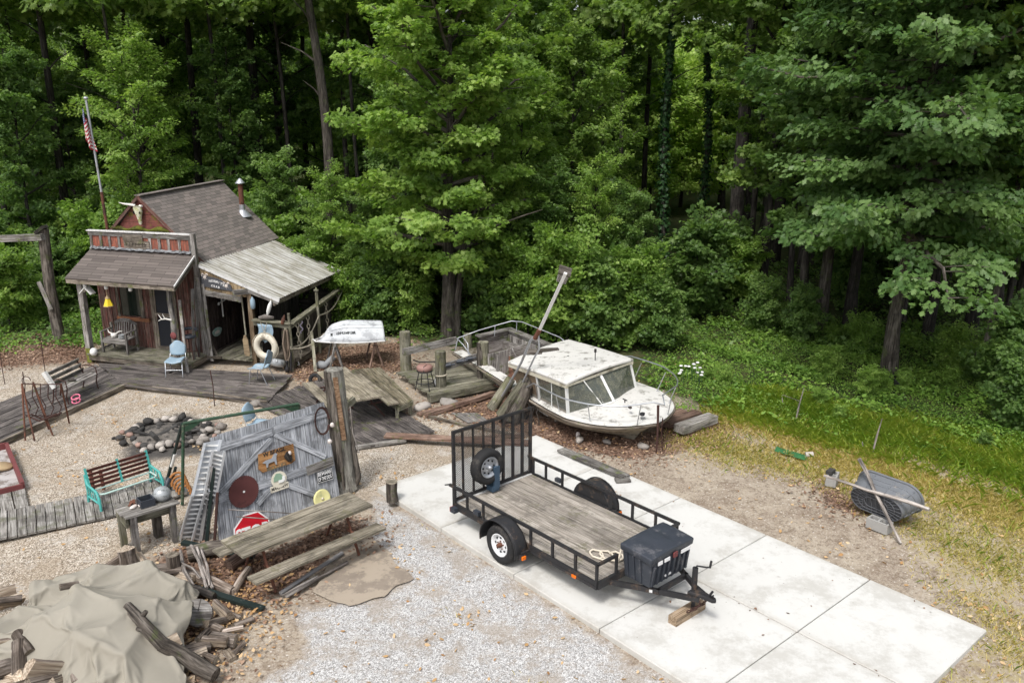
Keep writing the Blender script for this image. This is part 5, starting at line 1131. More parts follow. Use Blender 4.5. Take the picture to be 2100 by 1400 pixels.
b = MB(); b.tube([tp+V((.1,.0,.0)),tp+V((.25,-.02,.25)),tp+V((.17,.0,.9)),tp+V((.16,.05,1.5))],[.09,.06,.04,.02],8,jit=.3); b.build('root_flare', M['bark'], t)
b = MB(); A, B = at(676,862,1.35), at(727,818,1.62); b.beam(A,B,.07,.13); b.build('nailed_arm', M['post_wood'], t)
for px, py in ((681,871),(676,905)): 
    b = MB(); q = at(px,py,0); d = (q-V((0,0,CAM_H))); b.rock(V((0,0,CAM_H))+d*(.795 if py < 880 else .838),(.09,.08,.10)); b.build('bracket_fungus', M['shell'], t)
b = MB(); q = at(712,855,1.4); b.tube([tp+V((.16,-.05,1.75)),tp+V((.19,-.08,1.2)),tp+V((.3,-.1,.8))],.012,5); b.build('vine_stem', M['branch'], t)
# picnic tables
def picnic(F, L, wd, ht, name, label, legm, benches=(1,-1), nb=3, bg=.13, tw='table_wood'):
    t = thing('picnic_table', label, 'picnic table', F(0,0,0))
    b = MB(F)
    for k in range(nb): y0 = -wd/2+k*wd/nb; b.bb(-L/2+rng.uniform(-.01,.01),L/2+rng.uniform(-.01,.01),y0+.006,y0+wd/nb-.006,ht-.045,ht+rng.uniform(-.003,.003))
    b.build('tabletop', M[tw], t)
    for s in benches:
        b = MB(F); y = s*(wd/2+bg+.13); b.bb(-L/2,L/2,y-.135,y+.135,.415,.455); b.build('bench_seat', M[tw], t)
    for x in (-L/2+.42, L/2-.42):
        for s in (1,-1):
            b = MB(F); b.tube([(x,s*.15,ht-.05),(x,s*.28,.40),(x,s*(wd/2+bg+.05),.02)],.024,7); b.build('leg', M[legm], t)
            b = MB(F); b.tube([(x,s*.2,.38),(x,s*(wd/2+bg+.2),.40)],.022,7); b.build('bench_arm', M[legm], t)
        b = MB(F); b.tube([(x,.15,ht-.07),(x+(.35 if x < 0 else -.35),0,ht-.07)],.02,6); b.build('brace', M[legm], t)
    return t
p = [at(450,1111,.75), at(500,1139,.75), at(765,1041,.75), at(716,1004,.75)]; ce = (p[0]+p[1]+p[2]+p[3])/4; d = ((p[2]-p[1])+(p[3]-p[0])); ang = math.degrees(math.atan2(d[1],d[0]))
PT1 = frz(V((ce[0],ce[1],0)), ang); print('pic1', ang, d.length/2)
picnic(PT1, d.length/2, .72, .76, 'picnic_table', 'long olive picnic table with rusty legs in front of the grey gate', 'rust', bg=.08)
p = [at(637,757,.76), at(712,752,.76), at(790,818,.76), at(727,828,.76)]; ce = (p[0]+p[1]+p[2]+p[3])/4; d = ((p[2]-p[1])+(p[3]-p[0])); ang = math.degrees(math.atan2(d[1],d[0])); print('pic2', ang, d.length/2)
picnic(frz(V((ce[0],ce[1],.08)), ang), 2.6, .78, .70, 'picnic_table', 'picnic table with splayed planks on the dark deck behind the trunk post', 'dark_rust', tw='table_pale')
# low platform table
A, B, C, D = at(722,757,.42), at(780,753,.42), at(846,820,.42), at(817,833,.42); t = thing('plank_platform', 'low mossy plank platform on short legs beside the rear picnic table', 'platform', (A+C)/2-V((0,0,.42)))
b = MB(); deck(b, A, D, C, B, 6, t=.04); b.build('planks', M['platform_wood'], t)
b = MB(); up = V((0,0,.07)); b.beam(D-up,C-up,.04,.10); b.beam(A-up,D-up,.04,.10); b.beam(B-up,C-up,.04,.10); b.build('apron', M['post_wood'], t)
for P0 in (A,B,C,D):
    q = vl(P0,(A+C)/2,.08); b = MB(); b.beam(V((q[0],q[1],.02)),V((q[0],q[1],.38)),.08,.08,up=(0,1,0)); b.build('leg', M['post_wood'], t)
# dock posts and rails
for px, by, ty, r, m, lb in ((833,764,680,.16,'post_wood','tall weathered dock post at the left of the grey rail'),(905,806,720,.145,'post_wood','mossy dock post with a loop of rope'),(992,787,701,.15,'post_wood','split dock post with peeling bark beside the boat'),(960,737,684,.13,'post_wood','shorter grey dock post at the boat stern')):
    q = at(px,by); h = zat(q,ty); t = thing('dock_post', lb, 'post', q); b = MB(); b.tube([q,q+V((0,0,h*.5)),q+V((0,0,h))],[r*1.05,r,r*.97],12,jit=.06); b.build('shaft', M[m], t)
    if px == 905: b = MB(); b.tube(arc(q+V((0,0,h*.45)),r*1.1,0,6.283,16,(1,0,.05),(0,1,0))[:-1],.022,6,closed=True); b.build('rope_loop', M['rope'], t)
    if px == 992:
        b = MB()
        for k in range(6): a = 3.4+k*.2; b.tube([q+V((r*1.1*math.cos(a),r*1.1*math.sin(a),.1)),q+V((r*1.1*math.cos(a),r*1.1*math.sin(a),h-.1*(k%3)))],.03,5,jit=.5)
        b.build('bark_strip', M['bark'], t)
        b = MB(); b.rock(q+V((-.02,-.18,h*.45)),(.08,.06,.10)); b.build('bracket_fungus', M['shell'], t)
b = MB(); A, B = at(826,722,.72), at(936,697,.80); b.beam(A,B,.06,.20); single(b, 'dock_rail', M['grey_wood'], 'upper grey rail plank running from the tall dock post to the maple', 'rail', A)
b = MB(); A, B = at(906,754,.72), at(992,727,.78); b.beam(A,B,.06,.19); single(b, 'dock_rail', M['grey_wood'], 'lower rail plank with black bottles between two dock posts', 'rail', A)
for k, s in enumerate((.12,.42,.62)):
    q = vl(A,B,s)+V((.02,-.07,.03)); b = MB(); b.tube([q-V((.12,.0,.0)),q+V((.10,0,.03))],[.06,.055],9); b.tube([q+V((.10,0,.03)),q+V((.2,0,.045))],.025,7); single(b, 'black_bottle', M['black_plastic'], ('black bottle tied at the left end of the dock rail','black bottle in the middle of the dock rail','black bottle nearest the split dock post on the rail')[k], 'bottle', q, 'black bottles tied to the dock rail')
q = at(872,797,.2); t = thing('swivel_stool', 'round swivel stool with a pink vinyl seat and black legs on the dock deck', 'stool', q); f = Fr(q)
b = MB(f); b.lathe([(0,.66),(.17,.66),(.21,.62),(.21,.54),(.17,.50),(0,.50)], n=18); b.build('seat', M['cushion'], t)
b = MB(f); b.tube(arc((0,0,.50),.2,0,6.283,18)[:-1],.016,6,closed=True); b.tube([(-.3,.05,.78),(-.15,.12,.70),(.1,.2,.68),(.35,.16,.70)],.018,6); b.tube([(.0,-.21,.52),(.0,-.18,.66),(.05,-.05,.67)],.012,5); b.build('back_frame', M['black_metal'], t)
for k in range(4):
    a = k*math.pi/2+.5; b = MB(f); b.tube([(.16*math.cos(a),.16*math.sin(a),.5),(.28*math.cos(a),.28*math.sin(a),0)],.014,6); b.build('leg', M['black_metal'], t)
b = MB(f); b.tube(arc((0,0,.2),.235,0,6.283,18)[:-1],.012,6,closed=True); b.build('foot_ring', M['black_metal'], t)
b = MB(Fr(at(895,790,.22))); b.lathe([(0,0),(.07,0),(.075,.1),(.05,.16),(.03,.2),(0,.2)],n=10); single(b, 'white_jug', M['bird_white'], 'small white jug on the dock deck beside the stool', 'jug', at(895,790,.22))
# loose timbers
def plank(p, q, w, h, m, label, zb=0, cat='plank', name='plank', up=(0,0,1), group=None):
    A, B = at(p[0],p[1],p[2] if len(p) > 2 else zb+h/2), at(q[0],q[1],q[2] if len(q) > 2 else zb+h/2); b = MB(); b.beam(A,B,w,h,up=up); return single(b, name, M[m], label, cat, (A+B)/2, group)
plank((880,816),(1016,787),.22,.18,'post_wood','thick squared beam along the front edge of the dock deck',.05,'beam','squared_beam')
plank((858,850),(960,822),.16,.06,'timber','short reddish plank below the squared beam',.02)
plank((872,851),(1012,806),.14,.10,'timber','long reddish timber leaning along the leaf litter under the dock deck',.02,'timber','timber')
plank((862,850),(1046,891),.09,.05,'old_wood','long thin batten with flaking white paint lying on the gravel',.0,'batten','batten')
plank((790,892),(1085,908),.26,.05,'timber','wide reddish-brown plank lying on the deck behind the trailer gate',.10)
plank((712,920),(832,902),.12,.06,'walk_wood','pale edge board of the dark plank deck',.03,'board','edge_board')
plank((950,900),(1075,893),.22,.02,'timber','thin reddish board on the gravel behind the trailer gate',.01)
b = MB(); A, B, C, D = at(926,846,.03), at(978,846,.05), at(1002,862,.04), at(958,866,.02); quad_board(b,A,D,C,B,.015); single(b, 'grey_sheet', M['grey_wood'], 'curled grey plywood sheet lying on the gravel before the pilings', 'sheet', A)
# short cut log on the slab corner
q = at(805,1027,.07); t = thing('cut_log', 'short upright cut log standing on the slab corner', 'log', q)
b = MB(); b.tube([q,q+V((-.01,0,.2)),q+V((0,0,.40))],[.115,.105,.11],14,jit=.04,caps=False); b.build('bark', M['bark'], t)
b = MB(); b.lathe([(.11,.40),(.10,.405),(0,.405)], q, n=14); b.build('cut_face', M['table_wood'], t)
# dusty mat and pipes by the picnic table
b = MB(); c = [at(*p_,0) for p_ in ((640,1215),(690,1120),(705,1092),(748,1088),(800,1138),(845,1186),(785,1222),(715,1245))]; ce = sum(c, V((0,0,0)))/len(c)
vs = [ce+V((0,0,.012))]; ls = [(0,0,0)]; N_ = 48
for i in range(N_):
    s = i/N_*len(c); k = int(s); p = vl(c[k],c[(k+1)%len(c)],s-k)+V((.035*math.sin(i*.9),.03*math.sin(i*1.35+1),.010)); vs.append(p); ls.append((0,0,0))
b.add(vs,[(0,i+1,(i+1)%N_+1) for i in range(N_)],ls,True); single(b, 'ground_mat', M['mat'], 'dusty dark carpet mat on the ground before the picnic table', 'mat', ce)
for k, (p, q_, r, m) in enumerate((((575,1216),(702,1133),.035,'pvc'),((580,1222),(650,1182),.028,'branch'),((586,1224),(712,1152),.026,'branch'))):
    A, B = at(*p,.03+r), at(*q_,.03+r); b = MB(); b.tube([A,vl(A,B,.5)+V((0,0,.005)),B],r,8); single(b, ('pipe','pole','pole')[k], M[m], ('dark grey pipe lying on the mat nearest the bench','short grey pole on the mat between the pipe and long pole','long grey pole lying outermost on the mat')[k], ('pipe','pole','pole')[k], A, 'pipes and poles on the mat')
# painted metal bars of the old frame
b = MB(); A, B = at(374,1112,.12), at(520,1140,.10); b.beam(A,B,.10,.06); single(b, 'painted_bar', M['green_black'], 'black painted metal bar at the ramp foot under the picnic table end', 'bar', A)
b = MB(); A, B = at(402,1205,.10), at(540,1248,.04); b.beam(A,B,.11,.05); single(b, 'painted_bar', M['green_black'], 'dark green chipped metal bar lying beside the tarp', 'bar', A)
for k, (pts, r) in enumerate((([(370,1130,.05),(378,1170,.30),(405,1215,.12)],.030),([(392,1118,.25),(408,1150,.30),(424,1205,.14)],.026),([(404,1122,.25),(418,1165,.26),(436,1205,.12)],.024),([(345,1140,.2),(395,1165,.3),(412,1185,.25)],.02),([(412,1125,.2),(425,1160,.3),(430,1200,.15)],.02))):
    b = MB(); b.tube([at(*p) for p in pts], r, 7, jit=.15); single(b, 'bare_branch', M['branch'], ('curved pale bare branch at the ramp foot beside the tarp','straight bare stick leaning below the ramp, left one','straight bare stick leaning below the ramp, right one','thin bare branch crossing behind the sticks','shortest bare stick below the ramp')[k], 'branch', at(*pts[0]), 'bare branches below the ramp')
# ---------------- old cabin cruiser ----------------
sa, sb = at(930,718,.6), at(1046,690,.75); BO = (sa+sb)/2; BO[2] = 0
_f = frz(BO, -57); BT = Fr(BO, _f.ax, _f.ay+V((0,0,.05)), V((0,0,1)))
boat = thing('cabin_cruiser', 'derelict white cabin cruiser with a hardtop sunk in leaf litter at the wood edge', 'boat', BT(3.7,0,0))
def bpart(b, name, m, parent=boat, **k): return b.build(name, M[m], parent, **k)
WS = [(0,.96),(.2,1.05),(.39,1.18),(.56,1.30),(.70,1.40),(.80,1.42),(.88,1.22),(.94,.92),(.98,.5),(1.0,.03)]
def interp(tab, s):
    for (a, u), (c, w) in zip(tab[:-1], tab[1:]):
        if s <= c: q = (s-a)/(c-a); return lerp(u, w, q)
    return tab[-1][1]
def hw_(s): return (interp(WS,max(0,s-.02))+interp(WS,min(1,s+.02))+2*interp(WS,s))/4 if .02 < s < .985 else interp(WS,s)
ZG = lambda s: .60+.10*max(0,s-.6)
def hullp(s, q):   # q -1..1 across, keel at 0
    w = hw_(s); a = abs(q); sg = 1 if q >= 0 else -1; xk, xg = s*6.67-.0, s*7.52
    if a < .5: k = a/.5; y, z, x = w*.70*k*(1-.25*max(0,s-.7)), lerp(-.12+.02*s, .16+.10*max(0,s-.7)*3, k), lerp(xk, lerp(xk,xg,.35), k)
    else: k = (a-.5)/.5; y, z, x = lerp(w*.70*(1-.25*max(0,s-.7)), w, k**.8), lerp(.16+.10*max(0,s-.7)*3, ZG(s), k), lerp(lerp(xk,xg,.35), xg, k)
    return (x, sg*y, z)
b = MB(BT); b.grid(lambda u, v: hullp(u, 1-2*v), 50, 24); hull = bpart(b, 'hull', 'gel_old')
b = MB(BT); b.prism([(p[1], p[2]) for p in [hullp(0, -1+i/6) for i in range(13)]], .03, Fr(BT.o, BT.ay, BT.az, BT.ax)) if False else None
b.grid(lambda u, v: (.0, lerp(hullp(0,-1)[1], hullp(0,1)[1], u), lerp(hullp(0,-1+2*u)[2], .6, v)), 12, 1); bpart(b, 'transom', 'gel_old')
b = MB(BT)
for sg in (-1,1):
    b.tube([(s*7.52, sg*(hw_(s)+.02), ZG(s)-.035) for s in [i/40 for i in range(41)]], .032, 6)
bpart(b, 'rub_rail', 'old_wood')
# foredeck and side decks
def deckp(u, v):
    s = lerp(.63, 1.0, u); w = hw_(s); y = (1-2*v)*w; return (s*7.52, y, ZG(s)+.015+.13*(1-(y/max(w,.05))**2)*min(1,(1-s)*4))
b = MB(BT); b.grid(deckp, 30, 20); dk = bpart(b, 'foredeck', 'gel')
for sg in (-1, 1):
    b = MB(BT); b.grid(lambda u, v: (lerp(0,.64,u)*7.52, sg*lerp(hw_(lerp(0,.64,u)), hw_(lerp(0,.64,u))-.30, v), ZG(0)+.015), 16, 1); b.grid(lambda u, v: (lerp(0,.64,u)*7.52, sg*(hw_(lerp(0,.64,u))-.30), lerp(.615,.2,v)), 16, 1); bpart(b, 'side_deck', 'gel' if sg < 0 else 'grey_wood')
b = MB(BT); b.grid(lambda u, v: (lerp(.02,5.2,u), lerp(-.95,.95,v), .22+.04*math.sin(u*23)*math.sin(v*17)), 20, 8); bpart(b, 'cockpit_sole', plain('leafy_sole', (.13,.06,.04), .5, 14, .95, fine=50, bump=.6, dirt=(.28,.16,.1), dirtf=.5, dscale=12)) if False else b.build('cockpit_sole', plain('leafy_cockpit_sole', (.13,.06,.04), .5, 14, .95, fine=50, bump=.6, dirt=(.28,.16,.1), dirtf=.5, dscale=12), boat)
# grey boarded bulwark of the cockpit
b = MB(BT)
b.bb(.05,3.1,.86,.90,.22,.92); b.bb(.02,.06,-.1,.9,.22,.92)
for k in range(10): b.bb(.08+k*.30,.36+k*.30,.83,.86,.22,.80)
b.bb(-.04,3.2,.80,1.02,.92,.96); b.bb(-.06,.16,-.2,.96,.92,.96); bpart(b, 'bulwark', 'grey_wood')
b = MB(BT); b.bb(1.7,1.74,-.85,-.2,.22,.95); b.bb(2.2,2.28,-.9,-.84,.2,1.05); b.bb(1.2,1.24,.2,.86,.22,.8); b.tube([(1.4,.1,.9),(2.1,-.2,.85)],.02,6); bpart(b, 'locker', 'grey_wood')
# hardtop
rz = lambda y: 1.42
def roofp(u, v):
    y = lerp(-1.40, .86, v); x0, x1 = lerp(3.55, 3.05, v), lerp(5.98, 5.66, v); x = lerp(x0, x1, u)
    return (x, y, lerp(1.34,1.46,u)+.055*(1-(2*v-1)**2)+.02*(1-(2*u-1)**2))
b = MB(BT); b.grid(roofp, 16, 16); ht = bpart(b, 'hardtop', 'gel'); so = ht.modifiers.new('s', 'SOLIDIFY'); so.thickness = .07; so.offset = -1; bv = ht.modifiers.new('bevel','BEVEL'); bv.width = .02; bv.segments = 2; bv.limit_method = 'ANGLE'
b = MB(BT)
for v in (.02,.98): b.beam(V(roofp(0,v))-V((0,0,.10)), V(roofp(1,v))-V((0,0,.10)), .05, .09)
b.beam(V(roofp(1,.02))-V((.03,0,.09)), V(roofp(1,.98))-V((.03,0,.09)), .05, .05); bpart(b, 'roof_edge', 'gel_old')
# cabin sides and windscreen
fl, fr_ = V(roofp(.97,.03))-V((0,0,.08)), V(roofp(.97,.97))-V((0,0,.08)); wl_, wc_, wr_ = V((5.86,-1.24,.64)), V((6.10,-.10,.74)), V((5.62,1.0,.64)); fc_ = (fl+fr_)/2
rl, rr = V(roofp(.04,.03))-V((0,0,.08)), V(roofp(.04,.97))-V((0,0,.08)); bl, brr = V((3.6,-1.13,.62)), V((3.1,.98,.62))
def pane4(b, A, B, C, D, inset=.04):
    ce = (A+B+C+D)/4; q = [p+(ce-p).normalized()*inset for p in (A,B,C,D)]; n = (B-A).cross(D-A).normalized()*.006
    b.add([*q, *[p+n for p in q]], [(0,1,2,3),(7,6,5,4),(0,4,5,1),(1,5,6,2),(2,6,7,3),(3,7,4,0)], [(0,0,0)]*8); return b
for nm, (A, B, C, D) in (('windscreen',(wl_,wc_,fc_,fl)),('windscreen',(wc_,wr_,fr_,fc_)),('side_window',(vl(bl,wl_,.48),wl_,fl,vl(rl,fl,.48))),('side_window',(wr_,vl(brr,wr_,.45),vl(rr,fr_,.45),fr_))):
    b = MB(BT); pane4(b, A,B,C,D,.02); bpart(b, nm, 'glass')
for A, B in ((wl_,fl),(wc_,fc_),(wr_,fr_),(vl(bl,wl_,.48),vl(rl,fl,.48)),(vl(brr,wr_,.45),vl(rr,fr_,.45)),(wl_,wc_),(wc_,wr_)): b = MB(BT); b.beam(A,B,.065,.045,up=(1,0,0) if B[2] > 1 else (0,0,1)); bpart(b, 'window_frame', 'bird_white')
b = MB(BT); p = vl(wl_,wc_,.72); q = vl(fl,fc_,.45)+V((.03,0,0)); b.tube([q+V((.02,0,0)), p+V((.04,0,.02))], .016, 6); b.tube([vl(wl_,wc_,.75)+V((.02,0,.05)),vl(fl,fc_,.9)-V((.05,0,.2))],.008,5); bpart(b, 'wiper_arm', 'bird_white')
M['cabin_side'] = plain('stained_brown_cabin_side', (.20,.15,.10), .3, 5, .7, dirt=(.07,.05,.04), dirtf=.5)
for A, B, C, D in ((bl,vl(bl,wl_,.48),vl(rl,fl,.48),rl),(brr,vl(brr,wr_,.45),vl(rr,fr_,.45),rr)): b = MB(BT); pane4(b,A,B,C,D,.0); bpart(b, 'cabin_side', 'cabin_side')
b = MB(BT); b.beam(bl,wl_,.05,.14); b.beam(brr,wr_,.05,.14); b.bb(5.15,5.2,-1.1,.9,.2,.75); b.bb(4.8,5.7,-.9,.8,.66,.70); b.build('dashboard', plain('grey_brown_dash', (.22,.20,.17), .3, 8, .8), boat)
b = MB(BT); b.tube(arc((4.75,-.45,.86),.16,0,6.283,16,(.35,0,.9),(0,1,0))[:-1],.014,6,closed=True); b.tube([(4.75,-.45,.86),(5.1,-.45,.7)],.02,6); bpart(b, 'steering_wheel', 'black_plastic')
# roof gear
b = MB(BT); b.tube([(5.25,.0,1.36),(5.25,.0,1.72)],.012,6); b.tube([(5.25,.0,1.70),(5.25,.0,1.78)],.03,7); bpart(b, 'mast_light', 'black_metal')
b = MB(BT); b.tube([(4.55,-.25,1.42),(4.95,-.45,1.42)],.022,7); b.rock((4.5,-.24,1.43),(.13,.10,.10)); b.rock((4.62,-.32,1.42),(.09,.09,.09)); b.rock((4.96,-.46,1.42),(.09,.12,.10)); bpart(b, 'horn', 'black_metal')
b = MB(); A = BT(3.65,-.55,1.42); b.box(A,(.62,.34,.03),rotm(math.radians(-8),.08)); b.box(A+V((.25,.06,.05)),(.55,.16,.05),rotm(math.radians(10),0)); single(b, 'roof_boards', M['bark'], 'dark boards lying on the aft edge of the cruiser hardtop', 'boards', A)
# stain blotches are in the gelcoat; deck fittings and bow rail
b = MB(BT)
b.rock((6.85,-.25,.86),(.14,.09,.05)); b.tube([(6.55,-.15,.86),(6.55,-.15,.93)],.015,5); b.tube([(6.48,-.15,.93),(6.62,-.15,.93)],.014,5); b.rock((7.2,-.2,.80),(.18,.14,.07)); bpart(b, 'deck_cleat', 'black_metal')
rz_ = .50
def railp(s, sg): w = hw_(s)+.07; return V((s*7.52+.08*max(0,s-.8), sg*w*(1 if s < .99 else .4), ZG(s)+rz_))
b = MB(BT); pts = [railp(s,-1) for s in [.60+.39*i/14 for i in range(15)]]; pts[0][2] -= .12; far = [railp(s,1)+V((0,0,.10)) for s in [.62+.37*i/12 for i in range(13)]]; far[0][2] -= .05
b.tube([V((4.2,-1.40,.80))]+pts+[V((7.68,.0,ZG(1)+rz_-.03))]+far[::-1], .017, 7)
bpart(b, 'bow_rail', 'chrome')
for s, sg in ((.64,-1),(.76,-1),(.88,-1),(.70,1),(.82,1),(.92,1),(.985,1),(.985,-1)):
    b = MB(BT); p = railp(s,sg); b.tube([p, V((p[0]-.10,p[1]*.88 if s < .97 else p[1],ZG(s)+.02))], .013, 6); bpart(b, 'rail_stanchion', 'chrome')
b = MB(BT); b.tube([(7.60,-.10,-.1),(7.63,-.12,.55),(7.58,-.10,1.10)],[.02,.026,.03],7,jit=.3); b.tube([(7.66,.04,-.1),(7.62,.0,.5),(7.64,.0,.8)],.012,5); single(b, 'mooring_stake', M['dark_rust'], 'dark iron stake standing at the bow tip of the cruiser', 'stake', BT(7.58,-.1,0))
b = MB(BT); b.tube([(-.1,-.85,.62),(-.05,-.78,.98),(.2,-.2,1.16),(.25,.85,1.24),(.6,1.0,1.26),(2.4,1.05,1.2),(2.8,1.04,1.1),(2.85,1.02,.9)],.017,7); bpart(b, 'stern_rail', 'galv')
for x, y, z in ((.23,.3,1.2),(.4,.95,1.25),(1.4,1.02,1.22)):
    b = MB(BT); b.tube([(x,y,z),(x+.02,y-.03,.9)],.013,6); bpart(b, 'rail_stanchion', 'galv')
b = MB(BT); b.tube([(.0,-.85,1.0),(.1,-.7,.8),(.6,-.75,.64)],.015,6); b.tube([(.6,-.82,.66),(.55,-.8,.95),(.2,-.75,1.05)],.015,6); bpart(b, 'stern_ladder', 'galv')
b = MB(BT); b.tube([(5.3,-1.3,.62),(5.32,-1.32,1.1),(5.28,-1.34,1.72)],[.014,.012,.006],6); bpart(b, 'radio_aerial', 'bird_white')
b = MB(BT)
for k in range(7): x = 4.1+k*.13; b.tube([(x,-1.34,.6),(x+.1*math.sin(k*2),-1.40,.40),(x+.2*math.sin(k),-1.33,.18),(x+.05,-1.38,.0)],.014,5)
single(b, 'hanging_vine', M['bark_dark'], 'bare dark vine hanging down the near hull side of the cruiser', 'vine', BT(4.5,-1.4,0))
# leaning pilings and birdhouse pole
for k, (p, q, r, m, lb) in enumerate((((1008,838,0),(1048,776,.78),.13,'post_wood','round leaning piling nearest the dock, left of three'),((1028,852,0),(1076,782,.92),.135,'post_wood','round leaning piling in the middle of three by the boat'),((1050,868,0),(1092,770,1.05),.15,'bark','split leaning piling with reddish flaking wood, right of three'))):
    A, B = at(*p), at(*q); b = MB(); b.tube([A, vl(A,B,.5), B], [r*1.1,r,r*.95], 11, jit=.07); t = single(b, 'leaning_piling', M[m], lb, 'piling', A)
b = MB()
for k in range(16): A = at(1045+rng.uniform(-22,30),862+rng.uniform(-6,8),.02); B = at(1080+rng.uniform(-14,16),785+rng.uniform(-18,14),.8); b.tube([A,vl(A,B,.5)+V((rng.uniform(-.12,.12),-.12,rng.uniform(-.1,.1))),B],.012,4,jit=.3)
single(b, 'vine_tangle', M['bark'], 'tangle of dead vines over the leaning pilings', 'vines', at(1050,855))
t = thing('birdhouse_pole', 'leaning galvanised pole with a white upper arm by the old boat', 'pole', at(1022,818))
A, B, C = at(1030,812,.40), at(1104,682,2.35), at(1160,560,3.95)
b = MB(); b.tube([A, vl(A,B,.55), vl(A,B,.85)+V((-.05,0,.05)), B], .030, 8); b.tube([at(1062,805,.6), at(1095,735,1.65), at(1106,715,1.95), at(1104,682,2.35)], .022, 8); b.build('forked_pole', M['galv'], t)
b = MB(); d = (C-B).normalized(); b.beam(B-d*.1, C, .068,.05,up=(0,1,0)); b.build('white_arm', M['bird_white'], t)
b = MB(); b.tube([B-d*.2-V((.02,.03,0)), B+d*.12],.055,8); b.build('rusty_joint', M['rust'], t)
q = at(1153,566,3.82); d2 = d; s1 = d2.cross(V((0,1,0))).normalized(); t = thing('box_birdhouse', 'grey wooden nest box on top of the leaning white pole', 'birdhouse', q)
R_ = Matrix((s1, d2.cross(s1)*-1, d2)).transposed(); b = MB(); b.box(q+s1*-.02+V((0,-.05,.02)), (.21,.18,.27), R_); b.build('box', M['grey_wood'], t)
b = MB(); b.box(q+V((0,-.05,.02))+d2*.15+s1*-.01, (.28,.27,.028), R_); b.build('roof', M['bark'], t)
b = MB(); pp = q+V((-.0,-.05,.02))-V((0,.095,0)); b.rock(pp+d2*.05,(.07,.02,.07),rough=0); b.build('entrance_hole_shade', M['hollow_shade'], t)  # black disc on the solid box paints the shade of its opening
# timber steps right of the bow
for k, (p, q, w, h) in enumerate((((1340,866,.10),(1402,846,.12),.30,.16),((1366,870,.13),(1432,848,.13),.26,.15),((1392,880,.17),(1462,856,.17),.30,.18))):
    A, B = at(*p), at(*q); b = MB(); b.beam(A,B,w,h); single(b, 'step_timber', M['timber'] if k < 2 else M['walk_wood'], ('reddish timber under the bow, left of three steps','rusty middle timber of the three steps by the bow','pale weathered timber, right end of the three steps by the bow')[k], 'timber', A)
plank((1404,888,.04),(1470,866,.04),.16,.07,'timber','thin plank lying in front of the timber steps',.0)
# stones before the boat
for k, (px, py, s, m, lb) in enumerate(((1185,893,.15,'shell','round white stone standing before the boat hull'),(1188,905,.30,'stone','flat tan stone below the white stone'),(1318,918,.34,'stone','flat grey stone in the litter below the bow'),(1245,908,.26,'stone','half-buried stone between the slab and the boat'),(920,830,.55,'stone','large tan boulder under the platform corner'),(866,838,.5,'stone','big tan boulder at the end of the plank platform'),(527,830,.42,'stone','flat grey boulder at the boardwalk corner'),(1150,862,.20,'shell','small white-holed block by the boat hull'))):
    q = at(px,py); b = MB(); b.rock(q+V((0,0,s*.12)),(s,s*.7,s*.42 if k != 0 else s),n=8,m=5,rough=.6); single(b, 'boulder', M[m], lb, 'stone', q)
# ---------------- utility trailer ----------------
rl_, rr_ = at(940,1036,.5), at(1086,970,.5); TA = -48.6; _d = V((math.cos(math.radians(TA)), math.sin(math.radians(TA)), 0)); TC = (rl_+rr_)/2+_d*1.72; TC[2] = .075
TF = frz(TC, TA); TW, TL_, DZ, RZ = .95, 1.74, .44, .78
tr = thing('utility_trailer', 'black single-axle utility trailer with wooden floor and raised mesh rear gate on the slab', 'trailer', TC)
def tpart(b, name, m, parent=tr, **k): return b.build(name, M[m], parent, **k)
b = MB(TF)
for k in range(10): y0 = -TW+.03+k*(2*TW-.06)/10; b.bb(-TL_+.03,TL_-.03,y0+.004,y0+(2*TW-.06)/10-.004,DZ-.04,DZ+rng.uniform(-.002,.002))
tpart(b, 'floor', 'trailer_wood')
b = MB(TF)
for s in (-1,1):
    b.bb(-TL_,TL_,s*TW-.025,s*TW+.025,DZ-.10,DZ-.045); b.bb(-TL_,TL_,s*TW-.028,s*TW-.0+.028,DZ-.044,DZ+.015) if False else b.bb(-TL_,TL_,s*(TW-.0)-.02,s*(TW-.0)+.02,DZ-.044,DZ+.02)
b.bb(-TL_-.02,-TL_+.03,-TW,TW,DZ-.10,DZ-.045); b.bb(TL_-.03,TL_+.02,-TW,TW,DZ-.10,DZ+.015)
for x in (-1.1,-.4,.3,1.0): b.bb(x-.02,x+.02,-TW+.03,TW-.03,DZ-.10,DZ-.045)
tpart(b, 'chassis', 'black_metal')
b = MB(TF); b.bb(-TL_-.05,-TL_+.025,-TW+.03,TW-.03,DZ-.02,DZ+.008); tpart(b, 'rear_sill', 'trim')
for s in (-1,1):
    b = MB(TF); b.bb(-TL_-.12,TL_+.02,s*TW-.022,s*TW+.022,RZ-.045,RZ)
    for x in (-1.36,-.92,.28,.78,1.28,TL_-.02): b.bb(x-.02,x+.02,s*TW-.018,s*TW+.018,DZ-.1,RZ-.045)
    b.bb(-TL_+.0,-TL_+.05,s*TW-.02,s*TW+.02,DZ-.1,RZ-.045)
    b.bb(TL_-.02,TL_+.02,s*TW-.022,s*.52,RZ-.045,RZ-.002); b.bb(TL_-.018,TL_+.018,s*.54-.018,s*.54+.018,DZ,RZ-.046)
    b.tube([(-TL_-.12,s*TW,RZ-.02),(-TL_-.2,s*(TW+.05),RZ-.04)],.012,6); tpart(b, 'side_rail', 'black_metal')
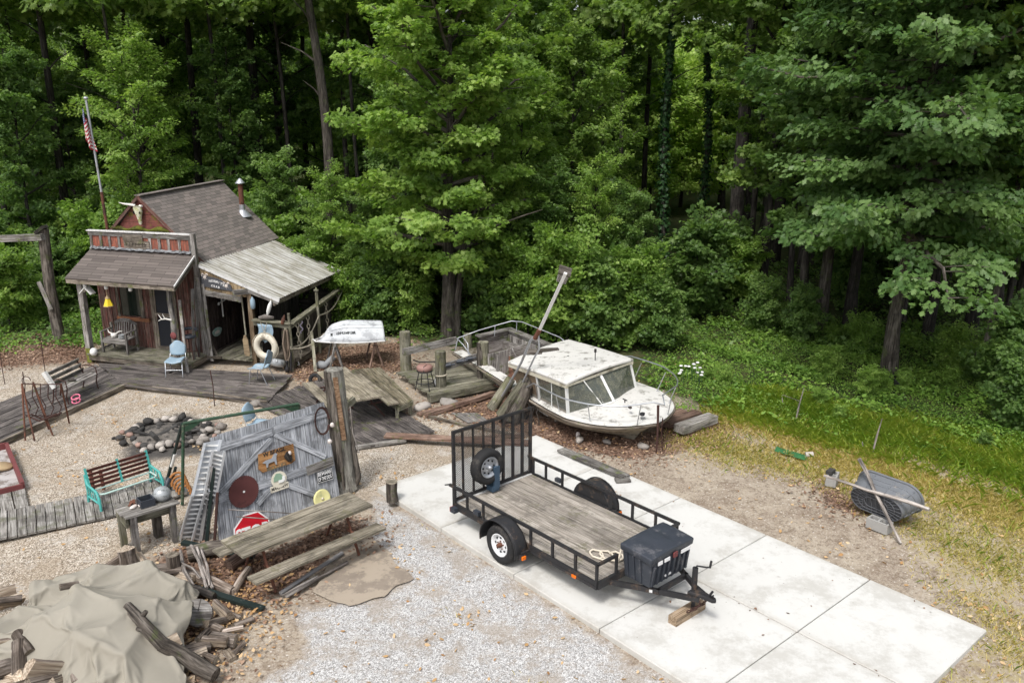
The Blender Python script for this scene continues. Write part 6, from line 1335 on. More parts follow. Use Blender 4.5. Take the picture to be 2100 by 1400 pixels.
# rear gate
gx, gz1 = -TL_-.03, 1.80
gate = None; b = MB(TF)
for y in (-TW+.03,TW-.03): b.bb(gx-.025,gx+.025,y-.025,y+.025,DZ-.14,gz1)
b.bb(gx-.024,gx+.024,-TW+.05,TW-.05,gz1-.05,gz1-.001); b.bb(gx-.024,gx+.024,-TW+.05,TW-.05,DZ+.02,DZ+.065)
gate = tpart(b, 'rear_gate', 'black_metal')
for k in range(7):
    y = lerp(-TW,TW,(k+1)/8); w = .013 if k < 3 else .026; b = MB(TF); b.bb(gx-.022,gx+.018,y-w,y+w,DZ+.06,gz1-.05); tpart(b, 'gate_bar', 'black_metal', gate)
b = MB(TF); st = .036; H0, H1 = DZ+.065, gz1-.05; hh = H1-H0; Wd = 2*TW-.1
for k in range(-int(hh/st), int(Wd/st)+1):
    for sg in (1,-1):
        y0, y1 = k*st, k*st+hh; a0, a1 = max(0,y0), min(Wd,y1)
        if a1 <= a0: continue
        za, zb_2 = H0+(a0-y0), H0+(a1-y0); ya, yb = -Wd/2+a0, -Wd/2+a1
        if sg < 0: ya, yb = -ya, -yb
        b.beam((gx-.026-.004*(sg<0),ya,za),(gx-.026-.004*(sg<0),yb,zb_2),.0075,.0035,up=(1,0,0))
mg = tpart(b, 'gate_mesh', 'black_metal', gate); mg['kind'] = 'stuff' if False else 'part'
del mg['kind']
def wheel(c, name, axis, parent, side, spare=False):
    """tyre, rim and hub; axis = outward direction"""
    ax_ = V(axis); u = V((0,0,1)) if abs(ax_[2]) < .5 else V((1,0,0)); w_ = ax_.cross(u).normalized(); u = w_.cross(ax_); R_ = Matrix((u, w_, ax_)).transposed(); R0, rr0, hwid = .335, .195, .10
    b = MB(); b.lathe([(rr0,-hwid*.75),(rr0+.03,-hwid),(R0-.05,-hwid*1.05),(R0-.012,-hwid*.82),(R0,-hwid*.55),(R0,hwid*.55),(R0-.012,hwid*.82),(R0-.05,hwid*1.05),(rr0+.03,hwid),(rr0,hwid*.75)], c, R_, 40)
    for k in range(40):
        a = k*math.pi/20
        for sg in (-1,1): pass
    o = b.build(name, M['rubber'], parent)
    b = MB(); b.lathe([(rr0+.012,-hwid*.9),(rr0,-hwid*.7),(rr0-.02,-.02),(rr0-.02,.02),(rr0-.005,hwid*.55),(rr0+.006,hwid*.88),(rr0-.012,hwid*.9),(rr0-.03,hwid*.55),(rr0-.05,hwid*.28),(.11,hwid*.50),(.06,hwid*.46),(.0,hwid*.46)], c, R_, 32); b.build('rim', M['white_rim' if not spare else 'galv'], o)
    b = MB()
    for k in range(8): a = k*math.pi/4; p = V(c)+R_@V((.125*math.cos(a),.125*math.sin(a),hwid*.44)); b.lathe([(0,.012),(.019,.011),(.02,0)], p, R_, 8)
    b.build('rim_hole_shade', M['sign_black'], o)  # black discs on the solid rim paint the shaded openings
    b = MB(); b.lathe([(.045,hwid*.4),(.042,hwid*.95),(.03,hwid*1.25),(0,hwid*1.27)], c, R_, 12)
    for k in range(5): a = k*1.2566; p = V(c)+R_@V((.07*math.cos(a),.07*math.sin(a),hwid*.46)); b.lathe([(.011,0),(.010,.022),(0,.024)], p, R_, 6)
    b.build('hub', M['rust' if not spare else 'galv'], o); return o
WX, WZ = -.22, .335
for s in (-1,1):
    c = TF(WX, s*(TW+.16), WZ); wheel(c, 'wheel', TF.ay*s, tr, s)
    b = MB(TF); R_, vs = .42, []
    pr_ = [(WX+R_*1.06*math.cos(a), WZ+.02+R_*math.sin(a)) for a in [math.radians(lerp(188,-12,i/18)) for i in range(19)]]
    b.grid(lambda u, v: (pr_[round(u*18)][0], s*(TW+.03+.26*v), pr_[round(u*18)][1]-.012*(v > .95)), 18, 6)
    fn = tpart(b, 'fender', 'black_metal'); fn.modifiers.new('s','SOLIDIFY').thickness = .006
    b = MB(TF); b.tube([(x, s*(TW+.29), z) for x, z in pr_], .010, 6); tpart(b, 'fender_lip', 'black_metal', fn)
    b = MB(); vs = [TF(WX, s*(TW+.032), WZ+.02)]+[TF(x, s*(TW+.032), z) for x, z in pr_]; b.add(vs, [(0,i,i+1) if s < 0 else (0,i+1,i) for i in range(1,19)], [(0,0,0)]*len(vs)); tpart(b, 'fender_side', 'black_metal', fn)
    b = MB(TF); b.box((WX+.50,s*(TW+.06),.37),(.03,.28,.05)); b.box((WX+.30+.22,s*(TW+.2),.33),(.05,.10,.07)); tpart(b, 'lamp_bracket', 'black_metal')
    b = MB(TF); b.box((WX+.55,s*(TW+.2),.325),(.035,.085,.065)); tpart(b, 'side_marker', 'orange_lens', bevel=.008)
    b = MB(TF); b.box((1.28,s*(TW+.032),DZ-.075),(.09,.02,.05)); tpart(b, 'side_marker', 'orange_lens', bevel=.006)
    b = MB(TF); b.box((-TL_+.08,s*(TW+.06),DZ-.08),(.12,.10,.09)); tl_ = tpart(b, 'tail_lamp', 'black_plastic'); b = MB(TF); b.box((-TL_+.012,s*(TW+.06),DZ-.08),(.02,.09,.08)); tpart(b, 'lens', 'red_lens', tl_)
    b = MB(TF); b.box((-1.05,s*(TW+.03),DZ+.09),(.14,.07,.07)); tpart(b, 'latch_box', 'black_plastic')
b = MB(TF); b.tube([(WX,-TW-.1,WZ),(WX,TW+.1,WZ)],.035,8)
for s in (-1,1): b.beam((WX-.45,s*(TW-.12),DZ-.11),(WX,s*(TW-.12),WZ+.04),.05,.02); b.beam((WX,s*(TW-.12),WZ+.04),(WX+.45,s*(TW-.12),DZ-.11),.05,.02)
tpart(b, 'axle', 'black_metal')
b = MB(TF); b.prism([(0,0),(.45,0),(.05,-.16)], .02, Fr(TF(WX+.35,-TW+.0,DZ-.1), TF.ax, TF.az, -TF.ay)); tpart(b, 'gusset', 'black_metal')
# spare wheel on the gate
sc_ = TF(gx+.12,-.26,DZ+.54); sw = wheel(sc_, 'spare_wheel', TF.ax, gate.parent, 1, True)
b = MB(TF); b.box((gx+.2,-.10,DZ+.30),(.05,.12,.44)); b.box((gx+.12,-.12,DZ+.08),(.18,.16,.1)); b.build('spare_bracket', plain('blue_grey_bracket', (.05,.085,.13), .2, rough=.5), tr)
# tongue
TQ = TL_+1.28
b = MB(TF)
for s in (-1,1): b.beam((TL_-.1,s*.72,DZ-.08),(TQ-.1,s*.05,DZ-.08),.05,.08)
b.bb(TL_+.62,TL_+.67,-.36,.36,DZ-.12,DZ-.04); tg = tpart(b, 'tongue', 'black_metal')
b = MB(); b.prism([(-.22,-.13),(.0,-.06),(.16,-.045),(.20,0),(.16,.045),(0,.06),(-.22,.13)], .06, Fr(TF(TQ-.05,0,DZ-.045), TF.ax, TF.ay, TF.az)); b.v = b.v; tpart(b, 'coupler', 'black_metal', tg, bevel=.015)
b = MB(TF); b.tube([(TQ+.02,0,DZ+.01),(TQ+.06,.03,DZ+.10)],.018,6); b.tube([(TQ+.06,0,DZ+.01),(TQ+.12,-.04,DZ+.09)],.014,6); tpart(b, 'latch', 'black_metal', tg)
b = MB(TF); JX = TQ-.24; b.tube([(JX,0,DZ-.02),(JX,0,DZ+.36)],.042,12); b.tube([(JX,0,.13),(JX,0,DZ-.02)],.03,10); jk = tpart(b, 'jack', 'black_metal', tg)
b = MB(TF); b.tube([(JX,0,DZ+.34),(JX+.02,0,DZ+.40),(JX+.12,.10,DZ+.38),(JX+.15,.14,DZ+.38)],.013,6); b.tube([(JX+.15,.14,DZ+.37),(JX+.16,.15,DZ+.48)],.018,7); tpart(b, 'jack_crank', 'black_metal', jk) if False else b.build('jack_crank', M['black_metal'], tg)
b = MB(TF)
for k in range(5): x = TL_+.55+k*.11; y = -.36+k*.062*1.1; b.box((x,y-.045,DZ-.085),(.075,.006,.05),rotm(math.atan2(.67,1.38)))
b.build('tongue_label', M['trim'], tg)
for k, y in enumerate((-.05,.05)):
    b = chain([TF(TQ-.12,y,DZ-.1), TF(TQ-.06,y*1.6,.32), TF(TQ-.14,y*2.2,.20), TF(TQ-.22,-.12+y,.15)], .018, .05); b.build('safety_chain', M['dark_rust'], tg)
# black tool box on the tongue
BX0, BX1, BY0, BY1, BZ0, BZ1 = TL_+.07, TL_+.62, -.50, .46, DZ-.02, .88
tb = thing('tool_box', 'black ribbed plastic tool box with a domed lid on the trailer tongue', 'tool box', TF((BX0+BX1)/2,0,BZ0))
b = MB(TF); vs = [(BX0+.02,BY0+.05,BZ0),(BX1-.045,BY0+.05,BZ0),(BX1-.045,BY1-.05,BZ0),(BX0+.02,BY1-.05,BZ0),(BX0,BY0,BZ1),(BX1,BY0,BZ1),(BX1,BY1,BZ1),(BX0,BY1,BZ1)]
b.add(vs, [(3,2,1,0),(4,5,6,7),(0,1,5,4),(1,2,6,5),(2,3,7,6),(3,0,4,7)], vs); b.build('body', M['black_plastic'], tb, bevel=.02)
b = MB(TF)
for k in range(8): y = lerp(BY0+.08,BY1-.08,k/7); b.beam((BX1-.032,y,BZ0+.03),(BX1+.012,y,BZ1-.10),.035,.03,up=(1,0,0))
for k in range(3): x = lerp(BX0+.1,BX1-.2,k/2); b.beam((x,BY0+.045,BZ0+.03),(x,BY0-.008,BZ1-.02),.03,.03,up=(0,1,0))
b.build('rib', M['black_plastic'], tb)
b = MB(TF)
def lidp(u, v):
    x, y = lerp(BX0-.03,BX1+.03,u), lerp(BY0-.03,BY1+.03,v); return (x, y, BZ1+.10+.035*math.sin(math.pi*v)*(.5+.5*math.sin(math.pi*u))-.035*u*u-.012*(abs(u-.5) < .3)*math.exp(-((v-.3)/.08)**2)-.012*(abs(u-.5) < .3)*math.exp(-((v-.7)/.08)**2))
b.grid(lidp, 12, 20); ld = b.build('lid', M['black_plastic'], tb); so = ld.modifiers.new('s','SOLIDIFY'); so.thickness = .115; so.offset = -1; bv = ld.modifiers.new('bevel','BEVEL'); bv.width = .025; bv.segments = 3; bv.limit_method = 'ANGLE'
b = MB(TF); b.box((BX1+.025,.04,BZ1-.05),(.02,.09,.08)); b.build('latch', M['red_paint'], tb)
for y, w in ((-.30,.10),(-.14,.12),(.30,.22)): b = MB(TF); b.box((BX1+.016,y,BZ1-.07),(.012,w,.055)); b.build('white_label', M['sign_white'], tb)
b = MB(TF); b.box((BX1-.03,-.05,BZ0+.09),(.02,.14,.03)); b.build('hand_hold', M['sign_white'], tb)
# rope on the trailer floor, block under the jack
b = MB(TF)
pts = [(1.15+.16*math.cos(a)+.02*a,-.42+.12*math.sin(a)+.015*a,DZ+.03+.012*(i%2)) for i, a in enumerate([k*.55 for k in range(30)])]
b.tube(pts, .017, 6); b.tube([(1.6,-.1,DZ+.02),(1.66,-.3,RZ),(1.72,-.42,RZ+.02),(1.7,-.45,.6)],.017,6); single(b, 'rope_coil', plain('cream_rope', (.62,.56,.46), .15, rough=.9, fine=120), 'loose coil of cream rope on the front of the trailer floor', 'rope', TF(1.2,-.4,DZ))
bk0, bk1 = at(1386,1268,.14), at(1432,1240,.14); b = MB(); d = (bk1-bk0).normalized(); b.beam(bk0-d*.08, bk1+d*.08, .15, .13); single(b, 'wood_block', wood('brown_block_wood', (.13,.09,.055), (.26,.19,.125), (.36,.28,.20)), 'squared brown wood block under the trailer jack', 'block', (bk0+bk1)/2)
# planks at the slab edge
plank((1150,921,.13),(1196,941,.13),.22,.05,'walk_wood','short pale plank at the slab edge, rear one',.08)
plank((1180,933,.15),(1284,978,.12),.24,.05,'grey_wood','long grey plank lying along the slab edge',.08)
plank((1262,985,.11),(1292,983,.11),.16,.05,'walk_wood','short board end sticking out below the long grey plank',.08)
# ---------------- right verge: tank, blocks, sticks ----------------
q0, q1 = at(1742,1012,.30), at(1862,1058,.30); tx = (q1-q0).normalized(); TKc = at(1790,1068,.0)
axn = V((.62,.78,0)); axn = (axn-tx*axn.dot(tx)).normalized()      # direction from tank bottom to its rim
tilt_ = math.radians(24); nrm = (axn*math.cos(tilt_)+V((0,0,1))*-math.sin(tilt_)*-.55).normalized(); upv = nrm.cross(tx)*-1 if nrm.cross(tx)[2] < 0 else nrm.cross(tx)
TK = Fr(TKc+V((0,0,.33))+axn*.02, tx, upv.normalized(), nrm)
tk = thing('stock_tank', 'grey oval plastic stock tank lying on its side on the grassy verge', 'tank', TKc)
def oval(a, L, r):
    """stadium outline: straight half-length L, end radius r"""
    a = a % 1.0; per = 4*L+2*math.pi*r; d = a*per
    if d < 2*L: return (-L+d, -r)
    d -= 2*L
    if d < math.pi*r: t_ = d/r-math.pi/2; return (L+r*math.cos(t_), r*math.sin(t_))
    d -= math.pi*r
    if d < 2*L: return (L-d, r)
    d -= 2*L; t_ = d/r+math.pi/2; return (-L+r*math.cos(t_), r*math.sin(t_))
D_ = .50
def tankp(u, v):
    k = .80+.20*v; x, y = oval(u, .30*k+.02, .29*k); bul = 1+.015*math.sin(v*19)*(v > .1)*(v < .9); return (x*bul, y*bul, v*D_)
b = MB(TK); b.grid(tankp, 64, 18); sh = b.build('shell', M['tub_grey'], tk)
b = MB(TK); b.tube([(oval(i/64,.32,.30)[0],oval(i/64,.32,.30)[1],D_) for i in range(64)],.025,8,closed=True); b.build('rim', M['tub_grey'], tk)
b = MB(TK); n = 64; vs = [(0,0,.03)]+[(*oval(i/n,.26,.232),.03) for i in range(n)]; b.add(vs, [(0,(i+1)%n+1,i+1) for i in range(n)], vs); b.build('bottom', M['tub_dark'], tk)
b = MB(TK)
for k in (1,.72,.45): b.tube([(*[c*k for c in oval(i/48,.26,.23)],.006) for i in range(48)],.008,5,closed=True)
for i in range(28): x, y = oval(i/28,.26,.23); b.tube([(x,y,.006),(x*.45 if abs(x) > .26 else x, y*.45 if abs(x) > .26 else y*.0,.006)],.006,5)
b.build('bottom_rib', plain('tank_bottom_rib', (.13,.135,.15), .15), tk)
b = MB(TK)
for i in range(16):
    if i % 2: b.tube([tankp(i/16,v) for v in (.15,.4,.65,.9)],.014,6)
for v in (.45,.7): b.tube([tankp(i/64,v) for i in range(64)],.010,6,closed=True)
b.build('side_rib', M['tub_grey'], tk)
def stick(p, q, r, label, m='branch', name='stick'):
    A, B = at(*p), at(*q); b = MB(); n_ = 7; pts = [vl(A,B,i/n_)+V((rng.uniform(-.015,.015),rng.uniform(-.015,.015),rng.uniform(-.012,.012))) for i in range(n_+1)]; b.tube(pts, [lerp(r*1.25,r*.8,i/n_) for i in range(n_+1)], 8, jit=.12); return single(b, name, M[m], label, 'stick', A)
stick((1762,940,.98),(1846,1114,.02),.030,'straight pale stick leaning steeply over the stock tank')
stick((1905,1044,.62),(1690,975,.60),.030,'long knotty stick lying across the top of the stock tank')
def cinder(c, ang, label):
    F = frz(c, ang); t = thing('cinder_block', label, 'cinder block', c, 'cinder blocks on the verge'); b = MB(F); L, Wd, Hh, th = .40, .20, .19, .034
    b.bb(-L/2,L/2,-Wd/2,-Wd/2+th,0,Hh); b.bb(-L/2,L/2,Wd/2-th,Wd/2,0,Hh)
    for x in (-L/2,-th/2,L/2-th): b.bb(x,x+th,-Wd/2+th,Wd/2-th,0,Hh-.001)
    b.build('block', M['cinder'], t); b = MB(F)
    for x in (-L/2+th+.0,th/2): b.bb(x+.004,x+L/2-1.5*th-.004,-Wd/2+th+.004,Wd/2-th-.004,.01,.05)
    b.build('core_shade', M['tub_dark'], t); return t  # dark boxes set in the open cores paint the shade inside
cinder(at(1802,1085,.01), math.degrees(math.atan2(tx[1],tx[0])), 'hollow cinder block standing at the foot of the stock tank')
F = at(1706,990); cinder(F, 60, 'cinder block with a dark brick on top at the left of the stock tank')
b = MB(); b.box(F+V((-.03,.05,.23)),(.20,.12,.075),rotm(.8)); single(b, 'dark_brick', M['char'], 'dark brick lying on the left cinder block', 'brick', F+V((-.03,.05,.19)))
b = MB()
pa, pb, pw = at(1588,927,.02), at(1650,946,.02), V((.14,.24,0))
b.grid(lambda u, v: vl(pa,pb,u)+pw*v+V((0,0,.03+.05*math.sin(u*9+v*2)*math.sin(v*3.1))), 16, 5); single(b, 'green_mat', M['green_cloth'], 'crumpled green turf mat lying in the dry grass', 'mat', pa)
b = MB(); q = at(1652,932,.06); b.tube([q, q+V((.16,-.02,.02))], .06, 10); single(b, 'white_can', M['stone'], 'small pale can lying behind the green turf mat', 'can', q)
for k, (px, py, tx_, ty) in enumerate(((1632,862,1645,795),(1788,935,1800,858),(1764,925,1770,905),(1600,840,1590,815))):
    q = at(px,py); h = zat(q,ty); b = MB(); b.tube([q,q+V((.05,0,h*.5)),q+V((.12 if k < 2 else .02,0,h))],[.025,.02,.008],5,jit=.3)
    if k == 0: b.tube([q+V((.04,0,h*.6)),q+V((-.35,.1,h*.75))],.008,5)
    single(b, 'dead_stalk', M['branch'], ('tall dead forked stalk in the weeds above the green mat','tall dead stalk in the weeds above the stock tank','short dead stub beside the tall stalk','thin dead stalk near the bow end of the verge')[k], 'stalk', q)
# ---------------- tarped wood pile ----------------
TPC = at(195,1325,.15); TP_ = rng.getstate()
pk = [((205,1172),.62),((285,1180),.60),((135,1178),.52),((95,1200),.50),((345,1195),.46),((180,1225),.80),((235,1258),.82),((310,1235),.72),((365,1265),.50),((105,1265),.66),((185,1300),.78),((260,1310),.66),((330,1300),.52),((60,1262),.42),((140,1335),.56),((240,1365),.45),((40,1330),.36),((300,1350),.36),((-20,1300),.45),((175,1385),.36)]
pk = [(at(x,y,h), h) for (x,y), h in pk]
out = [at(x,y,z) for x,y,z in ((120,1176,.35),(165,1166,.45),(248,1160,.45),(312,1178,.38),(388,1196,.25),(412,1232,.12),(408,1288,.08),(372,1330,.08),(330,1400,.05),(250,1450,.05),(110,1450,.05),(-60,1400,.1),(-120,1330,.2),(-20,1285,.35),(40,1240,.40),(86,1196,.42))]
OC = sum(out, V((0,0,0)))/len(out)
# the sheet is draped once over a lumpy heap with a short cloth settling, then frozen as a plain mesh
def heap_z(x, y):
    acc = sum(math.exp(16*(h-.78*math.hypot(x-p[0], y-p[1]))) for p, h in pk); return math.log(acc+1e-9)/16
def drape():
    hb = MB(); x0, x1, y0, y1 = -8.9, -3.6, 8.2, 13.2
    hb.grid(lambda u, v: (lerp(x0,x1,u), lerp(y0,y1,v), max(0.0, heap_z(lerp(x0,x1,u), lerp(y0,y1,v)))), 90, 84, smooth=False)
    for p, h in pk:
        for k in range(2): a = rng.random()*3.14; d = V((math.cos(a),math.sin(a),rng.uniform(-.3,.3)))*.2; c = V((p[0]+rng.uniform(-.12,.12),p[1]+rng.uniform(-.12,.12),h-.03)); hb.tube([c-d,c+d],.075,7)
    heap = bpy.data.objects.new('heap', hb.mesh('heap', M['tarp'])); COL.objects.link(heap); cm = heap.modifiers.new('c', 'COLLISION'); heap.collision.thickness_outer = .012; heap.collision.cloth_friction = 30
    q = [at(72,1222,.3), at(405,1190,.2), at(365,1455,.1), at(-190,1440,.15)]; ce = (q[0]+q[1]+q[2]+q[3])/4
    q = [ce+(p-ce)*1.10 for p in q]
    cb = MB(); nu, nv = 120, 92
    def cp_(u, v): p = vl(vl(q[3],q[2],u), vl(q[0],q[1],u), v); return (p[0]+.05*math.sin(v*9), p[1]+.05*math.sin(u*11), .97+.01*math.sin(u*37)*math.sin(v*29))
    cb.grid(cp_, nu, nv); co = bpy.data.objects.new('sheet', cb.mesh('sheet', M['tarp'])); COL.objects.link(co)
    m = co.modifiers.new('cloth', 'CLOTH'); st = m.settings; st.quality = 5; st.mass = .5; st.tension_stiffness = 25; st.compression_stiffness = 25; st.shear_stiffness = 12; st.bending_stiffness = .25; st.shrink_min = -.09; st.air_damping = 1.5
    m.collision_settings.distance_min = .012; m.collision_settings.collision_quality = 3; m.point_cache.frame_start = 1; m.point_cache.frame_end = 80
    for f in range(1, 72): SC.frame_set(f)
    me = bpy.data.meshes.new_from_object(co.evaluated_get(bpy.context.evaluated_depsgraph_get()))
    for o in (co, heap): bpy.data.objects.remove(o)
    SC.frame_set(1); return me
_t0 = __import__('time').time(); me = drape(); print('drape', __import__('time').time()-_t0)
OC = sum(out, V((0,0,0)))/len(out); OC[2] = 0
for v in me.vertices: v.co = v.co-OC; v.co[2] = max(v.co[2], .012)
me.name = 'tarp'; tp = bpy.data.objects.new('tarp', me); COL.objects.link(tp); tp.location = OC; me.polygons.foreach_set('use_smooth', [True]*len(me.polygons))
tag(tp, 'faded khaki tarp draped in folds over the firewood pile', 'tarp')
ss = tp.modifiers.new('subdivision', 'SUBSURF'); ss.levels = ss.render_levels = 1; tp.modifiers.new('s','SOLIDIFY').thickness = .008
# firewood: a handful of log shapes, copied
def two_mat(b, nb, name, m1, m2):
    me = b.mesh(name, m1); me.materials.append(m2)
    idx = np.zeros(len(me.polygons), np.int32); idx[nb:] = 1; me.polygons.foreach_set('material_index', idx); return me
M['cut'] = wood('cut_log_end', (.12,.095,.07), (.27,.23,.18), (.42,.37,.30), grain=.3)
M['split'] = wood('split_wood_face', (.16,.12,.085), (.36,.29,.22), (.54,.47,.38))
def log_mesh(L, r, kind):
    b = MB(); n = 12; sec = []
    for k in range(n):
        a = 2*math.pi*k/n
        if kind == 'round': p = (r*math.cos(a), r*math.sin(a))
        elif kind == 'half': p = (r*math.cos(a), max(r*math.sin(a), -.08*r))
        else: p = (max(r*math.cos(a),-.1*r), max(r*math.sin(a),-.1*r))
        j = 1+.14*(rng.random()-.5); sec.append((p[0]*j, p[1]*j))
    vs, ls, fs = [], [], []
    for i in range(5):
        x = (i/4-.5)*L; t = 1+.08*(rng.random()-.5)
        for y, z in sec: vs.append((x,y*t,z*t)); ls.append((x,y,z))
    bark, splitf = [], []
    for i in range(4):
        for k in range(n):
            f = (i*n+k, i*n+(k+1)%n, (i+1)*n+(k+1)%n, (i+1)*n+k)
            y0, z0 = sec[k]; y1, z1 = sec[(k+1)%n]; flat = (z0 <= -.05*r and z1 <= -.05*r and kind == 'half') or (kind == 'quarter' and ((z0 < 0 and z1 < 0) or (y0 < 0 and y1 < 0)))
            (splitf if flat else bark).append(f)
    b.add(vs, bark, ls, False); nb = len(b.f); base = 0
    b.f += splitf; b.sm += [False]*len(splitf)
    e = 4*n; b.f += [tuple(range(n))[::-1], tuple(range(e, e+n))]; b.sm += [False, False]
    return two_mat(b, nb, 'firewood_log', M['log'], M['split' if kind != 'round' else 'cut'])
LM = [log_mesh(.40,.075,'round'), log_mesh(.38,.10,'half'), log_mesh(.42,.11,'quarter'), log_mesh(.36,.055,'round'), log_mesh(.44,.085,'half'), log_mesh(.34,.12,'quarter')]
def put_log(px, py, z, k, yaw, pitch, label, group, s=1.0, roll=None):
    if group in (GA[1], GD[1]):      # lying on the tarp
        for _ in range(6): c = at(px, py, z); z = max(.02, heap_z(c[0], c[1]))+.10
    c = at(px, py, z); o = bpy.data.objects.new('firewood_log', LM[k]); COL.objects.link(o); o.location = c
    o.rotation_euler = (Matrix.Rotation(math.radians(yaw),4,'Z')@Matrix.Rotation(math.radians(pitch),4,'Y')@Matrix.Rotation(rng.random()*6.28 if roll is None else roll,4,'X')).to_euler(); o.scale = (s,)*3
    return tag(o, label, 'log', group)
GA = ('split firewood in the pile at the lower left of the tarp', 'firewood at the lower left of the tarp')
GB2 = ('split firewood scattered in the litter right of the tarp', 'firewood right of the tarp')
GC = ('split firewood stacked behind the top of the tarp', 'firewood behind the tarp')
GD = ('split firewood lying on the lower right of the tarp', 'firewood on the lower right of the tarp')
for x, y, z, k, yw, pt, s in ((48,1318,.42,0,-40,20,1),(40,1348,.40,0,-65,35,1.15),(18,1322,.40,4,30,10,1.2),(70,1368,.32,2,80,30,1.25),(86,1372,.30,3,70,40,1.1),(112,1375,.30,4,55,35,1.5),(148,1372,.26,3,-50,25,1.1),(62,1392,.2,1,10,5,1),(30,1392,.2,2,-20,0,1.1),(95,1396,.22,0,60,20,1.2),(135,1398,.2,1,85,25,1.1),(10,1370,.3,1,50,10,1.1),(8,1395,.2,5,20,0,1.1),(165,1400,.15,2,30,10,1)): put_log(x,y,z,k,yw,pt,*GA,s)
for x, y, z, k, yw, pt, s in ((268,1363,.30,1,20,15,1.25),(285,1392,.2,5,5,0,1.3),(330,1330,.30,4,35,-15,1.15),(252,1392,.2,2,60,10,1)): put_log(x,y,z,k,yw,pt,*GD,s)
for x, y, z, k, yw, pt, s in ((432,1285,.10,4,-25,5,1),(460,1312,.05,1,-10,0,1),(410,1310,.10,2,60,10,.9),(440,1322,.08,5,0,5,1),(380,1340,.08,3,55,0,1.1),(362,1360,.08,1,60,10,1.1),(395,1352,.06,2,40,0,1),(418,1300,.12,3,80,5,.9),(450,1258,.12,5,-40,10,1.1),(480,1262,.05,3,-30,0,.8),(500,1275,.04,3,40,0,.8),(345,1380,.08,4,50,8,1.1),(362,1392,.05,2,15,0,1.1),(425,1345,.05,3,-30,0,1),(400,1330,.10,0,30,5,1),(478,1295,.04,2,20,0,.7),(440,1268,.16,1,60,20,1.0),(382,1368,.04,5,10,0,1.2),(490,1330,.03,3,70,0,.7),(470,1340,.03,1,-50,0,.6)): put_log(x,y,z,k,yw,pt,*GB2,s)
for x, y, z, k, yw, pt, s in ((232,1155,.30,4,50,-15,1.2),(222,1165,.25,0,40,-10,1.1),(285,1148,.30,5,-40,60,1.3),(300,1158,.28,2,-30,45,1.2),(330,1172,.15,1,35,10,1.2),(346,1176,.15,1,20,5,1),(372,1186,.10,2,-20,0,1),(-5,1220,.3,4,40,0,1.1),(8,1240,.3,1,30,10,1.2),(20,1235,.28,2,60,10,1.1),(395,1175,.08,3,-10,0,1)): put_log(x,y,z,k,yw,pt,*GC,s)
put_log(142,1200,.70,0,40,10,'single round log lying on top of the tarp','',.62);
for o in COL.objects:
    if o.get('group') == '': del o['group']
put_log(262,1145,.38,5,80,85,'pale upright split log standing at the top edge of the tarp','firewood behind the tarp',1.45)
put_log(357,1168,.16,0,0,90,'upright round log at the top right of the tarp with an orange face','firewood behind the tarp',1.4)
q = at(406,1255,.30); t = thing('log_round', 'broad grey log round with a crack lying at the right edge of the tarp', 'log', q); f = Fr(q, V((1,.1,-.1)).normalized(), V((-.1,.75,.65)).normalized(), V((.05,-.65,.75)).normalized())
b = MB(f); b.tube([(0,0,-.10),(0,0,0)],[.20,.195],18,jit=.05,caps=False); b.build('bark', M['log'], t); b = MB(f); b.lathe([(.2,-.002),(.195,.0),(.12,.004),(0,.004)], n=18); b.build('cut_face', M['grey_wood'], t)
b = MB(f); b.beam((0,.02,.006),(.02,.19,.006),.012,.004); b.build('crack', M['bark_dark'], t)
pts = [at(262,1243,.86), at(285,1268,.84), at(306,1292,.74), at(332,1320,.55), at(372,1340,.34), at(412,1368,.18), at(442,1384,.12)]
t = thing('fallen_branch', 'thick dark fallen branch with a broken stub lying across the tarp', 'branch', pts[-1]); b = MB(); b.tube(pts, [.065,.075,.085,.095,.10,.11,.10], 11, jit=.10); b.build('limb', M['bark'], t)
b = MB(); b.tube([pts[1]+V((.02,0,0)), pts[1]+V((.10,.02,.10))],[.05,.03],7); b.tube([pts[2], pts[2]+V((-.16,-.02,.04))],[.05,.02],7); b.build('broken_stub', M['bark'], t)
# stump and half buried logs between the tarp and the gate
for k, (p, q_, r, m, lb) in enumerate((((385,1135,.12),(470,1118,.14),.13,'bark','rotten mossy log lying below the painted bar'),((470,1160,.10),(520,1128,.12),.10,'timber','reddish rotten log in the litter left of the front bench'),((395,1180,.06),(478,1212,.06),.09,'log','pale split log lying under the sticks beside the tarp'),((478,1215,.05),(510,1165,.06),.06,'log','slim log lying in leaves below the front bench end'),((375,1200,.15),(440,1222,.12),.06,'bark_dark','dark log under the chipped green bar'))):
    A, B = at(*p), at(*q_); b = MB(); b.tube([A,vl(A,B,.5)+V((0,0,.02)),B],[r,r*1.05,r*.9],10,jit=.2,wob=.2); single(b, 'rotten_log', M[m], lb, 'log', A)
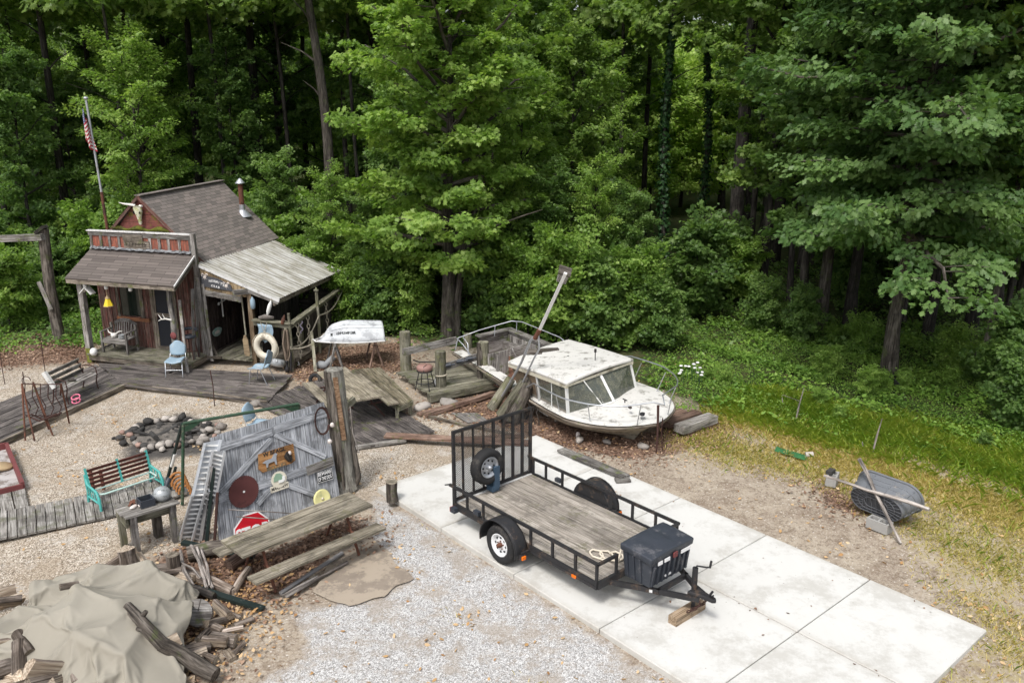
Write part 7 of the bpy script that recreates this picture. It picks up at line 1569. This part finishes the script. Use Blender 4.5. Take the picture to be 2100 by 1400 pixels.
# ---------------- foliage ----------------
R = np.random.default_rng(11)
def tmpl(kind):
    """leaf outline, base at 0, tip along +y, unit length: verts and faces"""
    if kind == 'maple': h = [(.02,.0),(.24,-.12),(.30,.10),(.62,.16),(.38,.36),(.52,.66),(.22,.60)]
    elif kind == 'oak': h = [(.02,.0),(.20,.12),(.14,.24),(.40,.36),(.20,.46),(.42,.66),(.18,.70),(.16,.88)]
    elif kind == 'oval': h = [(.22,.22),(.27,.52)]
    else: h = [(.30,.42)]
    n = len(h); vs = [(0,0,0)]+[(x,y,-.22*x-.12*y*y) for x,y in h]+[(0,1,-.16)]+[(-x,y,-.22*x-.12*y*y) for x,y in h]
    right = list(range(0,n+2)); left = [0]+[n+1]+list(range(n+2,2*n+2))[::-1]
    return np.array(vs, np.float32), [tuple(right), tuple(left)]
def leaves_mesh(name, mat, pos, nrm, dirs, size, tone, kind):
    """one mesh of many leaves (numpy arrays)"""
    T, F = tmpl(kind); N = len(pos); k = len(T)
    z = nrm/np.linalg.norm(nrm,axis=1,keepdims=True); y = dirs-z*(dirs*z).sum(1,keepdims=True); y /= np.linalg.norm(y,axis=1,keepdims=True)+1e-9; x = np.cross(y,z)
    vs = pos[:,None,:]+size[:,None,None]*(T[None,:,0:1]*x[:,None,:]+T[None,:,1:2]*y[:,None,:]+T[None,:,2:3]*z[:,None,:])
    me = bpy.data.meshes.new(name); me.vertices.add(N*k); me.vertices.foreach_set('co', vs.astype(np.float32).ravel())
    lens = [len(f) for f in F]; idx = np.concatenate([np.array(f) for f in F]); li = (np.arange(N)[:,None]*k+idx[None,:]).ravel()
    me.loops.add(len(li)); me.loops.foreach_set('vertex_index', li.astype(np.int32))
    st = np.concatenate([[0],np.cumsum(lens)[:-1]]); ls = (np.arange(N)[:,None]*sum(lens)+st[None,:]).ravel()
    me.polygons.add(N*len(F)); me.polygons.foreach_set('loop_start', ls.astype(np.int32))
    a = me.attributes.new('tone','FLOAT','POINT'); a.data.foreach_set('value', np.repeat(tone,k).astype(np.float32))
    me.materials.append(mat); me.update(calc_edges=True); return me
def sprays(cs, outs, rs, nper, size, flat=.19, droop=.24, tiltj=.46, tone_s=None):
    """leaf arrays for many flat sprays: centres, outward dirs, radii"""
    S = len(cs); cs, outs = np.asarray(cs,float), np.asarray(outs,float); rs = np.asarray(rs,float)
    N = S*nper; si = np.repeat(np.arange(S),nper)
    o = outs[si]; o = o/(np.linalg.norm(o,axis=1,keepdims=True)+1e-9); side = np.stack([-o[:,1],o[:,0],np.zeros(N)],-1); side /= np.linalg.norm(side,axis=1,keepdims=True)+1e-9; up = np.cross(o,side); up *= np.sign(up[:,2:3]+1e-6); up = up+R.normal(0,.34,(S,3))[si]; up /= np.linalg.norm(up,axis=1,keepdims=True); side = np.cross(up,o); side /= np.linalg.norm(side,axis=1,keepdims=True)
    r = np.sqrt(R.random(N))*rs[si]; a = R.random(N)*2*np.pi; u, w = r*np.cos(a)*1.15, r*np.sin(a)*.9
    h = R.normal(0,flat,N)*rs[si]-droop*rs[si]*(r/rs[si])**2
    pos = cs[si]+o*u[:,None]+side*w[:,None]+up*h[:,None]
    d = o*(.75+u/rs[si])[:,None]+side*(w/rs[si]*1.2)[:,None]+R.normal(0,.35,(N,3)); d[:,2] -= .35
    n = up+R.normal(0,tiltj,(N,3))+o*.25
    ts = R.random(S) if tone_s is None else tone_s
    tone = np.clip(.5+(ts[si]-.5)*.8+R.normal(0,.16,N),0,1)
    return pos, n, d, size*R.uniform(.55,1.4,N), tone
def tree_parts(seed, H, base, Rad, nlimb, nspray, nper, size, spray_r, shape='dome', rise=(.25,1.05), trunk_r=.16, lean=(0,0), twig=True, droop=.25, sector=None):
    """returns (trunk MB, leaf arrays) in local coordinates"""
    rr = random.Random(seed); b = MB(); cs, outs, rs = [], [], []
    n_ = 9; tp_ = [V((lean[0]*(i/n_)**1.4*H+.06*rr.uniform(-1,1)*(0 < i), lean[1]*(i/n_)**1.4*H+.06*rr.uniform(-1,1)*(0 < i), i/n_*H*.96)) for i in range(n_+1)]
    b.tube(tp_, [trunk_r*(1.25 if i == 0 else 1)*(1-.88*(i/n_)**1.1) for i in range(n_+1)], 10, jit=.06)
    def tpt(z): f = min(max(z/(H*.96),0),.999)*n_; k = int(f); return vl(tp_[k],tp_[k+1],f-k)
    for i in range(nlimb):
        f = (i+.5)/nlimb; z = lerp(base, H*.97, f**.9); az = i*2.39996+rr.uniform(-.4,.4)
        if sector: az = sector[0]+((az % 6.2832)/6.2832-.5)*sector[1]
        pr = math.sin(math.pi*min(1,(.18+.82*(1-f))))**.7 if shape == 'dome' else (1-f)**.6*.9+.1
        if shape == 'dome': pr = rr.uniform(.5,1.05)*(.72+.3*math.sin(math.pi*min(1,f*1.1)))
        L = Rad*pr*rr.uniform(.75,1.1); el = lerp(rise[0],rise[1],f)+rr.uniform(-.12,.12)
        P0 = tpt(z-.25*L*math.sin(el)); d = V((math.cos(az)*math.cos(el),math.sin(az)*math.cos(el),math.sin(el)))
        pts = [P0+d*(L*t)+V((0,0,-.10*L*t*t))+V((rr.uniform(-.06,.06),rr.uniform(-.06,.06),rr.uniform(-.05,.05)))*(L*t) for t in (0,.25,.5,.75,1)]
        b.tube(pts, [trunk_r*.36*(1-.85*t)*(1.1-f*.6)+.008 for t in (0,.25,.5,.75,1)], 6, caps=False)
        for k in range(nspray):
            t = lerp(.12,1.02,((k+rr.random())/nspray)**.8); k4 = min(t,.999)*4; q = vl(pts[int(k4)],pts[int(k4)+1],k4-int(k4))
            sd = rr.choice((-1,1))*rr.uniform(.0,.42)*L*(1.1-.75*t); s_ = V((-d[1],d[0],0)); s_ = s_.normalized() if s_.length > .01 else V((1,0,0))
            c = q+s_*sd+V((0,0,rr.uniform(-.12,.18)*spray_r*2)); cs.append(tuple(c)); o_ = d*1.0+s_*(sd/L*1.6); outs.append((o_[0],o_[1],o_[2]*.35-.12)); rs.append(spray_r*rr.uniform(.65,1.2))
            if twig and k % 2 == 0: b.tube([q, vl(q,c,.6)+V((0,0,.04)), c], [.016,.011,.005], 4, caps=False)
    return b, sprays(cs, outs, rs, nper, size, droop=droop)
def make_tree(name, label, cat, b, arr, kind, lmat, bmat, loc=(0,0,0), group=None, crown_label=None):
    t = thing(name, label, cat, (0,0,0), group)
    b.build('trunk', M[bmat], t); me = leaves_mesh('crown', M[lmat], *arr, kind)
    o = bpy.data.objects.new('crown', me); COL.objects.link(o); o.parent = t; t.location = V(loc); return t
def cat_arr(*arrs): return tuple(np.concatenate([a[i] for a in arrs]) for i in range(5))
# the bright maple in the middle of the picture
MP = at(922,692); MP[2] = 0
b, a1 = tree_parts(3, 11.8, 2.2, 4.8, 48, 18, 76, .125, .38, rise=(.12,1.0), trunk_r=.25, lean=(.02,.0))
b.tube([(.22,-.05,0),(.30,.0,1.5),(.55,.0,3.0),(1.0,-.1,4.6),(1.5,-.2,6.0)],[.16,.13,.11,.08,.04],9,jit=.06)
b.tube([(.5,.0,2.9),(1.2,-.25,3.6),(2.2,-.5,4.0),(3.0,-.8,4.3)],[.06,.045,.03,.012],6)
make_tree('maple_tree', 'bright green maple in front of the wood, its two stems rising behind the old boat', 'tree', b, a1, 'maple', 'lf_maple', 'bark', MP)
# tall oak leaning in from the right
b, a1 = tree_parts(8, 12.5, 3.6, 6.3, 54, 18, 76, .16, .48, rise=(-.12,.75), trunk_r=.21, lean=(.012,-.03))
OK_ = at(1822,770); make_tree('oak_tree', 'large blue-green oak at the right wood edge with a leaning ivy-grown trunk', 'tree', b, a1, 'oak', 'lf_oak', 'bark', OK_)
b, a1 = tree_parts(9, 12, 3.4, 3.4, 26, 9, 52, .17, .5, rise=(-.2,.6), trunk_r=.10)
make_tree('maple_tree', 'slim lighter green maple at the right edge of the picture', 'tree', b, a1, 'maple', 'lf_maple', 'bark', at(2085,790)+V((.6,.2,0)))
# forest prototypes
PROT = {}
def proto(key, name, *a, kind='maple', lmat='lf_forest', bmat='bark_dark', **k):
    b, arr = tree_parts(*a, **k); t = make_tree(name, 'forest tree', 'tree', b, arr, kind, lmat, bmat); PROT[key] = [t, False]
proto('tallA', 'forest_tree', 21, 16, 5.5, 4.0, 28, 13, 62, .155, .50, trunk_r=.24)
proto('tallB', 'forest_tree', 22, 14, 3.5, 3.6, 28, 13, 62, .14, .46, trunk_r=.20, lmat='lf_deep')
proto('midA', 'forest_tree', 23, 11, 2.2, 3.2, 30, 13, 60, .115, .40, trunk_r=.13, lmat='lf_forest')
proto('midB', 'forest_tree', 24, 9.5, 1.4, 2.9, 28, 13, 60, .11, .38, trunk_r=.11, lmat='lf_deep')
proto('midC', 'forest_tree', 25, 10, 1.8, 3.1, 28, 13, 58, .125, .40, kind='oval', trunk_r=.11, lmat='lf_maple')
proto('lime', 'forest_tree', 26, 10, 1.2, 3.2, 24, 8, 46, .24, .65, kind='oval', trunk_r=.12, lmat='lf_lime')
proto('bushA', 'understory_bush', 27, 2.6, .3, 1.35, 18, 7, 66, .10, .40, trunk_r=.03, rise=(.2,1.0), lmat='lf_deep')
proto('bushB', 'understory_bush', 28, 2.2, .2, 1.25, 18, 7, 62, .10, .38, kind='oval', trunk_r=.03, rise=(.2,1.0), lmat='lf_maple')
proto('bushC', 'understory_bush', 29, 3.4, .5, 1.5, 20, 8, 66, .105, .42, trunk_r=.04, rise=(.1,.9), lmat='lf_maple')
def plant(key, x, y, s, label, group, rz=None, cat=None, z=None):
    t, used = PROT[key]; rz = rng.random()*6.28 if rz is None else rz; z = float(ground_z(x,y)) if z is None else z
    if not used: PROT[key][1] = True; o = t; o.location = (x,y,z-.02); o.rotation_euler = (0,0,rz); o['label'] = label; o['group'] = group
    else: o = dup(t, (x,y,z-.02), rz, label, group)
    o.scale = (s,s,s*rng.uniform(.94,1.08)); 
    if cat: o['category'] = cat
    return o
TOPS = []
def bare_trunk(p, h, r, lean, label, bend=0, ivy=0, m='bark_dark', name='forest_tree', shared=False):
    t = thing(name, label, 'tree', p); b = MB(); n_ = 10
    pts = [p+V((lean[0]*h*(i/n_)+bend*math.sin(math.pi*i/n_*1.3), lean[1]*h*(i/n_), h*i/n_)) for i in range(n_+1)]
    b.tube(pts, [r*(1.3 if i == 0 else 1)*(1-.5*i/n_) for i in range(n_+1)], 11, jit=.07); 
    for k in range(5): q = pts[5+k]; a = rng.random()*6.28; b.tube([q,q+V((math.cos(a)*.8,math.sin(a)*.8,.5)),q+V((math.cos(a)*1.9,math.sin(a)*1.9,.9))],[r*.22,r*.14,.01],6)
    b.build('trunk', M[m], t)
    if ivy:
        N = ivy; f = R.random(N)**.8*.8; P_ = np.array([tuple(p_) for p_ in pts]); ii_ = f*n_; k_ = ii_.astype(int); fr_2 = (ii_-k_)[:,None]; c = P_[k_]*(1-fr_2)+P_[k_+1]*fr_2
        a = R.random(N)*6.283; o = np.stack([np.cos(a),np.sin(a),np.zeros(N)],-1); pos = c+o*(r*(1.1-.5*f)+R.random(N)**2*.26*(1.1-f))[:,None]
        me = leaves_mesh('ivy', M['lf_ivy'], pos-np.array(tuple(p)), o+R.normal(0,.4,(N,3))+np.array([0,0,.5]), o*.4+np.array([0,0,-1])+R.normal(0,.4,(N,3)), R.uniform(.10,.2,N), R.random(N), 'maple')
        o_ = bpy.data.objects.new('ivy', me); COL.objects.link(o_); o_.parent = t
    # small crown above, so the trunk carries leaves
    cs = [tuple(pts[-1]-p+V((rng.uniform(-2.6,2.6),rng.uniform(-2.6,2.6),rng.uniform(-3.5,2)))) for _ in range(90)]
    top = pts[-1]-p; arr = sprays(cs, [(c[0]-top[0],c[1]-top[1],-.2) for c in cs], [.75]*90, 46, .24)
    if shared and TOPS: o_ = bpy.data.objects.new('crown', TOPS[0][0]); o_.location = top-TOPS[0][1]
    else:
        me = leaves_mesh('crown', M['lf_forest'], *arr, 'maple'); o_ = bpy.data.objects.new('crown', me)
        if shared: TOPS.append((me, top.copy()))
    COL.objects.link(o_); o_.parent = t
    return t
def gnd(px, Y):   # ground point at depth Y under photo column px
    x = (px-1050)/FPX*(Y*CP+CAM_H*SP); return V((x, Y, float(ground_z(x, Y))))
bare_trunk(gnd(678,36), 15, .26, (-.02,.0), 'tall grey-brown trunk with a bend and a long scar behind the cabin', bend=.35, m='bark')
bare_trunk(gnd(548,44), 16, .28, (.0,.0), 'straight dark trunk standing behind the stove pipe of the cabin')
bare_trunk(gnd(828,40), 15, .24, (.0,.0), 'dark straight trunk left of the bright maple')
bare_trunk(gnd(1362,40), 14, .15, (-.015,0), 'dark trunk thick with ivy at the left of the bright gap', bend=-.2, ivy=1500)
bare_trunk(gnd(1428,46), 14, .15, (-.01,0), 'dark forked ivy trunk in the middle of the bright gap', bend=.35, ivy=1200)
bare_trunk(gnd(1498,36), 17, .33, (.012,0), 'tall straight dark trunk right of the bright gap')
bare_trunk(gnd(1585,40), 16, .28, (.03,0), 'second dark trunk right of the bright gap, slightly leaning')
bare_trunk(gnd(1680,27.5), 15, .20, (.03,.02), 'brown trunk in the dark wood left of the big oak', m='bark')
bare_trunk(gnd(1900,31), 15, .17, (.05,.0), 'leaning dark trunk in the wood behind the big oak')
bare_trunk(gnd(2010,22.5), 12, .085, (.05,.02), 'thin sapling trunk right of the big oak', m='bark')
for k, (px, Y, r) in enumerate(((30,38,.14),(95,44,.18),(232,50,.2),(285,37,.10),(375,52,.2),(470,40,.12),(505,50,.2),(605,42,.13),(640,52,.2),(725,45,.16),(752,39,.10),(790,50,.18),(1030,48,.16),(1180,46,.18),(1265,43,.13),(1318,50,.18),(1535,33,.13),(1560,46,.2),(1618,30,.12),(1642,38,.18),(1725,34,.16),(1748,28,.09),(1790,38,.2),(1850,28,.10),(1868,36,.17),(1940,30,.12),(1965,38,.2),(2045,28,.13),(2078,34,.18))):
    g_ = 'left' if px < 640 else 'mid' if px < 1340 else 'right'
    t = bare_trunk(gnd(px,Y), 15, r, (rng.uniform(-.03,.03),0), {'left':'thin dark trunk in the shade of the wood behind the cabin','mid':'thin dark trunk in the shade behind the bright maple','right':'thin dark trunk in the deep shade of the right wood'}[g_], bend=rng.uniform(-.2,.2), shared=True)
    t['group'] = {'left':'thin trunks behind the cabin','mid':'thin trunks behind the maple','right':'thin trunks of the right wood'}[g_]
bare_trunk(gnd(150,40), 15, .22, (.01,0), 'dark trunk behind the rustic gateway')
bare_trunk(gnd(420,46), 15, .24, (.02,0), 'dark trunk behind the cabin ridge')
bare_trunk(gnd(325,42), 15, .18, (-.03,0), 'slender leaning trunk behind the cabin gable')
# forest regions
clear = [V((-24,24.6,0)),V((-22,29.5,0)),V((-13.8,30.5,0)),V((-7.2,30.5,0)),V((-4.5,26.5,0)),V((3.4,24,0)),V((8,20.5,0)),V((12,16,0)),V((40,0,0)),V((-60,-10,0)),V((-60,24,0))]
placed = []
def ok(x, y, d):
    if poly_w(np.array([x]),np.array([y]),clear,.01)[0] > .5: return False
    return all((x-a)**2+(y-c)**2 > d*d for a, c in placed)
REG = {'left': ('leafy wood tree behind the cabin and rustic gateway','trees of the wood behind the cabin'),
       'mid': ('leafy wood tree behind the bright maple','trees of the wood behind the maple'),
       'gap': ('light yellow-green tree beyond the bright gap in the wood','light trees beyond the gap'),
       'right': ('dark leafy tree of the wood behind the big oak','trees of the dark wood on the right')}
def region(x, y):
    u = 1050+FPX*x/(y*CP+CAM_H*SP)
    m = 2.4*FPX/(y*CP+CAM_H*SP) if y < 60 else 0
    return 'left' if u < 640 else 'mid' if u < 1335-m*.7 else 'gap' if u < 1465+m*.8 else 'right'
def fill(n, y0, y1, keys, d, gapkeys=None, smin=.85, smax=1.2, xm=.68, regs=None):
    tries = 0; cnt = 0
    while cnt < n and tries < n*60:
        tries += 1; y = rng.uniform(y0,y1); x = rng.uniform(-1,1)*(y*xm+2)
        rg = region(x,y)
        if not ok(x,y,d) or (regs and rg not in regs): continue
        ks = keys; u_ = 1050+FPX*x/(y*CP+CAM_H*SP)
        if y < 47 and (590 < u_ < 775 or 505 < u_ < 590 and y < 43): continue
        if rg == 'gap':
            if y < 62 or not gapkeys: continue
            ks = gapkeys
        placed.append((x,y)); cnt += 1; plant(rng.choice(ks), x, y, rng.uniform(smin,smax), *REG[rg])
for px, Y, key in ((1640,28,'tallB'),(1740,27.5,'tallA'),(1900,26.5,'tallB'),(1985,25.5,'tallA'),(2075,24.5,'tallB'),(1560,31,'tallA')): p = gnd(px,Y); placed.append((p[0],p[1])); plant(key,p[0],p[1],.85,*REG['right'])
fill(10, 27, 34, ['midA','midB','midC'], 2.9, None, .8, 1.0, .68, ('right',))
fill(9, 29.5, 36, ['midB','midA','midC'], 3.0, None, .8, 1.05, .68, ('mid',))
fill(5, 34, 40, ['midB','midC','midA'], 4.5, None, .8, 1.0, .68, ('left',))
fill(30, 38, 48, ['midA','midC','midB','tallB'], 3.2, None, .9, 1.2)
fill(46, 47, 64, ['tallA','tallB','midA','midC'], 3.2, None, .9, 1.2)
for px, Y in ((1352,60),(1395,64),(1440,61),(1475,66),(1410,72),(1365,74),(1450,78),(1330,68)): p = gnd(px,Y); placed.append((p[0],p[1])); plant('lime',p[0],p[1],rng.uniform(.9,1.2),*REG['gap'])
fill(50, 62, 86, ['lime','midC','midA','lime'], 3.4, ['lime'], .9, 1.4)
# understory bushes along the wood edge
bushes = [(565,560,29.5,'bushC',1.1),(640,600,28.5,'bushC',1.0),(720,625,27.6,'bushB',1.1),(780,640,27.2,'bushA',1.0),(850,660,27.0,'bushB',1.0),(1000,640,26.6,'bushA',1.1),(1080,640,26.0,'bushC',1.0),(1160,650,25.6,'bushC',1.15),(1230,650,25.2,'bushA',1.2),(1300,660,25.6,'bushC',1.0),(1350,680,24.8,'bushA',.9),(1420,640,29,'bushA',1.5),(1480,600,32,'bushA',1.3),(60,650,28,'bushB',.9),(20,640,27.6,'bushC',.9),(110,650,29.5,'bushA',1.0),(-10,600,32,'bushA',1.3),(160,640,30,'bushA',1.0),(2080,780,18.2,'bushA',.8),(2060,760,20.5,'bushA',1.0),(1960,760,22.8,'bushB',.7),(1560,700,27,'bushA',.8),(1640,720,26,'bushA',.7),(1760,740,24.5,'bushB',.6),(1520,640,31,'bushC',.9),(900,650,29.5,'bushA',1.2),(520,500,36,'bushC',1.2),(610,520,34,'bushC',1.3)]
for k, (px, py, Y, key, s) in enumerate(bushes):
    p = gnd(px, Y); side = 'behind the rowing boat and lean-to' if 500 <= px < 870 else 'behind the old cruiser' if 870 <= px < 1400 else 'along the left wood edge by the gateway' if px < 500 else 'in the dark wood edge on the right'
    plant(key, p[0], p[1], s*.85, 'leafy green bush '+side, 'bushes '+side, cat='bush')
for px, Y, key, s in ((590,30.5,'midB',.55),(690,29,'midC',.5),(770,28.5,'midB',.5),(1050,28,'midC',.55),(1135,27.5,'midB',.6),(1215,27,'midC',.55),(1290,26.8,'midB',.5)): p = gnd(px,Y); plant(key,p[0],p[1],s,'young leafy tree at the wood edge behind the boats','young trees at the wood edge')
tries = 0
while tries < 70:
    y = rng.uniform(27,44); x = rng.uniform(-1,1)*(y*.66); tries += 1
    if not ok(x,y,.9) or region(x,y) == 'gap': continue
    rg = region(x,y); plant(rng.choice(['bushA','bushA','bushB','bushC']), x, y, rng.uniform(.8,1.4), {'left':'low bush in the shade of the wood behind the cabin','mid':'low bush in the shade behind the bright maple','right':'low bush in the shade of the dark right wood'}[rg], {'left':'shaded bushes behind the cabin','mid':'shaded bushes behind the maple','right':'shaded bushes of the right wood'}[rg], cat='bush')
NS = 9000; sx = R.uniform(-95,95,NS); sy = R.uniform(86,150,NS); sz = ground_z(sx,sy)+R.uniform(.3,11,NS)*R.random(NS)**.5
arr = sprays(np.stack([sx,sy,sz],-1), np.stack([R.normal(0,1,NS),-np.ones(NS),-.2*np.ones(NS)],-1), R.uniform(.8,1.7,NS), 16, .62)
o = bpy.data.objects.new('distant_wood', leaves_mesh('distant_wood', M['lf_lime'], *arr, 'oval')); COL.objects.link(o); tag(o, 'far pale wood on the hillside beyond the trees', 'distant wood', kind='stuff')
for k, (t, used) in PROT.items():
    if not used: print('UNUSED', k)
# ---------------- ground cover, grass, litter ----------------
def stuff(name, me, label):
    o = bpy.data.objects.new(name, me); COL.objects.link(o); return tag(o, label, name.replace('_',' '), kind='stuff')
def scatter(n, x0, x1, y0, y1, wfun):
    x = R.uniform(x0,x1,n); y = R.uniform(y0,y1,n); w = wfun(x,y); k = R.random(n) < w; return x[k], y[k]
def inslab(x, y, m=.0):
    dx, dy = x-S0[0], y-S0[1]; a = dx*SLAB.ax[0]+dy*SLAB.ax[1]; c = dx*SLAB.ay[0]+dy*SLAB.ay[1]; return (a > -m)&(a < 9.73+m)&(c < m)&(c > -SL_W-m)
nz = lambda x, y, f, s=0: .5+.25*np.sin(x*f+s)*np.cos(y*f*1.13-s)+.25*np.sin(x*f*2.3+y*f*1.7+s*2)
def flat_leaves(name, x, y, z, size, mat, kind, label, tilt=.35, up=0):
    N = len(x); pos = np.stack([x,y,z],-1); a = R.random(N)*6.283; d = np.stack([np.cos(a),np.sin(a),R.uniform(-.2,.3,N)+up],-1); n = np.array([0,0,1])+R.normal(0,tilt,(N,3))
    tone = np.clip(.5+.5*(nz(x,y,1.1,3)-.5)+R.normal(0,.25,N),0,1); return stuff(name, leaves_mesh(name, mat, pos, n, d, size, tone, kind), label)
# weeds on the right
Z_WEED = [V((3.9,20.6,0))]+pxpoly((1400,838),(1500,832),(1600,858),(1720,885),(1850,912),(2000,945),(2160,990),(2400,1060))+[V((18,8,0)),V((22,20,0)),V((16,27,0)),V((8,29,0)),V((4.8,25,0))]
x, y = scatter(290000, 3, 22, 8, 29, lambda x, y: poly_w(x,y,Z_WEED,.8)*np.clip(.45+.9*nz(x,y,.9),0,1))
hh_ = (.06+.36*nz(x,y,.8,1)**3+.22*(nz(x,y,2.3,6) > .75)*R.random(len(x))+.12*R.random(len(x)))*np.clip((y-x*.1-10)/6,.4,1.2)*np.sqrt(R.random(len(x)))
flat_leaves('weed_cover', x, y, hh_+ground_z(x,y), R.uniform(.035,.07,len(x))*(1+1.3*(nz(x,y,1.7,9) > .66)), M['lf_weed'], 'oval', 'bright green weeds covering the ground along the wood edge', .5)
x, y = scatter(60000, -28, 24, 24, 40, lambda x, y: poly_w(x,y,Z_FLOOR,1.0)*np.clip(nz(x,y,.5,2)*1.4-.2,0,1))
flat_leaves('undergrowth', x, y, .05+.6*R.random(len(x))**1.5*nz(x,y,.7)+ground_z(x,y), R.uniform(.09,.2,len(x)), M['lf_deep'], 'oval', 'low dark green undergrowth on the wood floor', .5)
x, y = scatter(30000, -22, -9, 24.2, 31, lambda x, y: poly_w(x,y,[V((-24,25.0,0)),V((-16,24.8,0)),V((-13.2,25.6,0)),V((-13,30,0)),V((-24,30,0))],.5)*np.clip(nz(x,y,.8,2)*1.3-.1,0,1))
flat_leaves('woodland_weeds', x, y, .05+.4*R.random(len(x))*nz(x,y,.9)+ground_z(x,y), R.uniform(.07,.14,len(x)), M['lf_weed'], 'oval', 'green weeds along the wood edge left of the cabin', .5)
for k in range(48):
    y = rng.uniform(14,26); x = rng.uniform(4,17)
    if poly_w(np.array([x]),np.array([y]),Z_WEED,.3)[0] < .9: continue
    plant(rng.choice(['bushA','bushB','bushC','bushB']), x, y, rng.uniform(.14,.32), 'low leafy weed clump growing out of the weeds on the right', 'weed clumps on the right', cat='weed')
# grass blades
def blades(name, x, y, h, mat, label, w=.009):
    N = len(x); a = R.random(N)*6.283; l = R.uniform(.5,1.5,N); d = np.stack([np.cos(a)*l,np.sin(a)*l,np.ones(N)*.7],-1); n = np.stack([np.cos(a),np.sin(a),-l*.9],-1)*-1
    z = ground_z(x,y); tone = np.clip(.5+.6*(nz(x,y,.8,5)-.5)+R.normal(0,.22,N),0,1)
    T = np.array([(-.5,0,0),(.5,0,0),(.38,.55,.03),(0,1,-.18),(-.38,.55,.03)],np.float32)
    nn = n/np.linalg.norm(n,axis=1,keepdims=True); yy = d/np.linalg.norm(d,axis=1,keepdims=True); yy = yy-nn*(yy*nn).sum(1,keepdims=True); xx = np.cross(yy,nn)
    vs = np.stack([x,y,z],-1)[:,None,:]+xx[:,None,:]*(T[None,:,0:1]*(w*R.uniform(.7,1.6,N))[:,None,None])+yy[:,None,:]*(T[None,:,1:2]*h[:,None,None])+nn[:,None,:]*(T[None,:,2:3]*h[:,None,None])
    me = bpy.data.meshes.new(name); me.vertices.add(N*5); me.vertices.foreach_set('co', vs.astype(np.float32).ravel()); me.loops.add(N*5); me.loops.foreach_set('vertex_index', np.arange(N*5,dtype=np.int32)); me.polygons.add(N); me.polygons.foreach_set('loop_start', np.arange(0,N*5,5,dtype=np.int32))
    a_ = me.attributes.new('tone','FLOAT','POINT'); a_.data.foreach_set('value', np.repeat(tone,5).astype(np.float32)); me.materials.append(mat); me.update(calc_edges=True); return stuff(name, me, label)
gw = lambda x, y: np.max([poly_w(x,y,z,.9) for z in Z_GRASS],0)
x, y = scatter(700000, 2.5, 15, 7.5, 21, lambda x, y: np.clip(gw(x,y)*1.6-.35,0,1)*np.clip(nz(x,y,1.1,1)*1.6-.18,.10,1)*~inslab(x,y,-.02))
far_ = np.clip(((x-5.6)*.68+(y-19.1)*.73+2.4)/2.6,0,1)
k = R.random(len(x)) < .34+.5*far_
x, y, far_ = x[k], y[k], far_[k]
kk = R.random(len(x)) < np.clip(far_*1.5-1.0,0.02,.5)
blades('dry_grass', x[~kk], y[~kk], R.uniform(.05,.17,(~kk).sum())*(.6+.7*far_[~kk]), M['grass_dry'], 'yellow-brown dry grass on the sandy verge')
blades('green_grass', x[kk], y[kk], R.uniform(.12,.36,kk.sum())*(.6+.6*far_[kk]), M['grass_green'], 'yellow-green grass along the weeds', .009)
x, y = scatter(9000, -12, 3, 8.5, 15, lambda x, y: poly_w(x,y,Z_WHITE,.6)*(nz(x,y,1.9,4) > .88)*.5*~inslab(x,y,.02))
blades('gravel_weeds', x, y, R.uniform(.04,.10,len(x)), M['grass_dry'], 'sparse weeds growing in the white gravel')
# fallen leaves
def litter_w(x, y): return np.max([poly_w(x,y,z,.8) for z in Z_LITTER],0)
x, y = scatter(230000, -17, 6.5, 8.4, 27, lambda x, y: litter_w(x,y)*np.clip(.25+nz(x,y,1.3),0,1)*~inslab(x,y,.0))
flat_leaves('leaf_litter', x, y, .012+.05*R.random(len(x))**2+ground_z(x,y), R.uniform(.045,.095,len(x)), M['lf_dry'], 'oval', 'reddish brown leaf litter', .35)
x, y = scatter(34000, -12.5, 9, 8.4, 24, lambda x, y: (.08+.55*(nz(x,y,1.7,2) > .80)+.25*litter_w(x,y))*~inslab(x,y,.05)*.6)
flat_leaves('pale_fallen_leaves', x, y, .015+.02*R.random(len(x))+ground_z(x,y), R.uniform(.05,.10,len(x)), M['lf_pale'], 'oval', 'tan fallen leaves strewn over the gravel', .35)
x, y = scatter(2600, -3, 7, 9, 18, lambda x, y: inslab(x,y,-.05)*(.03+.9*(nz(x,y,2.1,7) > .9)*(inslab(x,y,-.05))))
flat_leaves('slab_leaves', x, y, .082+.01*R.random(len(x)), R.uniform(.03,.06,len(x)), M['lf_dry'], 'oval', 'a few brown leaves and seeds blown onto the slab', .3)
x, y = scatter(9000, -7.5, -3.2, 8.6, 12.6, lambda x, y: np.exp(-(((x+4.7)/.9)**2+((y-10.7)/1.2)**2))*.8)
flat_leaves('wood_chips', x, y, .02+.03*R.random(len(x)), R.uniform(.03,.10,len(x)), M['lf_pale'], 'flake', 'pale bark chips and splinters strewn beside the firewood', .35)
# white flowers by the bow
q = at(1418,795); t = thing('white_flower', 'clump of white flowers in the weeds beyond the cruiser bow', 'flowers', q); b = MB()
for k in range(14): c = q+V((rng.uniform(-.35,.35),rng.uniform(-.3,.3),rng.uniform(.35,.75))); b.rock(c,(.10,.10,.05)); 
b.build('flower_head', M['bird_white'], t); b = MB()
for k in range(10): c = q+V((rng.uniform(-.3,.3),rng.uniform(-.25,.25),0)); b.tube([c,c+V((.02,0,.5))],.008,4)
b.build('stem', M['green_metal'], t)
